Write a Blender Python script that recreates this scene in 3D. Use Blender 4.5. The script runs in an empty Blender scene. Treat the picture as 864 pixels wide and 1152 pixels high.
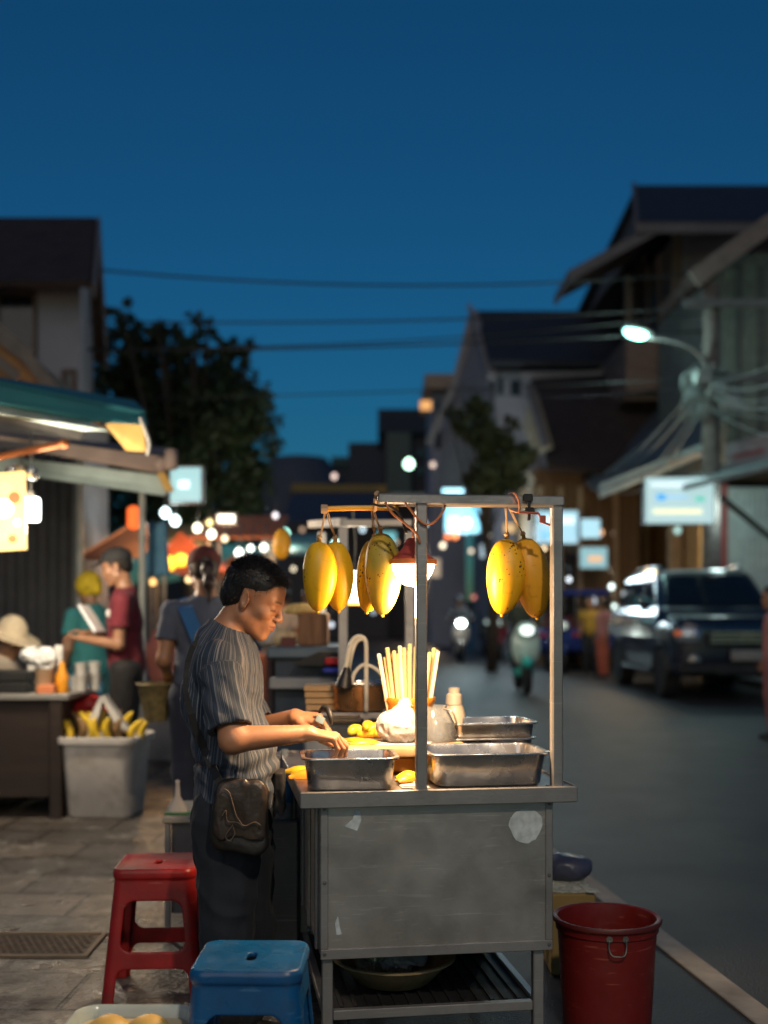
import bpy, math, random
import numpy as np
from mathutils import Vector, Matrix, Euler
R = math.radians
random.seed(7)
rng = np.random.default_rng(5)
scene = bpy.context.scene
COL = scene.collection

# ---------------------------------------------------------------- view mapping (1 unit = 1 m, camera looks along +Y)
F, CX, HY, HC = 1300.0, 432.0, 688.0, 1.35
def P(px, py, D):
    return Vector(((px - CX) / F * D, D, HC + (HY - py) / F * D))
def GD(py):
    return F * HC / (py - HY)

# ---------------------------------------------------------------- materials
MATS = {}
def mat(name, col, rough=0.6, metal=0.0, var=0.15, vscale=6.0, bump=0.0, bscale=60.0, rvar=0.1,
        emit=None, estr=0.0, trans=0.0, coat=0.0, sheen=0.0, sss=0.0, stretch=None, dirt=None, dscale=3.0, alpha=1.0, damt=0.5):
    if name in MATS:
        return MATS[name]
    m = bpy.data.materials.new(name); m.use_nodes = True
    nt = m.node_tree; N = nt.nodes; L = nt.links
    b = N['Principled BSDF']
    tc = N.new('ShaderNodeTexCoord'); mp = N.new('ShaderNodeMapping')
    L.new(tc.outputs['Object'], mp.inputs['Vector'])
    if stretch: mp.inputs['Scale'].default_value = stretch
    nz = N.new('ShaderNodeTexNoise'); nz.inputs['Scale'].default_value = vscale; nz.inputs['Detail'].default_value = 6
    L.new(mp.outputs[0], nz.inputs['Vector'])
    c = Vector(col)
    mx = N.new('ShaderNodeMix'); mx.data_type = 'RGBA'
    mx.inputs[6].default_value = (*(c * (1 - var)), 1); mx.inputs[7].default_value = (*[min(1, v * (1 + var)) for v in c], 1)
    rp = N.new('ShaderNodeMapRange'); rp.inputs[1].default_value = 0.3; rp.inputs[2].default_value = 0.7
    L.new(nz.outputs['Fac'], rp.inputs[0]); L.new(rp.outputs[0], mx.inputs[0])
    out = mx.outputs[2]
    if dirt:
        n2 = N.new('ShaderNodeTexNoise'); n2.inputs['Scale'].default_value = dscale; n2.inputs['Detail'].default_value = 8; n2.inputs['Roughness'].default_value = 0.65
        L.new(mp.outputs[0], n2.inputs['Vector'])
        r2 = N.new('ShaderNodeMapRange'); r2.inputs[1].default_value = 0.5; r2.inputs[2].default_value = 0.7; r2.inputs[4].default_value = damt
        L.new(n2.outputs['Fac'], r2.inputs[0])
        m2 = N.new('ShaderNodeMix'); m2.data_type = 'RGBA'
        L.new(r2.outputs[0], m2.inputs[0]); L.new(out, m2.inputs[6]); m2.inputs[7].default_value = (*dirt, 1)
        out = m2.outputs[2]
    L.new(out, b.inputs['Base Color'])
    rr = N.new('ShaderNodeMapRange'); rr.inputs[1].default_value = 0.3; rr.inputs[2].default_value = 0.7
    rr.inputs[3].default_value = max(0.02, rough - rvar); rr.inputs[4].default_value = min(1, rough + rvar)
    n3 = N.new('ShaderNodeTexNoise'); n3.inputs['Scale'].default_value = vscale * 2.3; n3.inputs['Detail'].default_value = 5
    L.new(mp.outputs[0], n3.inputs['Vector']); L.new(n3.outputs['Fac'], rr.inputs[0]); L.new(rr.outputs[0], b.inputs['Roughness'])
    b.inputs['Metallic'].default_value = metal
    if trans: b.inputs['Transmission Weight'].default_value = trans
    if coat: b.inputs['Coat Weight'].default_value = coat; b.inputs['Coat Roughness'].default_value = 0.08
    if sheen: b.inputs['Sheen Weight'].default_value = sheen
    if sss:
        b.inputs['Subsurface Weight'].default_value = sss; b.inputs['Subsurface Scale'].default_value = 0.006
        b.inputs['Subsurface Radius'].default_value = (1.0, 0.45, 0.2)
    if alpha < 1: b.inputs['Alpha'].default_value = alpha
    if emit is not None:
        b.inputs['Emission Color'].default_value = (*emit, 1); b.inputs['Emission Strength'].default_value = estr
    if bump:
        bn = N.new('ShaderNodeTexNoise'); bn.inputs['Scale'].default_value = bscale; bn.inputs['Detail'].default_value = 4
        L.new(mp.outputs[0], bn.inputs['Vector'])
        bp = N.new('ShaderNodeBump'); bp.inputs['Strength'].default_value = bump; bp.inputs['Distance'].default_value = 0.9/bscale
        L.new(bn.outputs['Fac'], bp.inputs['Height']); L.new(bp.outputs[0], b.inputs['Normal'])
    MATS[name] = m
    return m
def attrmat(name, rough=0.5, attr='Col', bump=0.0, bscale=200, sss=0.0, var=0.12, vscale=30, coat=0.0, sheen=0.0):
    """principled whose base colour is the vertex colour times fine procedural variation"""
    if name in MATS: return MATS[name]
    m = mat(name, (1, 1, 1), rough, var=var, vscale=vscale, bump=bump, bscale=bscale, sss=sss, coat=coat, sheen=sheen)
    nt = m.node_tree; b = nt.nodes['Principled BSDF']
    src = b.inputs['Base Color'].links[0].from_socket
    a = nt.nodes.new('ShaderNodeVertexColor'); a.layer_name = attr
    mx = nt.nodes.new('ShaderNodeMix'); mx.data_type = 'RGBA'; mx.blend_type = 'MULTIPLY'; mx.inputs[0].default_value = 1
    nt.links.new(a.outputs[0], mx.inputs[6]); nt.links.new(src, mx.inputs[7]); nt.links.new(mx.outputs[2], b.inputs['Base Color'])
    return m
def emat(name, col, strength):
    return mat(name, tuple(min(1, c) for c in col), 0.5, var=0.02, emit=col, estr=strength)

# ---------------------------------------------------------------- object bookkeeping
def tag(o, label=None, cat=None, group=None, kind=None):
    if label: o['label'] = label
    if cat: o['category'] = cat
    if group: o['group'] = group
    if kind: o['kind'] = kind
    return o
def thing(name, loc, label, cat, group=None, kind=None):
    o = bpy.data.objects.new(name, None); COL.objects.link(o); o.location = loc
    o.empty_display_size = 0.1
    return tag(o, label, cat, group, kind)
def world_loc(o):
    v = Vector((0, 0, 0))
    while o is not None:
        v += o.location; o = o.parent
    return v
def mesh_obj(name, V, Fc, m, parent=None, smooth=False, col=None, attrs=None, angle=None):
    V = np.asarray(V, dtype=np.float64).reshape(-1, 3)
    if parent is not None: org = np.array(world_loc(parent))
    else:
        lo, hi = V.min(0), V.max(0); org = np.array([(lo[0] + hi[0]) / 2, (lo[1] + hi[1]) / 2, lo[2]])
    me = bpy.data.meshes.new(name)
    if isinstance(Fc, np.ndarray):
        n = len(Fc); k = Fc.shape[1]
        me.vertices.add(len(V)); me.vertices.foreach_set('co', (V - org).ravel().astype(np.float32))
        me.loops.add(n * k); me.loops.foreach_set('vertex_index', Fc.ravel().astype(np.int32))
        me.polygons.add(n); me.polygons.foreach_set('loop_start', np.arange(0, n * k, k, dtype=np.int32))
        me.update(calc_edges=True)
    else:
        me.from_pydata([tuple(v) for v in (V - org)], [], Fc); me.update()
    if col is not None:
        ca = me.color_attributes.new('Col', 'FLOAT_COLOR', 'POINT')
        c4 = np.ones((len(V), 4), dtype=np.float32); c4[:, :3] = col
        ca.data.foreach_set('color', c4.ravel())
    for k, v in (attrs or {}).items():
        a = me.attributes.new(k, 'FLOAT', 'POINT'); a.data.foreach_set('value', np.asarray(v, dtype=np.float32))
    if smooth:
        me.polygons.foreach_set('use_smooth', np.ones(len(me.polygons), dtype=bool))
        if angle is not None:
            try: me.set_sharp_from_angle(angle=R(angle))
            except Exception: pass
    me.materials.append(m)
    o = bpy.data.objects.new(name, me); COL.objects.link(o)
    if parent is not None: o.parent = parent
    else: o.location = org
    return o
def dup(root, delta, label=None, group=None, rz=None):
    def cp(o, par):
        c = o.copy(); COL.objects.link(c)
        if par is not None: c.parent = par
        for ch in list(o.children): cp(ch, c)
        return c
    kids = list(root.children)
    c = root.copy(); COL.objects.link(c)
    for ch in kids: cp(ch, c)
    c.location = root.location + Vector(delta)
    if rz is not None: c.rotation_euler = (0, 0, rz)
    if label: c['label'] = label
    if group: c['group'] = group
    return c

class MB:
    """collects shapes into one mesh; M transforms everything added"""
    def __init__(s, M=None): s.v = []; s.f = []; s.M = M
    def add(s, vs, fs):
        n = len(s.v)
        for v in vs:
            v = Vector(v)
            s.v.append(s.M @ v if s.M else v)
        s.f += [tuple(i + n for i in f) for f in fs]
        return s
    def box(s, a, b, rz=0, piv=None, bev=0.0):
        x0, y0, z0 = [min(a[i], b[i]) for i in range(3)]; x1, y1, z1 = [max(a[i], b[i]) for i in range(3)]
        if bev > 0:
            e = min(bev, (x1-x0)*.45, (y1-y0)*.45, (z1-z0)*.45)
            loops = [(x0+e,y0+e,x1-e,y1-e,z0),(x0,y0,x1,y1,z0+e),(x0,y0,x1,y1,z1-e),(x0+e,y0+e,x1-e,y1-e,z1)]
            vs = []; fs = []
            for k,(a0,b0,a1,b1,z) in enumerate(loops):
                if k in (0,3): ring = [(a0,b0,z),(a1,b0,z),(a1,b1,z),(a0,b1,z)]; ring=[ring[0],ring[0],ring[1],ring[1],ring[2],ring[2],ring[3],ring[3]]
                else: ring = [(a0,b0+e,z),(a0+e,b0,z),(a1-e,b0,z),(a1,b0+e,z),(a1,b1-e,z),(a1-e,b1,z),(a0+e,b1,z),(a0,b1-e,z)]
                if k in (0,3):
                    ring = [(a0,b0+e*.5,z),(a0+e*.5,b0,z),(a1-e*.5,b0,z),(a1,b0+e*.5,z),(a1,b1-e*.5,z),(a1-e*.5,b1,z),(a0+e*.5,b1,z),(a0,b1-e*.5,z)]
                vs += ring
            for k in range(3):
                for i in range(8):
                    j = (i+1)%8; fs.append((k*8+i,k*8+j,(k+1)*8+j,(k+1)*8+i))
            fs.append(tuple(range(7,-1,-1))); fs.append(tuple(range(24,32)))
        else:
            vs = [(x0,y0,z0),(x1,y0,z0),(x1,y1,z0),(x0,y1,z0),(x0,y0,z1),(x1,y0,z1),(x1,y1,z1),(x0,y1,z1)]
            fs = [(3,2,1,0),(4,5,6,7),(0,1,5,4),(1,2,6,5),(2,3,7,6),(3,0,4,7)]
        if rz:
            pv = Vector(piv) if piv else Vector(((x0+x1)/2,(y0+y1)/2,0)); c, sn = math.cos(rz), math.sin(rz)
            vs = [(pv.x+(v[0]-pv.x)*c-(v[1]-pv.y)*sn, pv.y+(v[0]-pv.x)*sn+(v[1]-pv.y)*c, v[2]) for v in vs]
        return s.add(vs, fs)
    def beam(s, p0, p1, w, h=None, up=(0,0,1)):
        """square bar between two points"""
        h = h or w; p0, p1 = Vector(p0), Vector(p1); d = (p1-p0).normalized(); u = Vector(up)
        if abs(d.dot(u)) > .95: u = Vector((0,1,0))
        a = d.cross(u).normalized(); b = a.cross(d).normalized(); vs = []
        for p in (p0, p1):
            for (i,j) in ((-1,-1),(1,-1),(1,1),(-1,1)): vs.append(p + a*i*w/2 + b*j*h/2)
        return s.add(vs, [(3,2,1,0),(4,5,6,7),(0,1,5,4),(1,2,6,5),(2,3,7,6),(3,0,4,7)])
    def tube(s, pts, r, n=10, cap=True, flat=1.0, up=None):
        pts = [Vector(p) for p in pts]; rs = r if hasattr(r, '__len__') else [r]*len(pts); vs = []; fs = []; pa = None
        for i, p in enumerate(pts):
            d = (pts[min(i+1,len(pts)-1)] - pts[max(i-1,0)]).normalized()
            if pa is None:
                u = Vector(up) if up else (Vector((0,0,1)) if abs(d.z) < .9 else Vector((1,0,0))); a = d.cross(u).normalized()
            else: a = (pa - d*pa.dot(d)).normalized()
            pa = a; b = d.cross(a)
            for k in range(n):
                t = 2*math.pi*k/n; vs.append(p + a*math.cos(t)*rs[i] + b*math.sin(t)*rs[i]*flat)
        for i in range(len(pts)-1):
            for k in range(n):
                j = (k+1)%n; fs.append((i*n+k, i*n+j, (i+1)*n+j, (i+1)*n+k))
        if cap: fs.append(tuple(range(n-1,-1,-1))); fs.append(tuple((len(pts)-1)*n+k for k in range(n)))
        return s.add(vs, fs)
    def lathe(s, prof, c=(0,0,0), n=32, axis=None, sx=1.0, sy=1.0):
        """prof = [(r,z)...] round c"""
        c = Vector(c); vs = []; fs = []; Q = Matrix.Identity(3)
        if axis is not None: Q = Vector((0,0,1)).rotation_difference(Vector(axis).normalized()).to_matrix()
        for (r, z) in prof:
            for k in range(n):
                t = 2*math.pi*k/n; vs.append(c + Q @ Vector((r*math.cos(t)*sx, r*math.sin(t)*sy, z)))
        for i in range(len(prof)-1):
            for k in range(n):
                j = (k+1)%n; fs.append((i*n+k, i*n+j, (i+1)*n+j, (i+1)*n+k))
        ring = len(prof) > 3 and math.hypot(prof[0][0]-prof[-1][0], prof[0][1]-prof[-1][1]) < .03 and min(prof[0][0], prof[-1][0]) > 1e-6
        if ring:
            l_ = (len(prof)-1)*n
            for k in range(n): j = (k+1)%n; fs.append((l_+k, l_+j, j, k))
        if prof[0][0] > 1e-6 and not ring: fs.append(tuple(range(n-1,-1,-1)))
        if prof[-1][0] > 1e-6 and not ring: fs.append(tuple((len(prof)-1)*n+k for k in range(n)))
        return s.add(vs, fs)
    def ball(s, c, r, n=16, m=10, R3=None):
        r = r if hasattr(r,'__len__') else (r,r,r); c = Vector(c); vs = []; fs = []
        for i in range(m+1):
            ph = math.pi*i/m
            for k in range(n):
                t = 2*math.pi*k/n; q = Vector((r[0]*math.sin(ph)*math.cos(t), r[1]*math.sin(ph)*math.sin(t), r[2]*math.cos(ph)))
                vs.append(c + (R3 @ q if R3 else q))
        for i in range(m):
            for k in range(n):
                j = (k+1)%n; fs.append((i*n+k,(i+1)*n+k,(i+1)*n+j,i*n+j))
        return s.add(vs, fs)
    def rloft(s, secs, c=(0,0), nc=6, capb=True, capt=True, rz=0):
        """rounded-rectangle sections (w, d, z, r[, ox, oy]) lofted in order"""
        vs = []; fs = []; n = 4*nc; cs, sn = math.cos(rz), math.sin(rz)
        for sec in secs:
            w, d, z, r = sec[:4]; ox, oy = (sec[4], sec[5]) if len(sec) > 4 else (0,0); r = min(r, w/2-.0005, d/2-.0005)
            for q, (sxx, syy) in enumerate(((1,1),(-1,1),(-1,-1),(1,-1))):
                for k in range(nc):
                    t = math.pi/2*(q + k/(nc-1)); x = sxx*(w/2-r)+r*math.cos(t)+ox; y = syy*(d/2-r)+r*math.sin(t)+oy
                    vs.append((c[0]+x*cs-y*sn, c[1]+x*sn+y*cs, z))
        for i in range(len(secs)-1):
            for k in range(n):
                j = (k+1)%n; fs.append((i*n+k,i*n+j,(i+1)*n+j,(i+1)*n+k))
        if capb: fs.append(tuple(range(n-1,-1,-1)))
        if capt: fs.append(tuple((len(secs)-1)*n+k for k in range(n)))
        return s.add(vs, fs)
    def slab(s, pts, t):
        """planar polygon given thickness along t (vector) """
        pts = [Vector(p) for p in pts]; t = Vector(t); n = len(pts)
        fs = [tuple(range(n)), tuple(range(2*n-1, n-1, -1))]
        for i in range(n):
            j = (i+1)%n; fs.append((j, i, n+i, n+j))
        return s.add(pts + [p+t for p in pts], fs)
    def build(s, name, m, parent=None, smooth=False, angle=None):
        o = mesh_obj(name, [tuple(v) for v in s.v], s.f, m, parent, smooth, angle=angle)
        import bmesh
        bm = bmesh.new(); bm.from_mesh(o.data); bmesh.ops.remove_doubles(bm, verts=bm.verts, dist=1e-6)
        bmesh.ops.recalc_face_normals(bm, faces=bm.faces); bm.to_mesh(o.data); bm.free()
        if smooth and angle is not None:
            o.data.set_sharp_from_angle(angle=R(angle))
        return o

# ---------------------------------------------------------------- signed-distance modelling (surface nets)
def A3(v): return np.array([v[0], v[1], v[2]], dtype=np.float64)
def sd_cap(p, a, b, ra, rb=None):
    rb = ra if rb is None else rb; a = A3(a); b = A3(b); ba = b-a; pa = p-a
    t = np.clip(pa@ba/max(ba@ba,1e-12), 0, 1)
    return np.linalg.norm(pa-t[:,None]*ba, axis=1)-(ra+(rb-ra)*t)
def sd_ell(p, c, r, Rm=None):
    q = p-A3(c)
    if Rm is not None: q = q@Rm
    r = np.array(r); k0 = np.linalg.norm(q/r, axis=1); k1 = np.linalg.norm(q/(r*r), axis=1)
    return k0*(k0-1)/np.maximum(k1,1e-9)
def sd_rbox(p, c, hsz, r, Rm=None):
    q = p-A3(c)
    if Rm is not None: q = q@Rm
    q = np.abs(q)-(np.array(hsz)-r)
    return np.linalg.norm(np.maximum(q,0),axis=1)+np.minimum(q.max(1),0)-r
def smin(a, b, k):
    h = np.clip(.5+.5*(b-a)/k, 0, 1); return b+(a-b)*h-k*h*(1-h)
def smax(a, b, k): return -smin(-a, -b, k)
def hsh(i, j, k):
    n = (i*73856093) ^ (j*19349663) ^ (k*83492791); n = (n ^ (n >> 13))*1274126177 & 0x7fffffff
    return ((n ^ (n >> 16)) & 0xffff)/65535.0
def vnoise(p):
    p = p+1000.0; i = np.floor(p).astype(np.int64); f = p-i; f = f*f*(3-2*f); r = 0
    for dx in (0,1):
        for dy in (0,1):
            for dz in (0,1):
                w = (f[:,0] if dx else 1-f[:,0])*(f[:,1] if dy else 1-f[:,1])*(f[:,2] if dz else 1-f[:,2])
                r = r+w*hsh(i[:,0]+dx, i[:,1]+dy, i[:,2]+dz)
    return r*2-1
def fbm(p, o=3):
    r = 0; a = 1
    for k in range(o): r = r+a*vnoise(p*(2**k)+k*17.3); a *= .5
    return r
def sdf_mesh(f, lo, hi, h, skip=None):
    lo = A3(lo); hi = A3(hi); B = 6
    nb = np.maximum(np.ceil((hi-lo)/(h*B)).astype(int), 1); n = nb*B+1
    cc = np.stack(np.meshgrid(*[np.arange(k) for k in nb], indexing='ij'), -1).reshape(-1,3)
    fc = f(lo+(cc+.5)*B*h); act = np.abs(fc) < B*h*1.35
    val = np.repeat(np.repeat(np.repeat(fc.reshape(nb),B,0),B,1),B,2)
    val = np.pad(val, ((0,1),)*3, mode='edge').astype(np.float64)
    need = np.zeros(n, bool)
    for b in cc[act]:
        s = b*B; need[s[0]:s[0]+B+1, s[1]:s[1]+B+1, s[2]:s[2]+B+1] = True
    idx = np.argwhere(need)
    for s in range(0, len(idx), 400000):
        ch = idx[s:s+400000]; val[ch[:,0],ch[:,1],ch[:,2]] = f(lo+ch*h)
    sg = val < 0
    cs = np.zeros(n-1, int)
    offs = [(a,b,c) for a in (0,1) for b in (0,1) for c in (0,1)]
    for (a,b,c) in offs: cs += sg[a:n[0]-1+a, b:n[1]-1+b, c:n[2]-1+c]
    cells = np.argwhere((cs > 0) & (cs < 8))
    if skip is not None: cells = cells[~skip(lo+(cells+.5)*h)]
    vid = -np.ones(n-1, int); vid[cells[:,0],cells[:,1],cells[:,2]] = np.arange(len(cells))
    acc = np.zeros((len(cells),3)); cnt = np.zeros(len(cells))
    for i in range(8):
        for j in range(i+1,8):
            d = np.array(offs[j])-np.array(offs[i])
            if np.abs(d).sum() != 1: continue
            a = cells+offs[i]; b = cells+offs[j]
            va = val[a[:,0],a[:,1],a[:,2]]; vb = val[b[:,0],b[:,1],b[:,2]]
            cr = (va < 0) != (vb < 0); den = np.where(cr, va-vb, 1); t = np.where(cr, va/den, 0)
            acc[cr] += (np.array(offs[i])+t[:,None]*d)[cr]; cnt[cr] += 1
    V = lo+(cells+acc/np.maximum(cnt,1)[:,None])*h
    Q = []
    for ax in range(3):
        o1, o2 = [(1,2),(2,0),(0,1)][ax]
        e = np.zeros(3,int); e[ax] = 1; u = np.zeros(3,int); u[o1] = 1; w = np.zeros(3,int); w[o2] = 1
        sl = [slice(1,n[k]-1) for k in range(3)]; sl[ax] = slice(0,n[ax]-1)
        sl2 = list(sl); sl2[ax] = slice(1,n[ax])
        A = sg[tuple(sl)]; Bm = sg[tuple(sl2)]
        ed = np.argwhere(A != Bm); base = np.array([s.start for s in sl]); ed = ed+base
        ins = sg[ed[:,0],ed[:,1],ed[:,2]]
        q = [ed-u-w, ed-w, ed, ed-u]
        ids = np.stack([vid[k[:,0],k[:,1],k[:,2]] for k in q], 1)
        ok = (ids >= 0).all(1); ids = ids[ok]; ins = ins[ok]
        ids[~ins] = ids[~ins][:,::-1]; Q.append(ids)
    return V, np.concatenate(Q)
def join_meshes(parts):
    Vs = []; Fs = []; n = 0
    for V, Fc in parts: Vs.append(V); Fs.append(Fc+n); n += len(V)
    return np.concatenate(Vs), np.concatenate(Fs)
def rotm(yaw, pitch=0, roll=0):
    """columns = local x (forward), y (left), z (up); positive pitch looks down"""
    return np.array((Matrix.Rotation(yaw,3,'Z') @ Matrix.Rotation(pitch,3,'Y') @ Matrix.Rotation(roll,3,'X')))
# ---------------------------------------------------------------- people
def head_sdf(q):
    """q in head frame: x forward, y left, z up, origin between the ears"""
    a = q.copy(); a[:,1] = np.abs(a[:,1])
    d = sd_ell(q, (-.014,0,.045), (.098,.076,.086))
    d = smin(d, sd_ell(q, (.038,0,.035), (.052,.060,.058)), .03)
    d = smin(d, sd_ell(q, (.034,0,-.028), (.055,.060,.074)), .03)
    d = smin(d, sd_cap(a, (.0,.050,-.058), (.066,.010,-.098), .019, .015), .030)
    d = smin(d, sd_ell(q, (.074,0,-.097), (.019,.022,.017)), .018)
    d = smin(d, sd_cap(a, (.086,.008,.024), (.070,.045,.022), .010, .008), .014)
    d = smin(d, sd_ell(a, (.060,.043,-.022), (.024,.021,.020)), .018)
    d = smin(d, sd_ell(q, (.076,0,-.058), (.024,.030,.028)), .018)
    d = smax(d, -sd_ell(a, (.100,.033,.003), (.014,.017,.013)), .014)
    d = smin(d, sd_ell(a, (.0775,.032,.002), (.0135,.0165,.012)), .004)
    d = smin(d, sd_cap(q, (.090,0,.014), (.110,0,-.026), .0065, .0095), .010)
    d = smin(d, sd_ell(a, (.100,.0135,-.031), (.011,.0075,.0075)), .007)
    d = smax(d, -sd_ell(a, (.107,.0065,-.040), (.005,.0035,.004)), .003)
    d = smin(d, sd_cap(a, (.1005,.000,-.0535), (.086,.0225,-.058), .0062, .0035), .005)
    d = smin(d, sd_cap(a, (.0985,.000,-.0655), (.086,.020,-.062), .0075, .004), .005)
    d = smax(d, -sd_cap(a, (.108,0,-.0595), (.088,.024,-.0600), .0022, .0015), .003)
    # ears
    er = np.array(Euler((0, R(-12), R(28))).to_matrix()); 
    e = sd_ell(a, (-.006,.080,-.006), (.018,.0075,.032), er)
    e = smax(e, -sd_ell(a, (-.001,.0875,-.002), (.010,.0065,.021), er), .004)
    e = smin(e, sd_ell(a, (.006,.078,-.004), (.005,.005,.009)), .004)
    d = smin(d, e, .006)
    return d
def hairline(x, y):
    return np.interp(x, [-.13,-.055,-.035,-.024,-.018,.012,.016,.030,.040,.062,.085,.11],
                        [-.055,-.060,-.045,-.01,.028,.030,.0,.0,.034,.066,.086,.100])
def hair_sdf(q, thick=.010, line=None, long=False):
    a = q.copy(); a[:,1] = np.abs(a[:,1])
    d = sd_ell(q, (-.016,0,.048), (.098+thick,.076+thick*.8,.086+thick))
    d = smin(d, sd_ell(q, (.034,0,.050), (.052+thick*.8,.058+thick*.6,.056+thick*.9)), .03)
    d = smin(d, sd_ell(q, (-.058,0,-.012), (.050+thick*.3,.060,.050)), .03)
    if long: hl = np.interp(q[:,0], [-.2,-.0,.03,.06,.1], [-.09,-.05,.02,.065,.09])
    else: hl = hairline(q[:,0], q[:,1])
    w = 0.0010*vnoise(q*120)
    return smax(d+w*.6, (hl-q[:,2])*.8+w, .006)
def hand_caps(W, f, n, t, curl, spread=.0, s=1.0, thumb=(.55,.75,-.25), tcurl=.3):
    """W wrist, f along the hand, n out of its back, t toward the thumb. curl = 4 x (c1,c2,c3) degrees"""
    W = Vector(W); f = Vector(f).normalized(); n = Vector(n); n = (n-f*n.dot(f)).normalized(); tt = f.cross(n).normalized()
    t = tt if tt.dot(Vector(t)) > 0 else -tt
    palm = []; fingers = []
    Ls = [(.042,.026,.020),(.046,.029,.021),(.042,.027,.020),(.033,.020,.018)]
    for i, (off, ln) in enumerate(((.028,.086),(.0095,.089),(-.0095,.084),(-.0265,.076))):
        K = W + f*ln*s + t*off*s + n*(.004-abs(off)*.15)*s
        palm.append((W+t*off*.55*s, K, .0145*s, .0108*s))
        cur = K; ang = 0; r = .0092 if i < 3 else .0080
        for j in range(3):
            ang += R(curl[i][j]); d = (f*math.cos(ang)-n*math.sin(ang)+t*spread*(1.2-i*.8)*(1 if j == 0 else .6)).normalized()
            nx = cur + d*Ls[i][j]*s; fingers.append((i, cur, nx, (r-.0010*j)*s, (r-.0010*(j+1))*s)); cur = nx
    b = W+f*.018*s+t*.022*s-n*.004*s; d1 = (f*thumb[0]+t*thumb[1]+n*thumb[2]).normalized(); m1 = b+d1*.042*s
    d2 = (d1*(1-tcurl)+f*tcurl*1.2).normalized(); m2 = m1+d2*.030*s; d3 = (d2*.8+f*.4-n*.1).normalized(); m3 = m2+d3*.026*s
    palm.append((W+t*.01*s, b, .014*s, .015*s))
    th = [(b, m1, .0150*s, .0110*s), (m1, m2, .0108*s, .0094*s), (m2, m3, .0094*s, .0076*s)]
    return palm, fingers, th
def hand_sdf(p, H):
    palm, fingers, th = H; d = None
    for (a,b,ra,rb) in palm:
        e = sd_cap(p,a,b,ra,rb); d = e if d is None else smin(d,e,.010)
    for i in range(4):
        e = None
        for (k,a,b,ra,rb) in fingers:
            if k != i: continue
            g = sd_cap(p,a,b,ra,rb); e = g if e is None else smin(e,g,.0035)
        d = smin(d, e, .005)
    e = None
    for (a,b,ra,rb) in th:
        g = sd_cap(p,a,b,ra,rb); e = g if e is None else smin(e,g,.004)
    return smin(d, e, .010)

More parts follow.
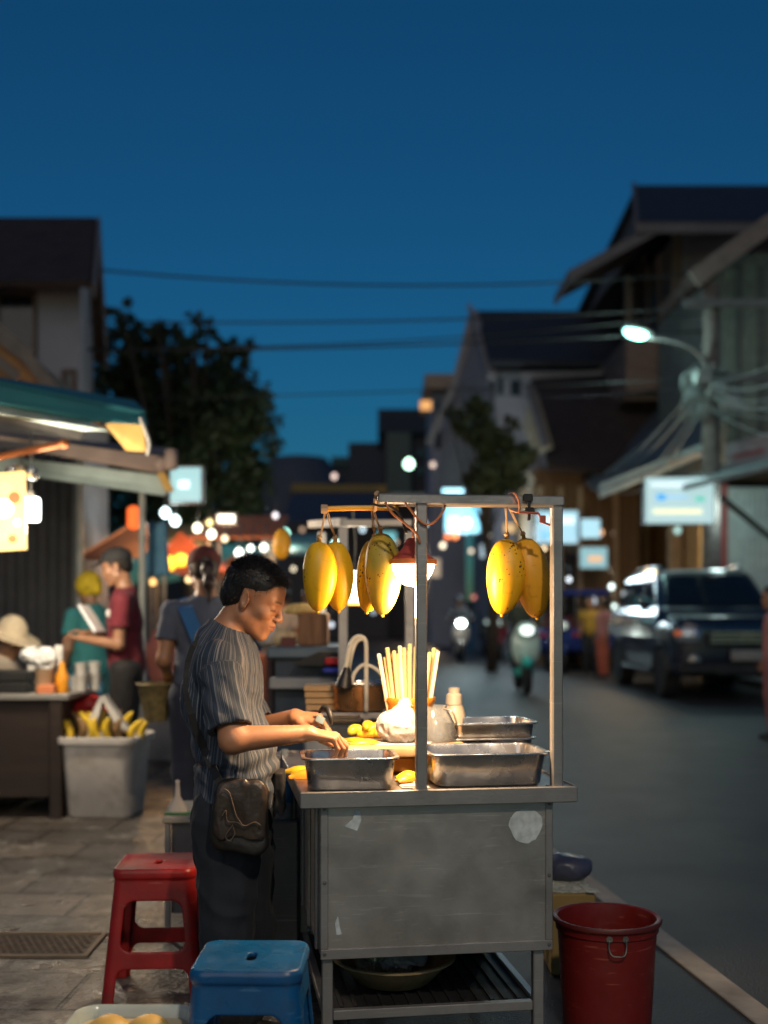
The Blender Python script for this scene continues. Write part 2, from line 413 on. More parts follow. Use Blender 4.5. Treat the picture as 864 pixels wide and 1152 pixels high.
SKIN = np.array((.36,.185,.105))
def person(cfg):
    """builds one figure; cfg holds joints in world coordinates"""
    g = cfg.get; J = {k: Vector(v) for k, v in cfg['J'].items()}
    base = Vector(cfg['base']); root = thing('person', base, cfg['label'], 'person', g('group'))
    HR = rotm(*[R(a) for a in cfg['head']]); HRv = Matrix(HR.tolist()); hs = g('hs', 1.0)
    BR = rotm(*[R(a) for a in cfg['body']])
    h = g('h', .010); hh = g('hh', .006); girth = g('girth', 1.0); armr = g('armr', 1.0)
    hc = A3(J['head'])
    tohead = lambda p: ((p-hc)@HR)/hs
    skin = np.array(g('skin', SKIN))
    hands = {s: hand_caps(J['wr'+s], *cfg['hand'+s][:3], cfg['hand'+s][3], **(cfg['hand'+s][4] if len(cfg['hand'+s]) > 4 else {})) for s in 'RL' if 'hand'+s in cfg}
    def torso(p, t=0.0, k=.05):
        d = sd_ell(p, J['chest'], (.108*girth+t,.158*girth+t,.185+t), BR)
        d = smin(d, sd_ell(p, J['belly'], (.112*girth+t,.150*girth+t,.150+t), BR), k)
        d = smin(d, sd_ell(p, J['pelvis'], (.112*girth+t,.155*girth+t,.120+t), BR), k)
        d = smin(d, sd_cap(p, J['shR'], J['shL'], .048*girth+t), .06)
        d = smin(d, sd_cap(p, J['neck'], J['chest'], .060+t, .09+t), .05)
        return d
    def legs(p, t=0.0, low=1.0):
        d = None
        for s in 'RL':
            e = smin(sd_cap(p, J['hip'+s], J['kn'+s], .088*girth+t, .058+t*low), sd_cap(p, J['kn'+s], J['an'+s], .056+t*low, .038+t*low), .03)
            d = e if d is None else smin(d, e, .012)
        return d
    def arm(p, s, t=0.0):
        return smin(sd_cap(p, J['sh'+s], J['el'+s], .049*armr+t, .040*armr+t), sd_cap(p, J['el'+s], J['wr'+s], .042*armr+t, .026*armr+t), .02)
    def body(p):
        d = torso(p); d = smin(d, legs(p), .03)
        nb = J['neck']; nk = A3(hc)+HR@np.array((-.022,0,-.05))
        d = smin(d, sd_cap(p, nb, Vector(nk), .058, .052), .03)
        near = np.linalg.norm(p-hc, axis=1) < .24
        hd = np.full(len(p), .5)
        if near.any(): hd[near] = head_sdf(tohead(p[near]))*hs
        hd[~near] = np.linalg.norm(p[~near]-hc, axis=1)-.13
        d = smin(d, hd, .022)
        for s in 'RL':
            d = smin(d, arm(p, s), .025)
            if s in hands:
                w = A3(J['wr'+s]); nr = np.linalg.norm(p-w, axis=1) < .27
                e = np.linalg.norm(p-w, axis=1)-.20
                if nr.any(): e[nr] = hand_sdf(p[nr], hands[s])
                d = smin(d, e, .012)
        return d
    pts = np.array([A3(v) for v in J.values()])
    lo = pts.min(0)-.24; hi = pts.max(0)+.24; lo[2] = min(pts[:,2].min()-.06, lo[2]+.14)
    parts = []; fine = []
    def addf(c, r, res):
        c = A3(c); fine.append((c, r)); parts.append(sdf_mesh(body, c-r-res*2, c+r+res*2, res))
    addf(hc+HR@np.array((.01,0,.01)), .165, hh)
    if g('finehands'):
        for s in hands: addf(J['wr'+s]+Vector(cfg['hand'+s][0]).normalized()*.09, .115, g('finehands'))
    def skip(c):
        m = np.zeros(len(c), bool)
        for (fc, r) in fine: m |= (np.abs(c-fc) < r).all(1)
        return m
    parts.append(sdf_mesh(body, lo, hi, h, skip))
    V, Q = join_meshes(parts)
    # skin tint: lips, ears and knuckles a little redder, stubble and brows darker
    q = tohead(V); ay = np.abs(q[:,1]); C3 = np.tile(skin, (len(V),1))
    lip = np.clip(1-np.abs(q[:,2]+.060)/.0105, 0, 1)*np.clip(1-ay/.026, 0, 1)*(q[:,0] > .082)*(q[:,0] < .12)
    lip = np.clip(lip*2.2, 0, 1)[:,None]; C3 = C3*(1-lip)+np.array((.30,.10,.075))*lip
    brow = (np.exp(-((q[:,2]-.0265-.10*(ay-.03)*(ay < .03))/.0042)**2)*np.clip((ay-.010)/.006,0,1)*np.clip((.052-ay)/.010,0,1)*(q[:,0] > .058)*(q[:,0] < .13))[:,None]
    C3 = C3*(1-.85*brow)+np.array((.015,.010,.008))*.85*brow
    lash = (np.exp(-((q[:,2]+.0030+14*(ay-.032)**2)/.0019)**2)*(np.abs(ay-.032) < .017)*(q[:,0] > .070)*(q[:,0] < .10))[:,None]
    C3 = C3*(1-.9*lash)+np.array((.012,.008,.006))*.9*lash
    st = np.clip(fbm(V*60,2)*.5+.35, 0, 1)*np.clip((-.035-q[:,2])/.03,0,1)*(q[:,0] > .02)*(np.linalg.norm(q,axis=1) < .14)*g('stubble', 0)
    C3 = C3*(1-.35*st[:,None])
    C3 = C3*(1+.10*fbm(V*25,3))[:,None]
    mesh_obj('body', V, Q, attrmat('skin', .44, bump=.30, bscale=420, var=.08, vscale=45), root, True, col=C3)
    # shirt
    if 'shirt' in cfg:
        S = cfg['shirt']; t = S.get('t', .016); sl = S.get('sleeve', .62); hem = S['hem']; fold = S.get('fold', .006)
        ends = {}
        for s in 'RL':
            a, e, w = J['sh'+s], J['el'+s], J['wr'+s]
            if sl <= 1: ends[s] = ((a, a.lerp(e, sl)), (e-a).normalized())
            else: ends[s] = ((a, e, e.lerp(w, sl-1)), (w-e).normalized())
        def sleeve(p, s):
            c, dr = ends[s]; end = c[-1]
            d = sd_cap(p, c[0], c[1], .058*armr+t*.5, .056*armr+t*S.get('flare', 1.0))
            if len(c) > 2: d = smin(d, sd_cap(p, c[1], c[2], .055*armr+t, .042*armr+t), .02)
            return d, (p-A3(end))@A3(dr)
        def shirt(p):
            q = p-hc
            n = fbm(np.stack([p[:,0]*7, p[:,1]*7, p[:,2]*5],1), 3)*fold
            n += np.abs(fbm(np.stack([p[:,0]*14+p[:,2]*10, p[:,1]*11, p[:,2]*16],1)+7, 2))*fold*.9
            d = torso(p, t)+n
            for fx in S.get('extra', []): d = d+fx(p)
            z = p[:,2]-hem-S.get('hslope', 0)*(p[:,0]-J['pelvis'].x)
            d = smax(d, -z, .004)
            for s in 'RL':
                e, c = sleeve(p, s); e = e+n*.8
                for fx in S.get('sextra', []): e = e+fx(p)
                e = np.where(c > -.03, smax(e, c, .004), e); d = smin(d, e, .018)
                d = smax(d, -np.maximum(arm(p, s, .008), -(c+.035)), .004)
            nb = J['neck']; nk = A3(hc)+HR@np.array((-.022,0,-.05))
            up = (Vector(nk)-nb).normalized(); c0 = nb+up*S.get('collar', .015)
            d = smax(d, -sd_cap(p, c0, c0+up*.2, .062*S.get('neckr', 1), .10), .006)
            d = smax(d, -smax(legs(p, .004), z-.02, .004), .004) if S.get('hollow', False) else d
            return d
        lo2 = np.minimum.reduce([A3(J['shR']),A3(J['shL']),A3(J['pelvis']),A3(ends['R'][0][-1]),A3(ends['L'][0][-1])])-.24
        hi2 = np.maximum.reduce([A3(J['shR']),A3(J['shL']),A3(J['neck']),A3(J['chest']),A3(ends['R'][0][-1]),A3(ends['L'][0][-1])])+.22
        V, Q = sdf_mesh(shirt, lo2, hi2, S.get('h', h))
        attrs = None
        if S.get('stripes'):
            tp = (V-A3(J['chest']))@BR; su = np.arctan2(tp[:,1], tp[:,0])*.155+.5
            for s in 'RL':
                e, c = sleeve(V, s); a, b = A3(J['sh'+s]), A3(J['el'+s]); d = (b-a)/np.linalg.norm(b-a)
                x = np.cross(d, BR[:,1]); x /= np.linalg.norm(x); y = np.cross(d, x); r = V-a
                us = np.arctan2(r@x, r@y)*.062+2.0+(0 if s == 'R' else 1.3)
                w = (e < torso(V, t)-.004)
                su = np.where(w, us, su)
            attrs = {'su': su}
        o = mesh_obj('shirt', V, Q, S['mat'], root, True, attrs=attrs); cfg['_shirt'] = shirt
    if 'trousers' in cfg:
        T = cfg['trousers']; tt = T.get('t', .022); cut = T.get('cut')
        def pants(p):
            n = fbm(np.stack([p[:,0]*11, p[:,1]*11, p[:,2]*5],1)+3, 3)*T.get('fold', .006)
            n += np.abs(vnoise(np.stack([p[:,0]*9+p[:,2]*7, p[:,1]*8, p[:,2]*15],1)))*T.get('fold', .006)*.8
            d = smin(sd_ell(p, J['pelvis'], (.112*girth+.008,.155*girth+.008,.12), BR), legs(p, tt, T.get('low', 1.0)), .03)+n
            d = smax(d, p[:,2]-T['top'], .004)
            if cut is not None: d = smax(d, cut-p[:,2], .004)
            else:
                for s in 'RL':
                    ax = (J['an'+s]-J['kn'+s]).normalized(); 
                    near = np.linalg.norm(p-A3(J['an'+s]), axis=1) < .16
                    d = np.where(near, smax(d, (p-A3(J['an'+s]))@A3(ax)-.03, .004), d)
            return d
        lo3 = np.minimum.reduce([A3(J[k]) for k in ('pelvis','hipR','hipL','knR','knL','anR','anL')])-.17
        hi3 = np.maximum.reduce([A3(J[k]) for k in ('pelvis','hipR','hipL','knR','knL','anR','anL')])+.19
        V, Q = sdf_mesh(pants, lo3, hi3, T.get('h', h)); mesh_obj('trousers', V, Q, T['mat'], root, True)
    if 'shoes' in cfg:
        for s in 'RL':
            fd = Vector(cfg['shoes'][0]).normalized(); an = J['an'+s]; a = an+Vector((0,0,-.055))-fd*.035; b = a+fd*.165+Vector((0,0,-.012))
            def shoe(p):
                d = smin(sd_cap(p, a, b, .044, .036), sd_cap(p, an, a, .04, .045), .03)
                return smax(d, (an.z-.10)-p[:,2], .006)
            V, Q = sdf_mesh(shoe, np.minimum(A3(a),A3(b))-.09, np.maximum(A3(a),A3(b))+np.array((.09,.09,.13)), max(h,.007)); mesh_obj('shoe', V, Q, cfg['shoes'][1], root, True)
    # hair
    if 'hair' in cfg:
        K = cfg['hair']; th = K.get('thick', .010); n = K.get('strands', 0)
        hf = lambda p: hair_sdf(tohead(p), th, long=K.get('long', False))*hs
        V, Q = sdf_mesh(hf, hc-.16, hc+.17, hh); F4 = Q
        if n:
            C = V[Q].mean(1); E = np.cross(V[Q[:,1]]-V[Q[:,0]], V[Q[:,2]]-V[Q[:,0]]); E /= np.linalg.norm(E,axis=1)[:,None]+1e-9
            pick = rng.integers(0, len(C), n); c = C[pick]+rng.normal(0,.002,(n,3)); nn = E[pick]
            fdir = HR@np.array((.75,0,-.15)); ql = (c-hc)@HR
            flow = np.where(ql[:,2:3] > .07, fdir*.7, 0)+np.where(ql[:,2:3] <= .07, (HR@np.array((-.1,0,-1)))*1.0, 0)
            tang = flow-nn*(flow*nn).sum(1)[:,None]
            dd = nn*rng.uniform(.15,.75,(n,1))*K.get('lift', 1.0)+tang+rng.normal(0,.22,(n,3)); dd /= np.linalg.norm(dd,axis=1)[:,None]
            Ln = rng.uniform(.007,.018,(n,1))*np.where(ql[:,2:3] > .05, 1.0, .6); sd = np.cross(dd, rng.normal(0,1,(n,3))); sd /= np.linalg.norm(sd,axis=1)[:,None]; wv = sd*.00055
            st = c-nn*.002
            v4 = np.stack([st-wv, st+wv, st+dd*Ln+wv*.3, st+dd*Ln-wv*.3],1).reshape(-1,3); k = np.arange(n*4).reshape(-1,4)+len(V)
            V = np.concatenate([V, v4]); F4 = np.concatenate([Q, k])
        mesh_obj('hair', V, F4, K['mat'], root, True)
        if K.get('tail'):
            pts = [Vector(hc+HR@np.array(q)) if not isinstance(q, Vector) else q for q in K['tail']]
            rr = K['tailr']
            def tail(p):
                d = None
                for i in range(len(pts)-1):
                    e = sd_cap(p, pts[i], pts[i+1], rr[i], rr[i+1]); d = e if d is None else smin(d,e,.02)
                return d+vnoise(np.stack([p[:,0]*120,p[:,1]*120,p[:,2]*14],1))*.004
            aa = np.array([A3(q) for q in pts]); V, Q = sdf_mesh(tail, aa.min(0)-.06, aa.max(0)+.06, .007)
            mesh_obj('ponytail', V, Q, K['mat'], root, True)
    return root, HR, hc, hands
def head_part(root, HR, hc, name, f, m, h=.006, box=.2, hs=1.0):
    g = lambda p: f(((p-hc)@HR)/hs)*hs
    V, Q = sdf_mesh(g, hc-box, hc+box, h); return mesh_obj(name, V, Q, m, root, True)
def cap_sdf(q, brim=1.0):
    d = sd_ell(q, (-.010,0,.052), (.108,.088,.085)); d = smax(d, .040-q[:,2]-.18*(-q[:,0]), .006)
    b = sd_ell(q, (.105,0,.056), (.065,.066,.006), rotm(0, R(10))); b = smax(b, .05-q[:,0], .004)
    return smin(d, b, .010)
# ---------------------------------------------------------------- steel
def scuff(m, amt, colr, thr=.67):
    nt = m.node_tree; N = nt.nodes; L = nt.links; b = N['Principled BSDF']; tc = N.new('ShaderNodeTexCoord'); src = b.inputs['Base Color'].links[0].from_socket; tot = None
    for (rot, sc) in (((0,R(25),R(10)),(6,6,60)),((R(15),R(-50),0),(5,5,45)),((0,R(80),R(30)),(8,8,70))):
        mp = N.new('ShaderNodeMapping'); mp.inputs['Rotation'].default_value = rot; mp.inputs['Scale'].default_value = sc; L.new(tc.outputs['Object'], mp.inputs[0])
        nz = N.new('ShaderNodeTexNoise'); nz.inputs['Scale'].default_value = 1.3; nz.inputs['Detail'].default_value = 4; nz.inputs['Distortion'].default_value = .4; L.new(mp.outputs[0], nz.inputs[0])
        mr = N.new('ShaderNodeMapRange'); mr.inputs[1].default_value = thr; mr.inputs[2].default_value = thr+.05; mr.inputs[4].default_value = amt; L.new(nz.outputs['Fac'], mr.inputs[0])
        if tot is None: tot = mr.outputs[0]
        else: ad = N.new('ShaderNodeMath'); ad.operation = 'MAXIMUM'; L.new(tot, ad.inputs[0]); L.new(mr.outputs[0], ad.inputs[1]); tot = ad.outputs[0]
    mx = N.new('ShaderNodeMix'); mx.data_type = 'RGBA'; L.new(tot, mx.inputs[0]); L.new(src, mx.inputs[6]); mx.inputs[7].default_value = colr; L.new(mx.outputs[2], b.inputs['Base Color'])
def steel(name, col=(.50,.48,.45), rough=.34, metal=.9, scratch=.5, smudge=.5, bump=.05):
    m = mat(name, col, rough, metal, var=.09, vscale=5, rvar=.07, bump=bump, bscale=90, dirt=tuple(c*.45 for c in col), dscale=4, damt=smudge)
    nt = m.node_tree; N = nt.nodes; L = nt.links; b = N['Principled BSDF']
    if scratch:
        tc = N.new('ShaderNodeTexCoord'); src = b.inputs['Base Color'].links[0].from_socket
        tot = None
        for k, (rot, sc) in enumerate((((0,R(35),0),(2,2,70)),((0,R(-20),0),(1.4,1.4,55)),((0,R(75),0),(2.5,2.5,80)))):
            mp = N.new('ShaderNodeMapping'); mp.inputs['Rotation'].default_value = rot; mp.inputs['Scale'].default_value = sc
            L.new(tc.outputs['Object'], mp.inputs[0]); nz = N.new('ShaderNodeTexNoise'); nz.inputs['Scale'].default_value = 1.6; nz.inputs['Detail'].default_value = 2; nz.inputs['Distortion'].default_value = .6
            L.new(mp.outputs[0], nz.inputs[0]); mr = N.new('ShaderNodeMapRange'); mr.inputs[1].default_value = .69; mr.inputs[2].default_value = .72; L.new(nz.outputs['Fac'], mr.inputs[0])
            if tot is None: tot = mr.outputs[0]
            else:
                ad = N.new('ShaderNodeMath'); ad.operation = 'MAXIMUM'; L.new(tot, ad.inputs[0]); L.new(mr.outputs[0], ad.inputs[1]); tot = ad.outputs[0]
        mu = N.new('ShaderNodeMath'); mu.operation = 'MULTIPLY'; mu.inputs[1].default_value = scratch; L.new(tot, mu.inputs[0])
        mx = N.new('ShaderNodeMix'); mx.data_type = 'RGBA'; L.new(mu.outputs[0], mx.inputs[0]); L.new(src, mx.inputs[6]); mx.inputs[7].default_value = (.75,.73,.7,1)
        L.new(mx.outputs[2], b.inputs['Base Color'])
    return m
ST_PANEL = steel('brushed_panel', (.56,.52,.48), .38, .85, .60, .45, .04)
ST_TOP = steel('counter_steel', (.46,.43,.40), .36, .85, .3, .6)
ST_TUBE = steel('tube_steel', (.36,.35,.34), .38, .6, .2, .5, .08)
ST_PAN = steel('pan_steel', (.58,.56,.53), .24, .95, .12, .35, .04)
ST_DARK = steel('old_steel', (.20,.19,.18), .45, .7, .2, .6)
BLACK = mat('black_plastic', (.012,.012,.013), .45)
WHITEP = mat('white_paint', (.62,.60,.56), .45, dirt=(.25,.22,.18), dscale=9)
PAPER = mat('paper', (.62,.62,.60), .8, var=.08)
ORANGEP = mat('orange_plastic', (.85,.30,.03), .4)
WOOD = mat('pale_wood', (.50,.33,.17), .6, var=.25, vscale=5, stretch=(1,1,12), bump=.05)

def warp(m, amt=.5, sc=2.6):
    nt = m.node_tree; N = nt.nodes; L = nt.links; b = N['Principled BSDF']; tc = N.new('ShaderNodeTexCoord'); nz = N.new('ShaderNodeTexNoise'); nz.inputs['Scale'].default_value = sc; nz.inputs['Detail'].default_value = 2; L.new(tc.outputs['Object'], nz.inputs[0])
    bp = N.new('ShaderNodeBump'); bp.inputs['Strength'].default_value = amt; bp.inputs['Distance'].default_value = .05; L.new(nz.outputs['Fac'], bp.inputs['Height'])
    if b.inputs['Normal'].links: L.new(b.inputs['Normal'].links[0].from_socket, bp.inputs['Normal'])
    L.new(bp.outputs[0], b.inputs['Normal'])
scuff(ST_PANEL, .30, (.80,.78,.74,1), .645); warp(ST_PANEL, .22, 2.0); warp(ST_PAN, .25, 6)
CYAW = R(8.5); C0 = Vector((-.236, 3.33, 0))
MC = Matrix.Translation(C0) @ Matrix.Rotation(CYAW, 4, 'Z')
def Lc(u, v, z): return MC @ Vector((u, v, z))
CW, CD, CZ = .815, 1.0, .824
cart = thing('food_cart', Lc(.4,.5,0), 'stainless steel street food cart with a tube frame, fruit hanging above its counter', 'food cart')
# counter top: tray with folded lip
m = MB(MC); m.box((0,0,CZ-.012),(CW,CD,CZ)); m.build('counter_top', ST_TOP, cart)
lip = MB(MC)
lip.box((-.006,-.010,CZ-.042),(CW+.006,0,CZ+.006), bev=.003); lip.box((-.006,0,CZ-.042),(0,CD,CZ+.006), bev=.002)
lip.box((CW,0,CZ-.042),(CW+.006,CD,CZ+.006), bev=.002); lip.box((-.006,CD,CZ-.042),(CW+.006,CD+.008,CZ+.006), bev=.002)
lip.build('counter_edge', ST_TUBE, cart)
m = MB(MC); m.box((.058,.030,.345),(.752,.036,CZ-.014)); pf = m.build('front_panel', ST_PANEL, cart)
m = MB(MC)   # raised rim strips of the front panel
m.box((.056,.0235,.335),(.754,.0298,.365), bev=.002); m.box((.056,.0235,CZ-.040),(.754,.0298,CZ-.016), bev=.002)
m.box((.056,.0235,.3655),(.078,.0298,CZ-.0405), bev=.002); m.box((.732,.0235,.3655),(.754,.0298,CZ-.0405), bev=.002)
m.build('trim', ST_TUBE, pf)
for (u,z) in ((.067,.775),(.067,.352),(.743,.775),(.743,.352),(.067,.56),(.743,.56)):
    m = MB(MC); m.lathe([(0,.003),(.005,.0022),(.006,0)], (u,.0233,z), 10, (0,-1,0)); m.build('screw', ST_DARK, pf)
def patch(pts, name, ma, lab):
    m = MB(MC); m.slab([(u,.0278,z) for (u,z) in pts], (0,.0015,0)); tag(m.build(name, ma, pf), lab)
STK = mat('sticker_paper', (.52,.58,.60), .75, var=.25, vscale=35)
a = []
for k in range(26):
    t = 2*math.pi*k/26; r = .052*(1+.05*math.sin(3*t)+.04*random.uniform(-1,1)); a.append((.672+r*math.cos(t)*1.0, .655+r*math.sin(t)*.98+.055))
patch(a, 'sticker_residue', STK, 'round pale remains of a peeled sticker')
patch([(.125,.722),(.150,.742),(.158,.770),(.172,.765),(.176,.738),(.163,.708)], 'sticker_residue', STK, 'torn corner of a white sticker')
patch([(.103,.405),(.098,.440),(.107,.462),(.113,.425),(.118,.408)], 'sticker_residue', STK, 'small torn white scrap near the lower corner')
for (u,nm) in ((.056,'side_panel'),(.748,'side_panel')):
    m = MB(MC); m.box((u,.040,.345),(u+.006,.94,CZ-.014)); m.build(nm, ST_PANEL, cart)
for v in (.10,.36,.62,.88): m = MB(MC); m.box((.046,v,.345),(.0555,v+.03,CZ-.044), bev=.002); m.build('side_rib', ST_TUBE, cart)
m = MB(MC); m.box((.062,.942,.345),(.748,.948,CZ-.014)); m.build('back_panel', ST_PANEL, cart)
m = MB(MC); m.box((.064,.040,.338),(.746,.938,.344)); m.build('bottom_panel', ST_DARK, cart)
for (u,v) in ((.062,.042),(.700,.042),(.062,.900),(.700,.900)):
    m = MB(MC); m.box((u,v,.0),(u+.032,v+.032,.336), bev=.003); m.build('leg', ST_TUBE, cart)
m = MB(MC)
m.box((.095,.046,.150),(.699,.070,.178), bev=.002); m.box((.095,.905,.150),(.699,.928,.178), bev=.002)
m.box((.066,.075,.150),(.090,.899,.178), bev=.002); m.box((.705,.075,.150),(.729,.899,.178), bev=.002)
m.build('shelf_frame', ST_TUBE, cart)
m = MB(MC); m.box((.0905,.0705,.158),(.7045,.9045,.166))
for k in range(14): m.box((.12+.042*k,.10,.1662),(.132+.042*k,.88,.172))
m.build('lower_shelf', mat('dark_rubber', (.015,.015,.017), .6), cart)
# frame
ZT = 1.665
for (u, w) in ((.352,.033),(.764,.033)):
    m = MB(MC); m.box((u-w/2,.004,CZ+.0005),(u+w/2,.004+w,ZT-.0005), bev=.004); m.build('frame_post', ST_TUBE, cart)
    m = MB(MC); m.box((u-w/2-.008,.001,CZ+.0008),(u+w/2+.008,.048,CZ+.005), bev=.001); m.build('foot_plate', ST_TUBE, cart)
m = MB(MC); m.box((.222,.005,ZT),(.785,.037,ZT+.030), bev=.004); tr = m.build('top_rail', ST_TUBE, cart)
YEL = mat('yellow_pole', (.85,.42,.02), .35, dirt=(.7,.12,.02), dscale=20)
m = MB(MC); m.tube([(.078,.120,ZT-.008),(.150,.120,ZT-.004),(.30,.120,ZT-.002)], .0085, 10); tag(m.build('crossbar', YEL, cart), 'yellow painted pole lashed to the rail end')
m = MB(MC); m.tube([(.240,.120,ZT+.012),(.778,.120,ZT+.016)], .011, 10); m.build('hanging_rod', ST_TUBE, cart)
for u_ in (.30,.764): m = MB(MC); m.box((u_-.008,.0375,ZT+.006),(u_+.008,.120,ZT+.020)); m.build('bracket', ST_TUBE, cart)
m = MB(MC); m.tube([(.066,.120,ZT-.008),(.085,.120,ZT-.0082)], .014, 10); m.tube([(.215,.0,ZT+.028),(.222,.02,ZT+.034),(.219,.04,ZT+.014),(.214,.02,ZT-.018),(.213,-.0,ZT+.01)], .006, 8)
m.build('knot', mat('cord_tan', (.52,.34,.20), .85), cart)
def wire(pts, r, ma, name, parent=None, n=6, sub=6):
    pts = [Vector(p) for p in pts]; out = []
    for i in range(len(pts)-1):
        p0 = pts[max(i-1,0)]; p1 = pts[i]; p2 = pts[i+1]; p3 = pts[min(i+2,len(pts)-1)]
        for k in range(sub):
            t = k/sub; out.append(.5*((2*p1)+(p2-p0)*t+(2*p0-5*p1+4*p2-p3)*t*t+(3*p1-p0-3*p2+p3)*t**3))
    out.append(pts[-1]); m = MB(); m.tube(out, r, n); return m.build(name, ma, parent, True)
CORD = mat('lamp_cord', (.55,.20,.08), .5); BCORD = mat('black_cable', (.015,.015,.015), .5)

# hanging lamp
LP = Lc(.345,.125,0); LX, LY = LP.x, LP.y; LZ = 1.475
lamp = thing('pendant_lamp', (LX, LY, LZ), 'lit pendant lamp with a red shade hanging behind the middle frame post', 'lamp')
m = MB(); m.lathe([(.012,.098),(.020,.092),(.030,.070),(.050,.046),(.0705,.032),(.0715,.030),(.068,.030),(.048,.043),(.028,.066),(.010,.088)], (LX,LY,LZ), 36)
m.build('lamp_shade', mat('lamp_red', (.42,.07,.055), .5), lamp, True, 40)
m = MB(); m.lathe([(.0735,.033),(.0735,.018),(.069,.018),(.069,.033)], (LX,LY,LZ), 36); m.build('shade_rim', mat('lamp_orange', (.75,.22,.05), .45), lamp, True, 40)
m = MB(); m.lathe([(.0675,.024),(.066,.008),(.058,-.012),(.043,-.032),(.024,-.045),(0,-.049)], (LX,LY,LZ), 36); m.build('bulb', emat('bulb_glow', (1,.84,.62), 7), lamp, True)
wire([(LX,LY,LZ+.098),(LX+.004,LY-.03,LZ+.14),Lc(.335,.05,ZT-.02),Lc(.31,.02,ZT-.006)], .003, CORD, 'cord', lamp)
ld = bpy.data.lights.new('lamp_light', 'POINT'); ld.energy = 34.0; ld.color = (1,.62,.32); ld.shadow_soft_size = .07
ls_ = bpy.data.lights.new('lamp_beam', 'SPOT'); ls_.energy = 42; ls_.color = (1,.66,.36); ls_.spot_size = R(150); ls_.spot_blend = .7; ls_.shadow_soft_size = .06; lb_ = bpy.data.objects.new('lamp_beam', ls_); COL.objects.link(lb_); lb_.location = (LX, LY, LZ-.080); lb_['kind'] = 'helper'
lo = bpy.data.objects.new('lamp_light', ld); COL.objects.link(lo); lo.location = (LX, LY, LZ-.085); lo['kind'] = 'helper'
tag(wire([Lc(.30,.0,ZT+.005),Lc(.33,-.004,ZT-.035),Lc(.36,-.006,ZT-.060),Lc(.39,0,ZT-.050),Lc(.42,.02,ZT-.015),Lc(.425,.03,ZT-.001)], .0035, CORD, 'power_cord'), 'orange brown cord looping under the top rail beside the lamp', 'cord')
tag(wire([Lc(.20,.0,ZT+.0),Lc(.23,-.012,ZT-.01),Lc(.26,-.010,ZT-.012),Lc(.285,-.01,ZT-.035),Lc(.30,-.005,ZT-.075),Lc(.305,0,ZT-.085)], .004, BCORD, 'black_cable'), 'black cable tangled round the left end of the rail', 'cable')
tag(wire([Lc(.24,-.012,ZT+.002),Lc(.26,-.02,ZT-.03),Lc(.30,-.015,ZT-.06),Lc(.335,-.01,ZT-.09),Lc(.345,.0,ZT-.115)], .0035, CORD, 'twisted_cord'), 'orange cord hanging slack beside the black cable', 'cord')
cl = thing('clamp', Lc(.665,.0,ZT-.02), 'black screw clamp gripping the top rail above the right pair of papayas', 'clamp')
m = MB(MC)
m.box((.655,-.006,ZT+.010),(.685,.0015,ZT+.034), bev=.003); m.box((.660,-.010,ZT-.026),(.690,.008,ZT-.006), bev=.004); m.box((.667,-.012,ZT-.045),(.676,.004,ZT+.012), bev=.002); m.build('jaw', BLACK, cl)
m = MB(MC); m.tube([(.640,-.01,ZT-.022),(.700,-.01,ZT-.024)], .004, 8); m.tube([(.700,-.01,ZT-.024),(.712,-.01,ZT-.05),(.735,-.01,ZT-.058)], .0035, 8); m.box((.702,-.014,ZT-.052),(.722,-.009,ZT-.030), bev=.003); m.build('handle', mat('red_wire', (.42,.10,.06), .5), cl)
tag(wire([Lc(.618,.02,ZT+.034),Lc(.628,-.008,ZT+.034),Lc(.640,-.012,ZT+.01),Lc(.640,-.008,ZT-.02),Lc(.618,.01,ZT-.012)], .003, CORD, 'cord_loop'), 'brown cord looped over the rail left of the black clamp', 'cord')

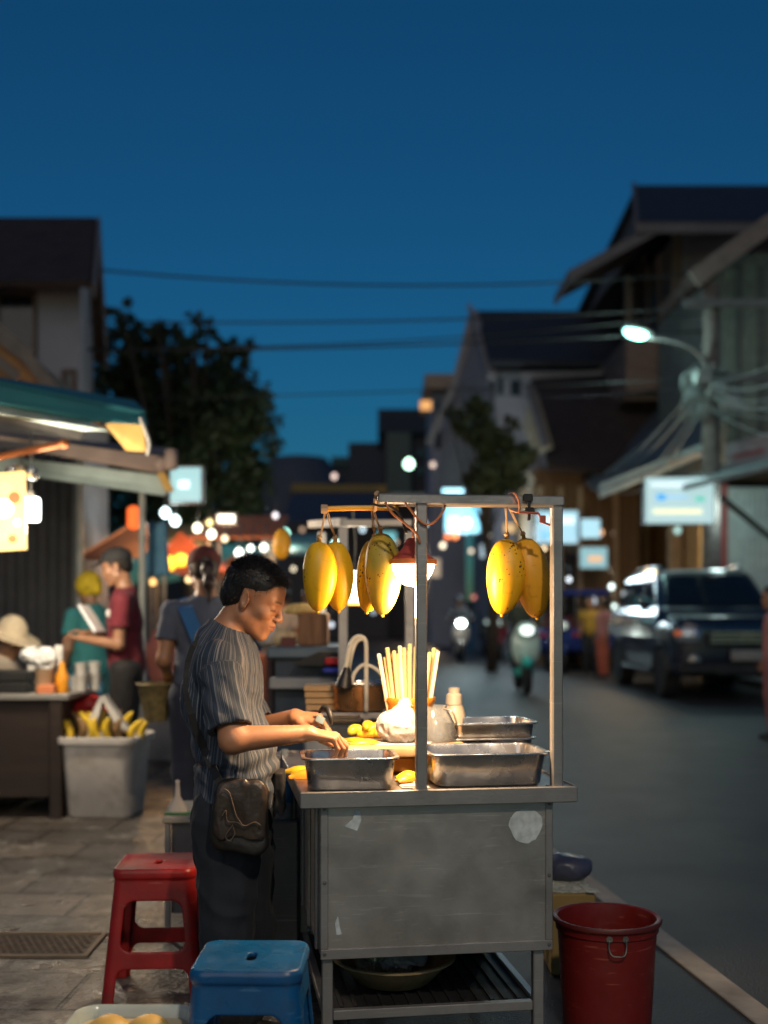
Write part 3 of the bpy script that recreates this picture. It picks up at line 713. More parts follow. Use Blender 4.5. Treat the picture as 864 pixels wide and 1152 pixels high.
# papayas
def papaya_mat(name, a, b, green=0.0, spots=.3):
    m = mat(name, a, .46, var=.12, vscale=9, rvar=.07, sss=.25, bump=.03, bscale=150)
    nt = m.node_tree; N = nt.nodes; L = nt.links; bs = N['Principled BSDF']; src = bs.inputs['Base Color'].links[0].from_socket
    tc = N.new('ShaderNodeTexCoord')
    nz = N.new('ShaderNodeTexNoise'); nz.inputs['Scale'].default_value = 11; nz.inputs['Detail'].default_value = 5; L.new(tc.outputs['Object'], nz.inputs[0])
    mr = N.new('ShaderNodeMapRange'); mr.inputs[1].default_value = .56-.30*green; mr.inputs[2].default_value = .80-.25*green; L.new(nz.outputs['Fac'], mr.inputs[0])
    mx = N.new('ShaderNodeMix'); mx.data_type = 'RGBA'; L.new(mr.outputs[0], mx.inputs[0]); L.new(src, mx.inputs[6]); mx.inputs[7].default_value = (*b,1)
    vo = N.new('ShaderNodeTexVoronoi'); vo.inputs['Scale'].default_value = 80; L.new(tc.outputs['Object'], vo.inputs['Vector'])
    n2 = N.new('ShaderNodeTexNoise'); n2.inputs['Scale'].default_value = 16; L.new(tc.outputs['Object'], n2.inputs[0])
    gm = N.new('ShaderNodeMapRange'); gm.inputs[1].default_value = .60-.16*spots; gm.inputs[2].default_value = .64-.06*spots; gm.inputs[3].default_value = 0; gm.inputs[4].default_value = .30; L.new(n2.outputs['Fac'], gm.inputs[0])
    lt = N.new('ShaderNodeMath'); lt.operation = 'LESS_THAN'; L.new(vo.outputs['Distance'], lt.inputs[0]); L.new(gm.outputs[0], lt.inputs[1])
    m2 = N.new('ShaderNodeMix'); m2.data_type = 'RGBA'; L.new(lt.outputs[0], m2.inputs[0]); L.new(mx.outputs[2], m2.inputs[6]); m2.inputs[7].default_value = (.07,.035,.012,1)
    n3 = N.new('ShaderNodeTexNoise'); n3.inputs['Scale'].default_value = 22; n3.inputs['Detail'].default_value = 6; n3.inputs['Distortion'].default_value = 1.5; L.new(tc.outputs['Object'], n3.inputs[0])
    r3 = N.new('ShaderNodeMapRange'); r3.inputs[1].default_value = .60; r3.inputs[2].default_value = .72; r3.inputs[4].default_value = .45; L.new(n3.outputs['Fac'], r3.inputs[0])
    m3 = N.new('ShaderNodeMix'); m3.data_type = 'RGBA'; L.new(r3.outputs[0], m3.inputs[0]); L.new(m2.outputs[2], m3.inputs[6]); m3.inputs[7].default_value = (.42,.20,.03,1)
    L.new(m3.outputs[2], bs.inputs['Base Color']); return m
PY1 = papaya_mat('papaya_yellow', (.92,.52,.012), (.86,.40,.01), 0, .1)
PY2 = papaya_mat('papaya_spotted', (.92,.48,.012), (.85,.40,.02), .1, 1.0)
PY3 = papaya_mat('papaya_greenish', (.74,.42,.03), (.40,.33,.04), .9, .9)
PY4 = papaya_mat('papaya_orange', (.82,.40,.02), (.70,.26,.02), 0, .25)
STEM = mat('fruit_stem', (.45,.28,.08), .7); STRING = mat('string', (.55,.36,.20), .9)
def papaya(top, L, W, ax, ma, label, hang, seed, fat=.0, stringpts=None):
    """top = stem end, ax = downward direction"""
    ax = Vector(ax).normalized(); top = Vector(top); rs = np.random.default_rng(seed)
    q = Vector((0,0,-1)).rotation_difference(ax).to_matrix(); n = 40; mm = 34; vs = []; fs = []; ph = rs.uniform(0,6.28)
    for i in range(mm+1):
        t = i/mm
        r = W/2*(math.sin(math.pi*min(1,t**.86))**.47)*(1+.06*fat*math.sin(math.pi*t*1.6-1.2))
        if t > .93: r = r*(1-.15*(t-.93)/.07)
        z = -L*t - (.012 if i == mm else 0)*0
        bend = .05*W*math.sin(math.pi*t)
        for k in range(n):
            a = 2*math.pi*k/n; rr = r*(1+.022*math.cos(5*a+ph)+.012*math.cos(3*a+ph*2))
            vs.append(top+q@Vector((rr*math.cos(a)+bend, rr*math.sin(a), z)))
    for i in range(mm):
        for k in range(n): j = (k+1)%n; fs.append((i*n+k, i*n+j, (i+1)*n+j, (i+1)*n+k))
    m = MB(); m.add(vs, fs); tip = top+ax*L; m.lathe([(.007,-.006),(.005,.003),(0,.006)], tip, 10, ax)
    root = m.build('papaya', ma, None, True); tag(root, label, 'papaya', 'yellow papayas hanging from the cart frame')
    m = MB(); m.tube([top+ax*.004, top-ax*.010+Vector((.001,0,0)), top-ax*.020], [.0075,.0050,.0058], 10); m.build('stem', STEM, root, True)
    wire([Vector(hang), Vector(hang).lerp(top, .5)+Vector((.0015*rs.uniform(-1,1),-.003,0)), top-ax*.012], .0017, STRING, 'string', root)
    wire([Vector(hang)+Vector((.004,.002,.004)), Vector(hang).lerp(top, .5)+Vector((.004,.004,0)), top-ax*.010+Vector((.003,.002,0))], .0015, STRING, 'string', root)
    m = MB(); m.lathe([(.0075,-.004),(.0090,0),(.0075,.004)], top-ax*.012, 10, ax); m.build('knot', STRING, root, True)
Pd = lambda px, py, D: P(px, py, D)
hA = Lc(.076,.12,ZT-.016); hB = Lc(.222,.12,ZT-.010); hC = Lc(.632,.12,ZT+.004)
papaya(Pd(359,609,3.50), .214, .104, (-.02,0,-1), PY1, 'smooth yellow papaya at the far left of the row, nearest the vendor', hA, 1)
papaya(Pd(377,609,3.57), .218, .096, (.05,0,-1), PY1, 'smooth yellow papaya tucked behind the leftmost one', hA+Vector((.006,.01,0)), 2)
papaya(Pd(421,607,3.61), .230, .100, (-.10,0,-1), PY2, 'orange papaya half hidden behind the green blotched one', hB+Vector((-.004,.012,0)), 3)
papaya(Pd(428,599,3.535), .255, .112, (.02,0,-1), PY3, 'green blotched papaya with brown spots left of the lamp', hB, 4, .2)
papaya(Pd(570,606,3.57), .238, .120, (-.06,0,-1), PY2, 'speckled yellow papaya of the pair by the right post', hC, 5, .2)
papaya(Pd(589,605,3.61), .256, .118, (.17,0,-1), PY4, 'clean orange yellow papaya leaning against the right post', hC+Vector((.012,.01,0)), 6, .1)

# steel food pans
def pan(cx, cy, w, d, z0, h, rz, label, full=None, grp='steel food pans on the cart'):
    m = MB(); r = .035; o = .014
    s = [(w*.86,d*.80,z0,r*.9),(w*.90,d*.86,z0+.006,r),(w*.97,d*.95,z0+h-.006,r*1.1),(w*.975,d*.955,z0+h-.003,r*1.1),(w+o,d+o,z0+h-.001,r*1.2),(w+o+.002,d+o+.002,z0+h-.004,r*1.2),(w+o+.003,d+o+.003,z0+h,r*1.2),
         (w+o,d+o,z0+h+.002,r*1.2),(w*.965,d*.945,z0+h+.0015,r*1.05),(w*.955,d*.93,z0+h-.004,r),(w*.89,d*.85,z0+.008,r*.9),(w*.84,d*.78,z0+.004,r*.8)]
    m.rloft(s, (cx,cy), 7, rz=rz); o = m.build('food_pan', ST_PAN, None, True, 50)
    return tag(o, label, 'food pan', grp)
def cpos(u, v): q = Lc(u,v,0); return q.x, q.y
x, y = cpos(.150,.125); pan(x, y, .275, .215, CZ+.001, .096, CYAW-R(3), 'small deep steel pan at the left front corner of the cart counter')
x, y = cpos(.568,.165); pan(x, y, .362, .265, CZ+.001, .100, CYAW, 'wide steel pan at the right front corner between the two posts')
x, y = cpos(.672,.545); pan(x, y, .298, .215, CZ+.001, .100, CYAW, 'lower of two nested steel pans behind the wide front pan'); pan(x+.004, y+.004, .301, .218, CZ+.052, .100, CYAW+R(1), 'upper of two nested steel pans behind the wide front pan')
# ---------------------------------------------------------------- things on the counter
x, y = cpos(.39,.40)
m = MB(MC); m.box((.225,.36,CZ+.001),(.50,.56,CZ+.060), bev=.01); tag(m.build('storage_box', ORANGEP, None), 'orange plastic box under the cutting board', 'box')
m = MB(MC); m.rloft([(.42,.27,CZ+.062,.012),(.424,.274,CZ+.066,.014),(.424,.274,CZ+.090,.014),(.418,.268,CZ+.094,.012)], (.355,.44), 5, rz=R(-2)); tag(m.build('cutting_board', WOOD, None, True, 40), 'thick pale wooden cutting board on the cart counter', 'cutting board')
BZ = CZ+.0945
m = MB(MC)
for k in range(3): m.slab([(.27+.01*k,.36+.015*k,BZ+.0015*k+.0005),(.44+.008*k,.345+.02*k,BZ+.0015*k+.0005),(.45,.47,BZ+.0015*k+.0005),(.26,.49,BZ+.0015*k+.0005)], (0,0,.001))
tag(m.build('wrapping_paper', PAPER, None), 'sheets of white wrapping paper lying on the cutting board', 'paper')
FLESH = mat('papaya_flesh', (.85,.36,.03), .35, sss=.2, var=.15, vscale=30); FY = mat('yellow_peel', (.75,.50,.03), .4, var=.2, vscale=20)
GP = mat('green_yellow_peel', (.52,.50,.04), .4, var=.4, vscale=25)
def chunk(c, L, r, rz, ma, label, name='papaya_slice', cat='fruit slice', grp='cut papaya pieces'):
    m = MB(); vs = []; fs = []; n = 10; k = 9; c = Vector(c)
    for i in range(k):
        t = i/(k-1); rr = r*(math.sin(math.pi*min(max(t,.04),.96))**.6); bz = .25*r*math.sin(math.pi*t)
        for j in range(n):
            a = math.pi*j/(n-1); p = Vector(((t-.5)*L, rr*math.cos(a), rr*math.sin(a)*.8+bz*.0))
            vs.append(c+Matrix.Rotation(rz,3,'Z')@p)
    for i in range(k-1):
        for j in range(n-1): fs.append((i*n+j, i*n+j+1, (i+1)*n+j+1, (i+1)*n+j))
        fs.append((i*n+n-1, i*n, (i+1)*n, (i+1)*n+n-1))
    m.add(vs, fs); o = m.build(name, ma, None, True, 50); return tag(o, label, cat, grp)
for i, (u, v, z, L, r, a, ma, lab) in enumerate([
    (.235,.40,BZ+.001,.11,.020,.4,FLESH,'cut papaya piece on the board under the vendor near hand'),
    (.215,.47,BZ+.001,.10,.018,-.3,FLESH,'cut papaya piece at the left end of the cutting board'),
    (.055,.315,CZ+.002,.15,.036,.3,FLESH,'peeled orange papaya half on the counter behind the small pan'),
    (.030,.42,CZ+.002,.12,.030,-.2,FY,'yellow papaya piece at the left edge of the counter'),
    (.115,.40,CZ+.002,.13,.036,.1,FY,'yellow papaya half behind the small steel pan'),
    (.325,.14,CZ+.010,.07,.026,.8,FLESH,'orange fruit chunk between the two front pans'),
    (.345,.20,CZ+.010,.08,.030,.2,FY,'pale yellow fruit chunk between the two front pans'),]):
    chunk(Lc(u,v,z), L, r, a, ma, lab)
m = MB(MC); m.slab([(.300,.050,CZ+.002),(.385,.045,CZ+.002),(.375,.22,CZ+.002),(.305,.22,CZ+.002)], (0,0,.0015)); m.slab([(.305,.07,CZ+.005),(.37,.06,CZ+.0045),(.38,.12,CZ+.006),(.31,.13,CZ+.004)], (0,0,.0015))
tag(m.build('napkin', PAPER, None), 'white paper napkin between the two front pans', 'napkin')
for i, (px, py, L, r, a) in enumerate(((402,824,.06,.017,.3),(413,827,.07,.018,-.2),(424,822,.065,.017,.1),(433,826,.07,.020,.5),(441,829,.06,.016,-.3),(418,819,.05,.015,.9))):
    c = P(px, py, 3.92); c.z = BZ+.000 if False else c.z
    lab = ['small green banana at the left end of the bunch heap','yellow green banana second from the left in the heap','green topped banana in the middle of the heap','plump yellow banana beside the plastic bag','short yellow banana touching the plastic bag','small yellow banana lying on top of the heap'][i]
    m = MB(); pts = [c+Matrix.Rotation(a,3,'Z')@Vector(((t-.5)*L, .018*math.sin(math.pi*t), .010*math.sin(math.pi*t))) for t in np.linspace(0,1,9)]
    m.tube(pts, [r*.35,r*.8,r,r*1.05,r*1.05,r,r*.9,r*.6,r*.25], 9); tag(m.build('banana', GP if i % 2 == 0 else FY, None, True), lab, 'banana', 'small bananas behind the cutting board')
m = MB(MC); m.box((.17,.575,CZ+.001),(.40,.72,CZ+.083), bev=.01); tag(m.build('crate', mat('green_crate', (.05,.16,.08), .6), None), 'low green crate carrying the small bananas', 'crate')
# stick jar
jx, jy = (461-432)/330, 3.93
jar = thing('stick_holder', (jx,jy,CZ), 'orange plastic tub full of bamboo sticks', 'tub')
m = MB(); m.lathe([(.060,CZ+.001),(.068,CZ+.01),(.083,CZ+.215),(.088,CZ+.222),(.088,CZ+.236),(.082,CZ+.236),(.079,CZ+.215),(.062,CZ+.012),(0,CZ+.012)], (jx,jy,0), 32); m.build('tub', ORANGEP, jar, True, 40)
BAM = mat('bamboo', (.74,.52,.25), .55, var=.18, vscale=10, stretch=(1,1,.2)); BAM2 = mat('bamboo_pale', (.80,.70,.50), .55, var=.1)
for k in range(22):
    a = rng.uniform(0, 6.28); r0 = rng.uniform(.0,.045); ln = rng.uniform(.385,.425)
    px = -.105+.21*(k+.5)/22+rng.uniform(-.008,.008)
    top = Vector((jx+px*1.02, jy+rng.uniform(-.05,.05), CZ+ln*(1-.5*abs(px)))); bot = Vector((jx+px*.42, jy+rng.uniform(-.03,.03), CZ+.018))
    m = MB(); d = (top-bot).normalized(); m.tube([bot, top-d*.008, top-d*.002, top], [.0062,.0075,.0070,.0045], 8)
    o = m.build('bamboo_stick', BAM if k % 7 else BAM2, None, True, 50)
    tag(o, 'long round bamboo stick standing in the orange tub', 'stick', 'bamboo sticks in the orange tub')
# glass jug and plastic bag
gx, gy = (488-432)/335, 3.86
jug = thing('glass_jug', (gx,gy,CZ), 'clear glass jug holding cloudy liquid right of the bamboo sticks', 'jug')
GL = mat('jug_glass', (.80,.86,.90), .08, var=.03, trans=.85, rvar=.04); 
m = MB(); m.lathe([(.066,CZ+.001),(.074,CZ+.01),(.077,CZ+.110),(.070,CZ+.150),(.048,CZ+.195),(.042,CZ+.205),(.044,CZ+.212),(.040,CZ+.212),(.038,CZ+.204),(.044,CZ+.193),(.066,CZ+.148),(.073,CZ+.108),(.070,CZ+.014),(0,CZ+.012)], (gx,gy,0), 36); m.build('glass', GL, jug, True, 50)
m = MB(); m.lathe([(0,CZ+.016),(.067,CZ+.016),(.070,CZ+.100),(0,CZ+.101)], (gx,gy,0), 30); m.build('liquid', mat('cloudy_liquid', (.42,.36,.30), .25), jug, True, 50)
wire([(gx+.03,gy-.03,CZ+.205),(gx+.058,gy-.05,CZ+.195),(gx+.075,gy-.03,CZ+.15)], .003, ST_TUBE, 'wire_handle', jug)
def bagf(p):
    c = Vector((.060,3.80,CZ+.175)); d = sd_cap(p, (c.x-.005,c.y,CZ+.150), (c.x+.010,c.y+.01,CZ+.215), .070, .030)
    d = smin(d, sd_ell(p, (c.x-.028,c.y,CZ+.150), (.058,.045,.055)), .03); return smax(d+.010*np.abs(fbm(p*26,3)), (CZ+.0965)-p[:,2], .004)
V, Q = sdf_mesh(bagf, (-.07,3.68,CZ+.08), (.19,3.92,CZ+.30), .005)
tag(mesh_obj('plastic_bag', V, Q, mat('thin_plastic', (.80,.79,.78), .22, trans=.35, var=.08, bump=.4, bscale=60), None, True), 'crumpled clear white plastic bag in front of the stick tub', 'plastic bag')
m = MB(); m.box((.085,3.722,CZ+.215),(.098,3.728,CZ+.226), bev=.003); tag(m.build('bag_clip', mat('orange_tag', (.7,.13,.03), .4), None), 'tiny orange clip on the clear plastic bag', 'clip')
# white bottle on a dish
bx, by = (512-432)/318, 4.09
m = MB(); m.rloft([(.13,.12,CZ+.001,.02),(.15,.14,CZ+.09,.02)], (bx+.01,by), 5); tag(m.build('container', mat('cream_tub', (.55,.50,.42), .5), None, True, 40), 'cream tub standing under the white bottle', 'container')
bot = thing('sauce_bottle', (bx,by,CZ+.0915), 'short cream sauce bottle with a stepped cap right of the jug', 'bottle')
CREAM = mat('cream_plastic', (.66,.56,.44), .45)
z0 = CZ+.092; m = MB(); m.lathe([(.034,z0),(.037,z0+.005),(.038,z0+.070),(.030,z0+.098),(.026,z0+.104),(0,z0+.105)], (bx,by,0), 28); m.build('bottle_body', CREAM, bot, True, 45)
m = MB(); m.lathe([(.029,z0+.1055),(.030,z0+.110),(.028,z0+.140),(.020,z0+.146),(.021,z0+.163),(.012,z0+.166),(0,z0+.166)], (bx-.003,by,0), 28); m.build('cap', mat('white_cap', (.72,.66,.56), .4), bot, True, 40)
m = MB(); m.lathe([(.022,z0+.002),(.028,z0+.004),(.030,z0+.03),(.027,z0+.03),(.024,z0+.008),(0,z0+.006)], (bx+.045,by-.02,0), 20); tag(m.build('small_dish', WHITEP, None, True, 45), 'small white dish beside the cream bottle', 'dish')
# lower shelf: basin with bags
bc = Lc(.315,.30,0)
BAS = mat('old_basin', (.36,.27,.14), .5, dirt=(.12,.08,.05), dscale=14)
m = MB(); z0 = .179; m.lathe([(.10,z0),(.115,z0+.002),(.175,z0+.062),(.188,z0+.072),(.196,z0+.074),(.197,z0+.080),(.186,z0+.081),(.170,z0+.064),(.110,z0+.008),(0,z0+.006)], (bc.x,bc.y,0), 48); tag(m.build('basin', BAS, None, True, 50), 'wide tan basin on the lower shelf of the cart', 'basin')
def scrap(c, r, seed, ma, label, name='plastic_bag', cat='plastic bag', k=22, amp=.035, h=.006, cut=None):
    def f(p): 
        d = sd_ell(p, c, r)+amp*np.abs(fbm(p*k+seed,3))-amp*.3
        return d if cut is None else smax(d, cut-p[:,2], .003)
    rr = np.array(r)+.04; V, Q = sdf_mesh(f, A3(c)-rr, A3(c)+rr, h); return tag(mesh_obj(name, V, Q, ma, None, False), label, cat)
scrap(bc+Vector((-.075,-.02,z0+.085)), (.042,.04,.062), 3, mat('foil_bag', (.45,.37,.24), .3, metal=.4, var=.3, vscale=20), 'crumpled gold brown bag standing in the basin', k=18)
scrap(bc+Vector((.015,0,z0+.070)), (.085,.06,.040), 9, mat('grey_bag', (.30,.28,.25), .35, var=.2), 'crumpled grey plastic bag lying in the basin')
m = MB(MC); m.box((.50,.55,.176),(.68,.80,.325), bev=.006); tag(m.build('cardboard_box', mat('cardboard', (.30,.19,.09), .8, var=.2), None), 'brown cardboard box at the back of the lower shelf', 'box')
# hooked white pipes, copper pot, crate: on the stand just behind
ZS = 1.35-(800-688)/276   # stand shelf, D 4.7
st = thing('side_stand', P(400,800,4.7)*1.0-Vector((0,0,ZS)), 'low cream metal stand carrying the copper pot behind the cart', 'stand')
xs0, xs1 = P(343,800,4.7).x, P(452,800,4.7).x
m = MB(); m.box((xs0,4.62,ZS-.022),(xs1,4.645,ZS), bev=.003); m.box((xs0,4.90,ZS-.022),(xs1,4.925,ZS), bev=.003); m.box((xs0,4.646,ZS-.022),(xs0+.025,4.899,ZS), bev=.003); m.box((xs1-.025,4.646,ZS-.022),(xs1,4.899,ZS), bev=.003); m.build('stand_frame', WHITEP, st)
m = MB(); m.box((xs0+.026,4.646,ZS-.014),(xs1-.026,4.899,ZS-.004)); m.build('shelf_board', ST_DARK, st)
for (xx, yy) in ((xs0,4.62),(xs1-.025,4.62),(xs0,4.90),(xs1-.025,4.90),(P(412,800,4.63).x-.012,4.62)):
    m = MB(); m.box((xx,yy,0),(xx+.024,yy+.024,ZS-.0225), bev=.003); m.build('leg', WHITEP, st)
m = MB(); m.box((xs0+.026,4.66,.30),(xs1-.026,4.665,ZS-.03)); m.build('back_sheet', mat('navy_sheet', (.03,.045,.07), .5), st)
pc = P(405,785,4.74); COP = mat('copper', (.62,.30,.12), .30, metal=.85, var=.15)
pot = thing('cooking_pot', (pc.x,pc.y,ZS), 'copper coloured cooking pot with a pale rim behind the cutting board', 'pot')
m = MB(); m.lathe([(.098,ZS+.001),(.108,ZS+.006),(.112,ZS+.10),(.113,ZS+.108),(.109,ZS+.108),(.107,ZS+.10),(.100,ZS+.01),(0,ZS+.008)], (pc.x,pc.y,0), 40); m.build('pot_body', COP, pot, True, 45)
m = MB(); m.lathe([(.112,ZS+.107),(.118,ZS+.108),(.119,ZS+.116),(.110,ZS+.117),(.108,ZS+.110)], (pc.x,pc.y,0), 40); m.build('rim', ST_PAN, pot, True, 45)
m = MB(); m.lathe([(0,ZS+.078),(.104,ZS+.078)], (pc.x,pc.y,0), 30); m.build('broth', mat('broth', (.30,.17,.07), .2), pot)
WP = mat('cream_pipe', (.70,.68,.58), .3)
hk = thing('hook_rack', P(412,800,4.60)*1.0, 'cream bent pipe rack arching over the copper pot', 'rack'); hk.location.z = ZS
s47 = 1300/4.6
def p47(px, py, D=4.60): return P(px, py, D)
wire([p47(412,801),p47(412,760),p47(412,728),p47(410,719),p47(404,716),p47(397,720),p47(392,735),p47(389,752)], .0095, WP, 'pipe', hk, 10)
wire([p47(412,722),p47(407,719),p47(400,724),p47(395,740),p47(392,760,4.66)], .008, WP, 'pipe', hk, 10)
wire([p47(396,770),p47(398,759),p47(405,750),p47(412,748),p47(422,752),p47(430,760),p47(434,770),p47(436,792)], .008, WP, 'pipe', hk, 10)
m = MB(); a = p47(390,752); m.lathe([(.012,.005),(.03,-.045),(.036,-.075),(.03,-.08),(0,-.08)], a, 16, (.15,0,1)); m.build('nozzle', BLACK, hk, True, 40)
# crate stack, grinder, trays
for k, (zz) in enumerate((0,.026,.052,.078)):
    a = P(345,0,4.78).x; m = MB(); m.box((a-.003*k,4.73+.002*k,ZS+.001+zz),(P(377,0,4.78).x+.002*k,4.88,ZS+.024+zz), bev=.003)
    tag(m.build('wooden_tray', WOOD, None), ['bottom','second','third','top'][k]+' pale wooden tray in the stack left of the copper pot', 'tray', 'stacked pale wooden trays')
m = MB(); c = P(357,800,4.3); m.rloft([(.10,.09,.80+.03,.02),(.11,.10,.92,.02),(.07,.06,.955,.02),(.02,.02,.965,.01)], (c.x,c.y), 5); tag(m.build('plastic_tub', mat('blue_grey_plastic', (.10,.13,.18), .35), None, True, 40), 'dark blue grey plastic tub just beyond the vendor hands', 'tub')
m = MB(MC); m.box((-.12,.86,.0),(.05,1.02,.826), bev=.01); tag(m.build('support_crate', ST_DARK, None), 'tall dark metal box at the left rear corner of the cart', 'box')
for k in range(3):
    c = P(382,812-3*k,4.3); m = MB(); z = .93+.012*k; m.rloft([(.13,.10,z,.03),(.16,.13,z+.010,.035),(.155,.125,z+.010,.035),(.12,.09,z+.003,.03)], (c.x,c.y+.05), 5)
    tag(m.build('foam_tray', WHITEP, None, True, 40), ['lowest','middle','topmost'][k]+' white foam tray in the small stack below the copper pot', 'tray', 'white foam trays')
m = MB(); m.box((c.x-.07,c.y-.01,.0),(c.x+.07,c.y+.11,.929), bev=.006); tag(m.build('cabinet', mat('navy_box', (.03,.045,.07), .5), None), 'narrow navy cabinet under the white foam trays', 'cabinet')
# ---------------------------------------------------------------- vendor
def fabric(name, col, **k): return mat(name, col, .85, var=k.pop('var',.12), bump=.22, bscale=350, sheen=.04, **k)
def striped():
    m = fabric('striped_cotton', (.040,.052,.072), vscale=12); nt = m.node_tree; N = nt.nodes; L = nt.links; b = N['Principled BSDF']
    src = b.inputs['Base Color'].links[0].from_socket
    at = N.new('ShaderNodeAttribute'); at.attribute_name = 'su'
    mu = N.new('ShaderNodeMath'); mu.operation = 'MULTIPLY'; mu.inputs[1].default_value = 105; L.new(at.outputs['Fac'], mu.inputs[0])
    nz = N.new('ShaderNodeTexNoise'); nz.noise_dimensions = '1D'; nz.inputs['Scale'].default_value = 1; nz.inputs['Detail'].default_value = 2.5; nz.inputs['Roughness'].default_value = .6; L.new(mu.outputs[0], nz.inputs['W'])
    cr = N.new('ShaderNodeValToRGB'); e = cr.color_ramp.elements; cr.color_ramp.interpolation = 'LINEAR'
    e[0].position = .43; e[0].color = (.024,.038,.062,1); e[1].position = .575; e[1].color = (.034,.050,.078,1)
    for pos, c in ((.60,(.15,.165,.19,1)),(.64,(.20,.21,.235,1)),(.67,(.05,.06,.08,1)),(.375,(.10,.11,.13,1)),(.33,(.20,.20,.22,1))):
        x = e.new(pos); x.color = c
    L.new(nz.outputs['Fac'], cr.inputs[0]); L.new(cr.outputs[0], b.inputs['Base Color']); return m
SHIRTM = striped()
HAIRM = mat('black_hair', (.012,.010,.009), .42, var=.3, vscale=60)
DTR = fabric('dark_trousers', (.014,.018,.026))
D0 = 3.66
J = dict(head=P(285,674,D0), neck=P(249,722,D0), chest=P(250,776,D0), belly=P(262,842,D0), pelvis=P(262,902,D0),
         shR=P(246,746,3.51), shL=P(257,748,3.83), elR=P(262,832,3.42), elL=P(285,822,3.93), wrR=P(347,825,3.50), wrL=P(332,806,3.82),
         hipR=P(255,925,3.58), hipL=P(272,925,3.75), knR=P(254,1046,3.57), knL=P(279,1046,3.76), anR=P(248,1142,3.58), anL=P(276,1140,3.76))
vcfg = dict(label='man in a striped shirt cutting fruit at the steel cart, black bag on his hip', base=(P(262,0,D0).x, D0, 0), J=J,
    head=(-9,24,0), body=(2,7,0), h=.0065, hh=.0029, finehands=.0030, hs=.965, girth=.98, armr=.98, stubble=.5, skin=(.46,.215,.115),
    handR=((.93,.12,-.16),(.05,-.18,1),(0,1,0),[(32,42,25),(40,48,30),(46,50,30),(52,50,30)],dict(spread=.17,thumb=(.75,.45,-.55),s=.98)),
    handL=((.96,-.12,-.10),(.05,-.35,1),(0,-1,0),[(38,52,30),(48,58,35),(55,60,35),(60,60,35)],dict(spread=.06,thumb=(.8,.35,-.45),s=.98)),
    shirt=dict(mat=SHIRTM, hem=P(0,912,D0).z, hslope=.12, t=.019, sleeve=.86, flare=1.15, fold=.009, h=.0052, stripes=True, collar=.012, neckr=.94,
        extra=[lambda p: .012*np.exp(-((p[:,2]-.868+.05*(p[:,0]+.5))/.012)**2)*(p[:,0] < -.45),
               lambda p: -.020*np.exp(-((p[:,2]-.86)/.075)**2)*np.clip((p[:,0]+.50)/.15,0,1),
               lambda p: .005*np.sin((p[:,2]*1.0-(p[:,0]+.5)*.55)*95)*np.clip((p[:,0]+.52)/.12,0,1)*np.exp(-((p[:,2]-.86)/.10)**2)],
        sextra=[lambda p: .0035*np.sin((p[:,2]+p[:,0]*1.1)*85)*np.exp(-((p[:,2]-1.06)/.10)**2)]),
    trousers=dict(mat=DTR, top=.86, t=.026, low=1.1, fold=.014), shoes=((1,-.1,0), mat('dark_shoe', (.02,.018,.016), .6)),
    hair=dict(mat=HAIRM, thick=.0015, strands=24000, lift=.75))
vroot, vHR, vhc, vh = person(vcfg)
SF = vcfg['_shirt']
# belt line end, bag with strap
def on_shirt(px, py, d0=3.2, d1=4.0):
    ds = np.linspace(d0, d1, 220); pts = np.array([A3(P(px,py,d)) for d in ds]); v = SF(pts); k = np.argmax(v < .001)
    return Vector(pts[k]) if v[k] < .001 else P(px,py,3.66)
sp = [on_shirt(px,py)+Vector((0,-.006,0)) for (px,py) in ((226,719),(219,727),(213,745),(211,762),(212,785),(216,803),(221,820),(230,842),(239,862))]
sp[0] += Vector((.01,.03,.01)); sp.insert(0, P(236,712,3.74)); sp += [P(245,876,3.44), P(249,886,3.435)]
BAGM = mat('worn_leather', (.016,.014,.012), .50, var=.3, vscale=8, bump=.15, bscale=90); bag = thing('shoulder_bag', (P(272,0,3.44).x,3.44,P(0,960,3.44).z), 'worn black leather crossbody bag on the hip of the man at the cart', 'bag')
bc_ = P(271,913,3.44); BRm = np.array((Matrix.Rotation(R(4),3,'Z')@Matrix.Rotation(R(3),3,'Y')).to_matrix() if False else Matrix.Rotation(R(3),3,'Y'))
def rr2(q, cx, cz, hx, hz, r, hy):
    a = np.abs(q[:,0]-cx)-(hx-r); b = np.abs(q[:,2]-cz)-(hz-r); d2 = np.hypot(np.maximum(a,0), np.maximum(b,0))+np.minimum(np.maximum(a,b),0)-r
    return smax(d2, np.abs(q[:,1])-hy, .024)
def bagsdf(p):
    q = (p-A3(bc_))@BRm; w = .084+.010*np.clip(-q[:,2]/.1,-1,1)
    d = rr2(q, .0, -.012, .088+.008*np.clip(-q[:,2]/.1,-1,1), .118, .055, .034)
    f = .010*np.abs(fbm(q*np.array((9,9,6))+5,3)); return d+f
def flapsdf(p):
    q = (p-A3(bc_))@BRm; d = rr2(q+np.array((0,.036,0)), .004, .010, .082, .098, .040, .012)
    f = .009*np.abs(fbm(q*np.array((15,15,9))+1,3)); edge = .006*np.sin(q[:,0]*60)
    return np.maximum(d+f, -(q[:,2]+.070+edge+.25*np.abs(q[:,0]-.03)))
V, Q = sdf_mesh(bagsdf, A3(bc_)-.19, A3(bc_)+.19, .0042); mesh_obj('bag_body', V, Q, BAGM, bag, True)
V, Q = sdf_mesh(flapsdf, A3(bc_)-.17, A3(bc_)+.17, .0038); mesh_obj('flap', V, Q, mat('flap_leather', (.055,.040,.030), .36, var=.35, vscale=9, bump=.2, bscale=80), bag, True)
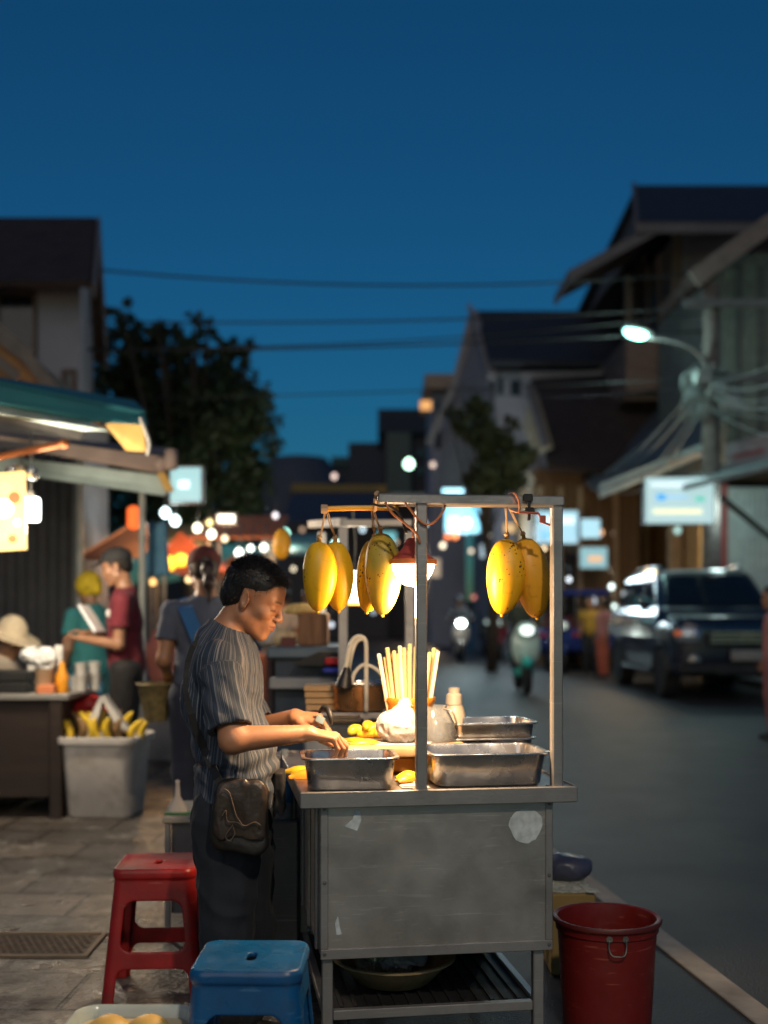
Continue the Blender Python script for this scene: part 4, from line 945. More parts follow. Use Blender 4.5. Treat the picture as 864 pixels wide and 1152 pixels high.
def band(pts, w, t, name, ma, parent, nrm=Vector((0,-1,0))):
    m = MB(); vs = []; fs = []
    for i, p in enumerate(pts):
        d = (pts[min(i+1,len(pts)-1)]-pts[max(i-1,0)]).normalized(); s = d.cross(nrm).normalized(); n = s.cross(d).normalized()
        for (a,b) in ((-1,-1),(1,-1),(1,1),(-1,1)): vs.append(p+s*a*w/2+n*b*t/2)
    for i in range(len(pts)-1):
        for k in range(4): j = (k+1)%4; fs.append((i*4+k,i*4+j,(i+1)*4+j,(i+1)*4+k))
    fs += [(3,2,1,0), tuple(len(pts)*4-4+k for k in range(4))]; m.add(vs, fs); return m.build(name, ma, parent)
sm = []
for i in range(len(sp)-1):
    for k in range(4): sm.append(sp[i].lerp(sp[i+1], k/4))
sm.append(sp[-1]); band(sm, .025, .005, 'strap', mat('strap_web', (.010,.010,.011), .7, bump=.2, bscale=300), bag)
def b44(px, py, D=3.380): return P(px, py, D)
GOLD = mat('tan_lace', (.13,.09,.06), .6)
wire([b44(247,893),b44(252,888),b44(258,892),b44(262,905),b44(266,918),b44(272,927)], .0018, GOLD, 'lace', bag)
wire([b44(250,918),b44(254,912),b44(256,924),b44(266,925),b44(276,929),b44(286,925),b44(294,929)], .0020, GOLD, 'lace', bag)
wire([b44(262,928),b44(254,940),b44(258,946),b44(264,938),b44(262,930)], .0016, GOLD, 'lace', bag)
# knife, fruit in hand
hw = Vector(J['wrL']); kn = thing('paring_knife', hw, 'small dark handled knife held in the far hand of the man at the cart', 'knife')
a = P(356,811,3.83)
m = MB(); m.tube([P(359,801,3.78),P(364,796,3.77),P(369,797,3.76),P(372,806,3.75),P(373,815,3.74)], [.006,.010,.011,.010,.004], 12); m.build('handle', BLACK, kn, True)
m = MB(); m.slab([P(357,804,3.77),P(366,808,3.75),P(363,815,3.74),P(355,811,3.76)], (0,.002,0)); m.build('blade', mat('pale_blade', (.45,.62,.66), .2, metal=.5), kn)
# dark cloth hanging from his front
def clothf(p):
    c = P(315,893,3.66); q = p-A3(c); return np.maximum(sd_rbox(q, (0,0,0), (.020,.05,.078), .012)+.010*np.abs(fbm(q*np.array((30,30,12)),3)), -(q[:,2]+.060+.012*np.sin(q[:,0]*260)))
c = A3(P(315,893,3.66)); V, Q = sdf_mesh(clothf, c-np.array((.06,.10,.13)), c+np.array((.06,.10,.13)), .0045)
tag(mesh_obj('cloth', V, Q, mat('black_cloth', (.012,.012,.015), .9), None, True), 'black rag hanging between the man at the cart and the counter', 'cloth')

# ---------------------------------------------------------------- stools
def stool_mesh(c, w, H, rz, seed=0):
    c = A3(c); cs, sn = math.cos(rz), math.sin(rz)
    def f(p):
        q = p-c; x = q[:,0]*cs+q[:,1]*sn; y = -q[:,0]*sn+q[:,1]*cs; z = q[:,2]
        hw = w/2-.012+(H-z)*.095; r = .035
        ax, ay = np.abs(x), np.abs(y); qx = ax-(hw-r); qy = ay-(hw-r)
        d2 = np.hypot(np.maximum(qx,0), np.maximum(qy,0))+np.minimum(np.maximum(qx,qy),0)-r
        shell = np.abs(d2+.0045)-.0045
        def op(u, top_c, half, rr, wd):
            a_ = np.abs(u)-(wd-rr); b_ = np.abs(z-top_c)-(half-rr); return np.hypot(np.maximum(a_,0), np.maximum(b_,0))+np.minimum(np.maximum(a_,b_),0)-rr
        wo = hw-.044
        for u in (x, y):
            o1 = op(u, H*.585, H*.185, .035, wo*.96); o2 = op(u, 0, H*.27, .03, wo*.98); shell = smax(shell, -np.minimum(o1, o2), .005)
        # corner ribs
        rib = np.maximum(np.minimum(np.abs(ax-(hw-.036))-.003, np.abs(ay-(hw-.036))-.003), np.maximum(-(ax-(hw-.038)), -(ay-(hw-.038))))
        rib = np.maximum(rib, d2)
        shell = np.minimum(shell, rib)
        shell = np.maximum(shell, z-(H-.010)); shell = np.maximum(shell, -z)
        # seat with a rolled lip and finger slot
        hs_ = w/2-.006; qx = ax-(hs_-.04); qy = ay-(hs_-.04); ds = np.hypot(np.maximum(qx,0), np.maximum(qy,0))+np.minimum(np.maximum(qx,qy),0)-.04
        seat = smax(ds, np.abs(z-(H-.006+.004*np.clip(ds/.03+1,0,1)))-.0065, .006)
        lip = smax(ds-.004, np.abs(z-(H-.016))-.014, .008); lip = np.maximum(lip, -(ds+.010))
        slot = np.maximum(np.abs(np.hypot(x, np.maximum(np.abs(y)-.022,0)))-.012, -1)
        seat = smax(np.minimum(seat, lip), -slot, .003)
        return smin(shell, seat, .008)
    return sdf_mesh(f, c+np.array((-w*.85,-w*.85,-.01)), c+np.array((w*.85,w*.85,H+.03)), .0036)
for (px, D, w, rz, ma, lab) in ((179, 4.12, .292, R(3), mat('red_plastic', (.36,.018,.018), .38, var=.25, vscale=7, dirt=(.13,.03,.025), dscale=16), 'dark red plastic stool behind the man at the cart'),
                                (283, 2.99, .288, R(-1), mat('blue_plastic', (.004,.080,.23), .30, var=.2, vscale=6, dirt=(.03,.07,.13), dscale=18), 'glossy blue plastic stool nearest the viewer beside the cart')):
    b = Vector(((px-432)/1300*D, D, 0)); V, Q = stool_mesh(b, w, .458, rz); o = mesh_obj('stool', V, Q, ma, None, True); tag(o, lab, 'stool', 'plastic stools')
for mm_, cc_, am_ in ((MATS['red_plastic'],(.45,.10,.08,1),.5),(MATS['blue_plastic'],(.08,.22,.42,1),.4)): scuff(mm_, am_, cc_)
# foreground tub
tx, ty = (141-432)/1300*2.86, 2.90
TUBM = mat('milky_plastic', (.46,.56,.56), .16, trans=.15, var=.15, rvar=.08)
m = MB(); zt = 1.35-(1150-688)/448; m.rloft([(.24,.20,.002,.04),(.26,.22,.012,.05),(.295,.25,zt-.02,.055),(.312,.266,zt-.012,.06),(.316,.270,zt,.06),(.306,.260,zt+.001,.058),(.285,.240,zt-.012,.05),(.25,.21,.02,.045)], (tx,ty), 8)
tag(m.build('tub', TUBM, None, True, 50), 'milky blue green plastic tub in the bottom left corner', 'tub')
m = MB(); m.rloft([(.25,.21,.022,.04),(.272,.23,zt-.030,.045)], (tx,ty), 6); tag(m.build('paper_lining', mat('cream_paper', (.50,.44,.30), .7, var=.2), None), 'cream wrapped goods filling the milky tub', 'package')
for i,(dx,a) in enumerate(((-.055,.2),(.045,-.1))): chunk((tx+dx,ty+.02,zt-.028), .12, .050, a, mat('peel_cream', (.62,.42,.12), .5, var=.2), ['left','right'][i]+' pale yellow fruit half in the milky tub', 'fruit_half', 'fruit half', 'fruit halves in the milky tub')
# red bucket
bx, by = (684-432)/1300*3.76, 3.78; RB = mat('bucket_red', (.17,.012,.010), .42, var=.2, vscale=8, dirt=(.10,.012,.01), dscale=8)
scuff(RB, .5, (.42,.10,.07,1))
bk = thing('bucket', (bx,by,0), 'big dark red bucket with a wire handle standing right of the cart', 'bucket'); zr = .352
m = MB(); m.lathe([(.135,.001),(.142,.006),(.160,zr-.04),(.166,zr-.036),(.167,zr-.004),(.172,zr),(.168,zr+.004),(.160,zr+.001),(.155,zr-.04),(.136,.012),(0,.010)], (bx,by,0), 56); m.build('bucket_body', RB, bk, True, 50)
m = MB(); m.lathe([(.168,zr-.012),(.176,zr-.010),(.177,zr-.001),(.174,zr+.0042),(.1685,zr+.0045)], (bx,by,0), 56); m.build('rim', mat('rim_dark', (.09,.012,.010), .5), bk, True, 50)
def pbk(a, z, r=.172): return (bx+r*math.sin(a), by-r*math.cos(a), z)
wire([pbk(-.14,zr-.03),pbk(-.15,zr-.055),pbk(-.10,zr-.075,.178),pbk(.02,zr-.078,.182),pbk(.12,zr-.075,.180),pbk(.17,zr-.055),pbk(.16,zr-.028)], .0028, ST_DARK, 'wire_handle', bk, 8)
m = MB(); m.lathe([(.010,0),(.010,.004)], pbk(-.14,zr-.028,.166), 12, (math.sin(-.14),-math.cos(-.14),0)); m.lathe([(.010,0),(.010,.004)], pbk(.16,zr-.028,.166), 12, (math.sin(.16),-math.cos(.16),0)); m.build('handle_mount', ST_DARK, bk)
# box and bag behind the bucket
q = P(650,1003,4.35); m = MB(); m.box((q.x-.11,4.28,.001),(q.x+.055,4.62,1.35-(1001-688)/299), bev=.006); tag(m.build('carton', mat('yellow_carton', (.30,.20,.07), .7), None), 'yellow carton standing behind the red bucket', 'box')
zc = 1.35-(1001-688)/299
m = MB(); m.slab([(q.x-.10,4.29,zc+.002),(q.x+.07,4.285,zc+.003),(q.x+.045,4.50,zc+.002),(q.x-.09,4.50,zc+.002)], (0,0,.004)); m.slab([(q.x+.02,4.27,zc+.0075),(q.x+.075,4.27,zc+.005),(q.x+.06,4.40,zc+.0075),(q.x+.01,4.40,zc+.008)], (0,0,.002)); tag(m.build('newspaper', mat('printed_paper', (.45,.46,.38), .8, var=.5, vscale=60), None), 'folded printed paper lying on the yellow carton', 'paper')
scrap(Vector((q.x-.015,4.50,zc+.052)), (.10,.08,.055), 4, mat('violet_bag', (.06,.065,.11), .4), 'violet blue plastic bag on the yellow carton', k=12, amp=.012)
# low table behind the vendor
x0, x1 = P(182,0,4.75).x, P(338,0,4.75).x; zt = .500
tb = thing('low_table', ((x0+x1)/2,4.95,0), 'low pale steel table standing behind the legs of the man at the cart', 'table')
m = MB(); m.box((x0,4.75,zt-.022),(x1,5.20,zt), bev=.005); m.build('table_top', mat('pale_steel', (.44,.42,.36), .4, metal=.4, var=.2), tb)
for (xx, yy) in ((x0+.01,4.76),(x1-.035,4.76),(x0+.01,5.165),(x1-.035,5.165)):
    m = MB(); m.box((xx,yy,0),(xx+.022,yy+.022,zt-.0225), bev=.003); m.build('leg', ST_TUBE, tb)
m = MB(); m.box((x0+.035,4.765,.235),(x1-.036,5.18,.250)); m.build('lower_shelf', ST_PAN, tb)
m = MB(); m.box((x0+.034,4.785,.10),(x0+.25,4.79,zt-.024)); m.build('side_sheet', mat('grey_sheet', (.16,.16,.16), .5, metal=.3), tb)
xa, xb = P(300,0,4.85).x, P(334,0,4.85).x
m = MB(); m.box((xa,4.80,.2505),(xb,5.0,.415), bev=.008); m.box((xa+.01,4.81,.4155),(xb-.01,4.99,.43), bev=.004); tag(m.build('plastic_jar', mat('amber_plastic', (.42,.17,.04), .35), None), 'amber plastic box on the shelf of the low table', 'box')
m = MB(); m.box((xa-.06,4.80,.001),(xb,5.05,.20), bev=.01); tag(m.build('crate', mat('navy_crate', (.015,.03,.08), .5), None), 'navy crate under the low table', 'crate')
q = P(197,0,4.85)
dp = thing('hand_broom', (q.x,4.85,zt), 'white and green plastic table brush on the low table', 'brush')
m = MB(); m.lathe([(.045,zt+.010),(.040,zt+.03),(.012,zt+.075),(.008,zt+.13),(.011,zt+.14),(0,zt+.145)], (q.x+.01,4.85,0), 16, sx=1.0, sy=.4); m.build('handle', WHITEP, dp, True, 50)
m = MB(); m.box((q.x-.045,4.83,zt+.0005),(q.x+.065,4.87,zt+.0095), bev=.003); m.build('bristle_block', mat('leaf_green', (.06,.28,.12), .6), dp)
q = P(320,888,4.2)
wb = thing('water_bottle', (q.x,4.2,.001), 'tall plastic bottle with a blue label squeezed between the man and the cart', 'bottle')
m = MB(); m.lathe([(.035,.60),(.036,.605),(.036,.78),(.014,.83),(.014,.85),(0,.851)], (q.x,4.2,0), 20); m.build('bottle_body', mat('pet', (.5,.6,.7), .15, trans=.7), wb, True, 45)
m = MB(); m.lathe([(.0365,.66),(.0365,.74)], (q.x,4.2,0), 20); m.build('label', mat('blue_label', (.05,.25,.6), .4), wb, True)
m = MB(); m.box((q.x-.06,4.14,.0),(q.x+.055,4.27,.599), bev=.006); tag(m.build('stand_box', ST_DARK, None), 'narrow dark box under the blue labelled bottle', 'box')
# ---------------------------------------------------------------- ground
U = Vector((math.sin(R(-5.5)), math.cos(R(-5.5)), 0)); UR = Vector((U.y, -U.x, 0))   # along the street / to its right
m = MB(); m.slab([(-900,-60,-.012),(900,-60,-.012),(900,1500,-.012),(-900,1500,-.012)], (0,0,-.5)); g = m.build('ground', mat('earth', (.06,.055,.05), .9), None); tag(g, kind='structure')
def strip(name, off0, off1, a0, a1, z, ma):
    m = MB(); pts = [U*a0+UR*off0, U*a0+UR*off1, U*a1+UR*off1, U*a1+UR*off0]; m.slab([(p.x,p.y,z) for p in pts], (0,0,-.003)); o = m.build(name, ma, None); tag(o, kind='structure'); return o
AS = mat('asphalt', (.034,.036,.040), .52, var=.08, vscale=.9, bump=.6, bscale=120, rvar=.03, dirt=(.056,.056,.056), dscale=5, damt=.3)
strip('road', .25, 22, -6, 160, -.004, AS)
PV = mat('paving', (.100,.086,.076), .46, var=.35, vscale=2.2, rvar=.28, bump=.5, bscale=30)
nt = PV.node_tree; N = nt.nodes; L = nt.links; b = N['Principled BSDF']; src = b.inputs['Base Color'].links[0].from_socket
tc = N.new('ShaderNodeTexCoord'); mp = N.new('ShaderNodeMapping'); mp.inputs['Rotation'].default_value = (0,0,R(2)); L.new(tc.outputs['Object'], mp.inputs[0])
br = N.new('ShaderNodeTexBrick'); br.inputs['Scale'].default_value = 1.0; br.inputs['Brick Width'].default_value = .70; br.inputs['Row Height'].default_value = .40; br.inputs['Mortar Size'].default_value = .011; br.inputs['Mortar Smooth'].default_value = .3
br.inputs['Color1'].default_value = (.60,.60,.60,1); br.inputs['Color2'].default_value = (1.30,1.22,1.12,1); br.inputs['Mortar'].default_value = (.22,.20,.19,1); L.new(mp.outputs[0], br.inputs[0])
mx = N.new('ShaderNodeMix'); mx.data_type = 'RGBA'; mx.blend_type = 'MULTIPLY'; mx.inputs[0].default_value = 1; L.new(src, mx.inputs[6]); L.new(br.outputs[0], mx.inputs[7])
nz = N.new('ShaderNodeTexNoise'); nz.inputs['Scale'].default_value = 3.2; nz.inputs['Detail'].default_value = 9; nz.inputs['Roughness'].default_value = .72; L.new(tc.outputs['Object'], nz.inputs[0])
mr = N.new('ShaderNodeMapRange'); mr.inputs[1].default_value = .545; mr.inputs[2].default_value = .60; mr.inputs[4].default_value = .7; L.new(nz.outputs['Fac'], mr.inputs[0])
m2 = N.new('ShaderNodeMix'); m2.data_type = 'RGBA'; L.new(mr.outputs[0], m2.inputs[0]); L.new(mx.outputs[2], m2.inputs[6]); m2.inputs[7].default_value = (.24,.225,.20,1); L.new(m2.outputs[2], b.inputs['Base Color'])
bp = N.new('ShaderNodeBump'); bp.inputs['Strength'].default_value = .8; bp.inputs['Distance'].default_value = .012; bp.invert = True; L.new(br.outputs['Fac'], bp.inputs['Height'])
L.new(b.inputs['Normal'].links[0].from_socket, bp.inputs['Normal']); L.new(bp.outputs[0], b.inputs['Normal'])
strip('pavement', -14, .245, -6, 60, 0, PV)
m = MB(); m.box((6.62,12,-.003),(16,70,.12)); tag(m.build('far_pavement', mat('far_paving', (.13,.12,.11), .7), None), kind='structure')
# pale kerb line right of the cart
m = MB(); a = P(660,0,1); pts = [(.985,5.63),(1.075,5.63),(1.345,3.4),(1.255,3.4)]
k0 = Vector((.98,5.63,0)); kd = (Vector((1.215,3.78,0))-k0).normalized(); kn_ = Vector((-kd.y,kd.x,0)); k1 = k0+kd*5.5; k2 = k0-kd*60
m.slab([(p.x,p.y,.0) for p in (k2, k2+kn_*.10, k1+kn_*.10, k1)], (0,0,.006)); tag(m.build('kerb_line', mat('kerb_concrete', (.26,.25,.23), .8, var=.3, vscale=6), None), kind='structure')
m = MB(); p0 = U*11+UR*4.2
# drain cover
dg = thing('drain_cover', (-1.42,4.66,0), 'rusty rectangular drain cover set in the paving at the left', 'drain cover'); RUST = mat('rust', (.10,.065,.04), .7, var=.4, vscale=20, bump=.3)
m = MB(); X0, X1, Y0, Y1 = -1.80, -1.155, 4.50, 4.84
m.box((X0,Y0,.0005),(X1,Y0+.02,.010)); m.box((X0,Y1-.02,.0005),(X1,Y1,.010)); m.box((X0,Y0+.0205,.0005),(X0+.02,Y1-.0205,.010)); m.box((X1-.02,Y0+.0205,.0005),(X1,Y1-.0205,.010)); m.build('frame', mat('tan_frame', (.22,.16,.10), .7, var=.3), dg)
m = MB(); m.box((X0+.0205,Y0+.0205,.0003),(X1-.0205,Y1-.0205,.003)); 
for i in range(20):
    for j in range(9):
        xx = X0+.035+i*.0300+(.015 if j % 2 else 0); yy = Y0+.035+j*.031
        if xx+.02 < X1-.03: m.box((xx,yy,.0032),(xx+.018,yy+.012,.007))
m.build('grate', RUST, dg)

# ---------------------------------------------------------------- buildings
RT = mat('roof_tiles', (.030,.030,.040), .7, var=.25, vscale=3, bump=.4, bscale=14); RTB = mat('roof_brown', (.045,.028,.024), .75, var=.25, vscale=3, bump=.4, bscale=14)
TIM = mat('dark_timber', (.13,.085,.060), .75, var=.3, vscale=3, stretch=(6,6,.5), bump=.2); TIM2 = mat('timber_panel', (.22,.14,.11), .75, var=.25, vscale=2, stretch=(1,1,7))
PLA = mat('pale_plaster', (.30,.29,.33), .85, var=.12, vscale=1.2, dirt=(.18,.17,.18), dscale=1.0); CON = mat('grey_concrete', (.20,.19,.19), .85, var=.2, vscale=1)
WBL = mat('window_dark', (.012,.014,.02), .12); TINR = mat('tin_roof', (.11,.12,.13), .5, metal=.3, var=.3, vscale=1.5, stretch=(1,9,1)); FAS = mat('fascia_tin', (.35,.42,.42), .45, var=.2)
def polyslab(name, pts, t, ma, parent=None):
    pts = [Vector(p) for p in pts]; n = (pts[1]-pts[0]).cross(pts[2]-pts[0]).normalized(); m = MB(); m.slab(pts, n*t); return m.build(name, ma, parent)
def windowp(parent, x0, x1, z0, z1, y, ma=WBL, fr=PLA, axis='y', mull=1):
    m = MB(); w = .06
    def bx(a0,a1,b0,b1,t0,t1):
        m.box((a0,y+t0,b0),(a1,y+t1,b1)) if axis == 'y' else m.box((y+t0,a0,b0),(y+t1,a1,b1))
    bx(x0-w,x1+w,z0-w,z0,-.05,-.004); bx(x0-w,x1+w,z1,z1+w,-.05,-.004); bx(x0-w,x0,z0,z1,-.05,-.004); bx(x1,x1+w,z0,z1,-.05,-.004)
    for k in range(mull): c = x0+(x1-x0)*(k+1)/(mull+1); bx(c-.02,c+.02,z0,z1,-.045,-.012)
    f = m.build('window', fr, parent); m = MB()
    if axis == 'y': m.box((x0,y-.010,z0),(x1,y-.003,z1))
    else: m.box((y-.010,x0,z0),(y-.003,x1,z1))
    m.build('pane', ma, f)
# left gabled house: roof slope faces us, gable at the right
DL = 19.0
h = thing('house', (P(40,0,DL).x,21,0), 'white walled house with a dark roof at the upper left', 'house')
ze = P(0,325,DL).z; zr = P(0,252,21.0).z; A = P(90,0,DL); B = P(105,0,23.5); A.z = B.z = 0; e = A-Vector((9,0,0)); f_ = B-Vector((9,0,0)); up = Vector((0,0,1))
m = MB(); m.slab([e,A,B,f_], up*ze); M_ = (A+B)/2; m.slab([A+up*ze, B+up*ze, M_+up*(zr-.2)], (-.05,0,0)); m.build('wall', PLA, h)
ra = P(103,0,18.4); rb = P(109,0,21.0); rc = P(118,0,24.0); fx = Vector((-9,0,0))
pa = Vector((ra.x,18.4,ze-.15)); pb = Vector((rb.x,21.0,zr)); pc_ = Vector((rc.x,24.0,ze-.15))
polyslab('roof', [pa+fx, pa, pb, pb+fx], .12, RTB, h); polyslab('roof', [pb+fx, pb, pc_, pc_+fx], .12, RTB, h)
m = MB(); m.beam(pa+Vector((.04,0,-.04)),pb+Vector((.04,0,.02)),.05,.24); m.beam(pc_+Vector((.04,0,-.04)),pb+Vector((.04,0,.02)),.05,.24); m.build('bargeboard', mat('barge_grey', (.16,.14,.16), .8), h)
windowp(h, P(-120,0,DL).x, P(38,0,DL).x, P(0,440,DL).z, P(0,333,DL).z, DL, fr=TIM, mull=3)
windowp(h, P(74,0,DL).x, P(82,0,DL).x, P(0,450,DL).z, P(0,420,DL).z, DL, fr=TIM, mull=0)
# low brown porch roof in front of it
h = thing('porch_roof', (P(10,0,12).x,12,0), 'tan gabled porch roof peeking above the teal awning at the left', 'roof')
m = MB(); m.slab([P(-60,330,12),P(28,402,12),P(66,446,12),P(-60,446,12)], (0,2.5,0)); m.build('gable', mat('tan_board', (.42,.24,.11), .8, var=.25), h)
m = MB(); m.beam(P(-70,318,11.9),P(30,400,11.9),.10,.16); m.beam(P(-70,350,11.8),P(22,425,11.8),.08,.10); m.beam(P(26,396,11.85),P(68,448,11.85),.08,.12); m.build('bargeboard', mat('grey_board', (.22,.18,.15), .8), h)
m = MB(); m.box((P(-60,0,12).x,12.05,0),(P(60,0,12).x,14.4,P(0,447,12).z)); m.build('wall', CON, h)
# right timber house
K = 1.5; YF = 30.0; h = thing('house', (11,34,0), 'tall dark timber house with a steep hipped roof behind the street lamp', 'house'); xA = P(760,0,YF).x; YB = 36.5  # right-hand buildings scaled up about the camera to sit deeper, baked into these depths
zE = P(0,262,28.5).z; zW = zE+.45; zb0 = P(0,440,31.5).z-.3; zb1 = P(0,388,31.5).z-.2
m = MB(); m.box((xA,YF,P(0,452,YF).z),(xA+13,YB,zW)); m.build('wall', TIM, h)
m = MB(); m.box((xA+.15,YF-.06,P(0,420,YF).z),(xA+13,YF-.005,P(0,264,YF).z)); m.build('front_wall', mat('blue_plaster', (.20,.19,.23), .85, var=.15), h)
m = MB(); m.box((xA-.14,YF-.16,0),(xA+.13,YF-.065,zW)); m.build('corner_post', TIM, h)
for yy in (31.6,32.9,34.2,35.5): m = MB(); m.box((xA-.07,yy,P(0,400,33).z),(xA-.003,yy+.18,zW)); m.build('wall_batten', TIM2, h)
polyslab('balcony_panel', [(xA-1.3,30.0,zb0),(xA-1.3,36.3,zb0),(xA-1.3,36.3,zb1),(xA-1.3,30.0,zb1)], .10, TIM2, h)
polyslab('balcony_end', [(xA-1.29,30.0,zb0),(xA-.17,30.0,zb0),(xA-.17,30.0,zb1),(xA-1.29,30.0,zb1)], .10, TIM2, h)
m = MB(); m.box((xA-1.29,30.12,zb0-.20),(xA-.004,36.2,zb0-.01)); m.build('balcony_floor', TIM, h)
m = MB(); m.box((xA-1.27,30.14,zb0),(xA-1.09,30.32,P(0,312,30).z+.1)); m.build('balcony_post', TIM, h)
m = MB(); m.box((xA+.05,YF+.3,0),(xA+12.9,YB-.2,P(0,453,YF).z)); m.build('lower_wall', mat('brown_boards', (.17,.105,.055), .8, var=.3, vscale=2, stretch=(7,7,.4)), h)
xpk = P(712,0,32.6).x; zpk = P(0,207,33).z; xR = xA+14; xe = P(716,0,28.2).x
polyslab('roof', [(xe,28.2,zE),(xR,28.2,zE),(xR,33.6,zpk),(xpk+.3,33.6,zpk)], .18, RT, h); polyslab('roof', [(xpk+.3,33.6,zpk),(xR,33.6,zpk),(xR,38,zE),(xe,38,zE)], .18, RT, h)
xs = P(640,0,28.8).x; zs_ = P(0,314,28.8).z
polyslab('roof_skirt', [(xs,28.5,zs_),(xe+.5,28.3,zE+.02),(xe+.5,30.8,zE+.02),(xs,30.8,zs_)], .14, RTB, h)
m = MB(); m.slab([(xe+.3,30.0,zE+.05),(xpk+.45,33.6,zpk-.1),(xe+.3,36.8,zE+.05)], (.08,0,0)); m.build('gable', TIM, h)
BRG = mat('barge_pale', (.13,.11,.12), .8)
m = MB(); m.beam((xs-.03,28.46,zs_-.02),(xe+.52,28.22,zE+.02),.09,.24); m.beam((xe-.03,28.16,zE),(xR,28.16,zE),.08,.24); m.beam((xe-.0,28.2,zE+.12),(xpk+.22,33.5,zpk+.14),.10,.22); m.beam((xs-.04,28.46,zs_-.02),(xs-.04,30.8,zs_-.02),.08,.18); m.build('bargeboard', BRG, h)
windowp(h, xA+1.8, xA+3.9, P(0,400,YF).z, P(0,300,YF).z, YF-.065, fr=TIM, mull=1)
windowp(h, 33.2, 34.0, P(0,385,33).z, P(0,285,33).z, xA-.072, fr=TIM, axis='x', mull=0)
# far right building with planked wall
DR = 23.2
h = thing('house', (P(850,0,DR).x+1,26,0), 'pale planked building at the right edge under a sloping grey eave', 'house'); xq = P(818,0,DR).x
m = MB(); m.box((xq,DR,P(0,520,DR).z),(xq+8,29,P(0,285,DR).z)); m.build('wall', mat('green_grey_boards', (.17,.18,.155), .8, var=.2), h)
m = MB()
for k in range(18): m.box((xq+.15+k*.45,DR-.05,P(0,515,DR).z),(xq+.25+k*.45,DR-.002,P(0,300,DR).z))
tag(m.build('board_strips', mat('strip_grey', (.10,.105,.10), .8), h), kind='stuff')
polyslab('roof', [P(782,318,DR-1.4),P(900,232,DR-1.4),P(900,232,DR-1.4)+Vector((0,2.6,0)),P(782,318,DR-1.4)+Vector((0,2.6,0))], .2, RTB, h)
m = MB(); m.beam(P(780,314,DR-1.45),P(905,224,DR-1.45),.10,.34); m.build('bargeboard', mat('weathered_board', (.22,.18,.16), .8), h)
SH = mat('shutter_white', (.55,.60,.57), .55, var=.12); DS = 22.9
m = MB(); xs1 = P(818,0,DS).x
for k in range(34): m.box((xs1+.11*k,DS,0),(xs1+.11*k+.075,DS+.04,P(0,548,DS).z), bev=.02)
m.box((xs1,DS+.041,0),(xs1+3.8,DS+.12,P(0,548,DS).z)); m.build('shutter', SH, h)
m = MB(); m.box((P(806,0,DS).x,DS-.1,0),(P(817,0,DS).x,DS+.2,P(0,545,DS).z)); tag(m.build('column', mat('faded_red', (.36,.09,.08), .7), h), 'faded red column')
m = MB(); m.box((P(790,0,DS).x,DS-.1,0),(P(802,0,DS).x,DS+.2,P(0,550,DS).z)); tag(m.build('column', mat('yellow_column', (.70,.42,.10), .7), h), 'yellow column')
# awning and sign board over the shutter
aw = thing('awning', (P(830,0,21.8).x,22,0), 'grey green metal awning over the white shutter at the right edge', 'awning')
polyslab('awning_sheet', [P(768,552,20.6),P(905,518,20.6),P(905,504,22.8),P(772,540,22.8)], .07, FAS, aw); m = MB(); m.beam(P(812,560,20.8), P(868,606,22.7), .08); m.build('brace', BLACK, aw)
sg = thing('sign_board', (P(850,0,22.6).x,22.6,0), 'faded white and pink signboard above the grey green awning', 'sign')
m = MB(); m.slab([P(816,500,22.6),P(905,475,22.6),P(905,508,22.6),P(818,529,22.6)], (0,.08,0)); m.build('board', mat('sign_white', (.40,.37,.38), .6, var=.3, vscale=4), sg)
for i,(a,b_,c,d) in enumerate(((825,512,860,504),(832,521,880,509))):
    m = MB(); m.slab([P(a,b_,22.57),P(c,d,22.57),P(c,d+4,22.57),P(a,b_+4,22.57)], (0,.02,0)); m.build('marking', mat('violet_paint' if i else 'red_paint', (.16,.14,.3) if i else (.35,.08,.1), .6), sg)
# long lean-to roof and shopfront
ls = thing('shopfront', (P(700,0,30).x,30,0), 'brown timber shopfront under a long sloping tin roof', 'shop')
polyslab('roof', [P(676,556,26),P(790,512,22.8),P(800,432,28.5),P(622,520,38)], .10, TINR, ls)
polyslab('roof_lower', [P(560,560,42),P(676,546,28),P(640,500,38),P(590,530,46)], .10, RTB, ls)
polyslab('fascia', [P(674,545,26),P(790,499,22.8),P(790,513,22.8),P(674,560,26)], .05, FAS, ls)
m = MB(); m.slab([P(612,553,38),P(672,543,28.5),P(672,551,28.5),P(612,560,38)], (0,.05,0)); m.build('eave_board', mat('tan_eave', (.30,.24,.19), .8), ls)
xw1 = P(790,0,26).x
m = MB(); m.slab([(xw1+.2,44,0),(xw1,26,0),(xw1,26,P(0,545,26).z),(xw1+.2,44,P(0,545,26).z)], (.12,0,0)); m.build('wall', mat('shop_wood', (.38,.21,.08), .75, var=.3, vscale=2, stretch=(5,5,.4)), ls)
m = MB(); m.box((xw1,25.9,0),(P(815,0,26).x,26.05,P(0,545,26).z)); m.build('end_wall', mat('shop_wood2', (.26,.15,.06), .75, var=.3, vscale=2, stretch=(5,5,.4)), ls)
for yy in (27.6,31.0,35.5,40.5):
    m = MB(); m.box((xw1-.32,yy,0),(xw1-.04,yy+.28,P(0,562,yy).z)); m.build('column', mat('tan_column', (.40,.29,.18), .7), ls)
m = MB(); m.box((xw1-.03,28.8,0),(xw1-.002,29.9,2.6)); m.build('door', mat('door_dark', (.02,.018,.016), .5), ls)
m = MB(); m.box((xw1-.03,32.5,.9),(xw1-.002,34.2,2.6)); m.build('window', WBL, ls)
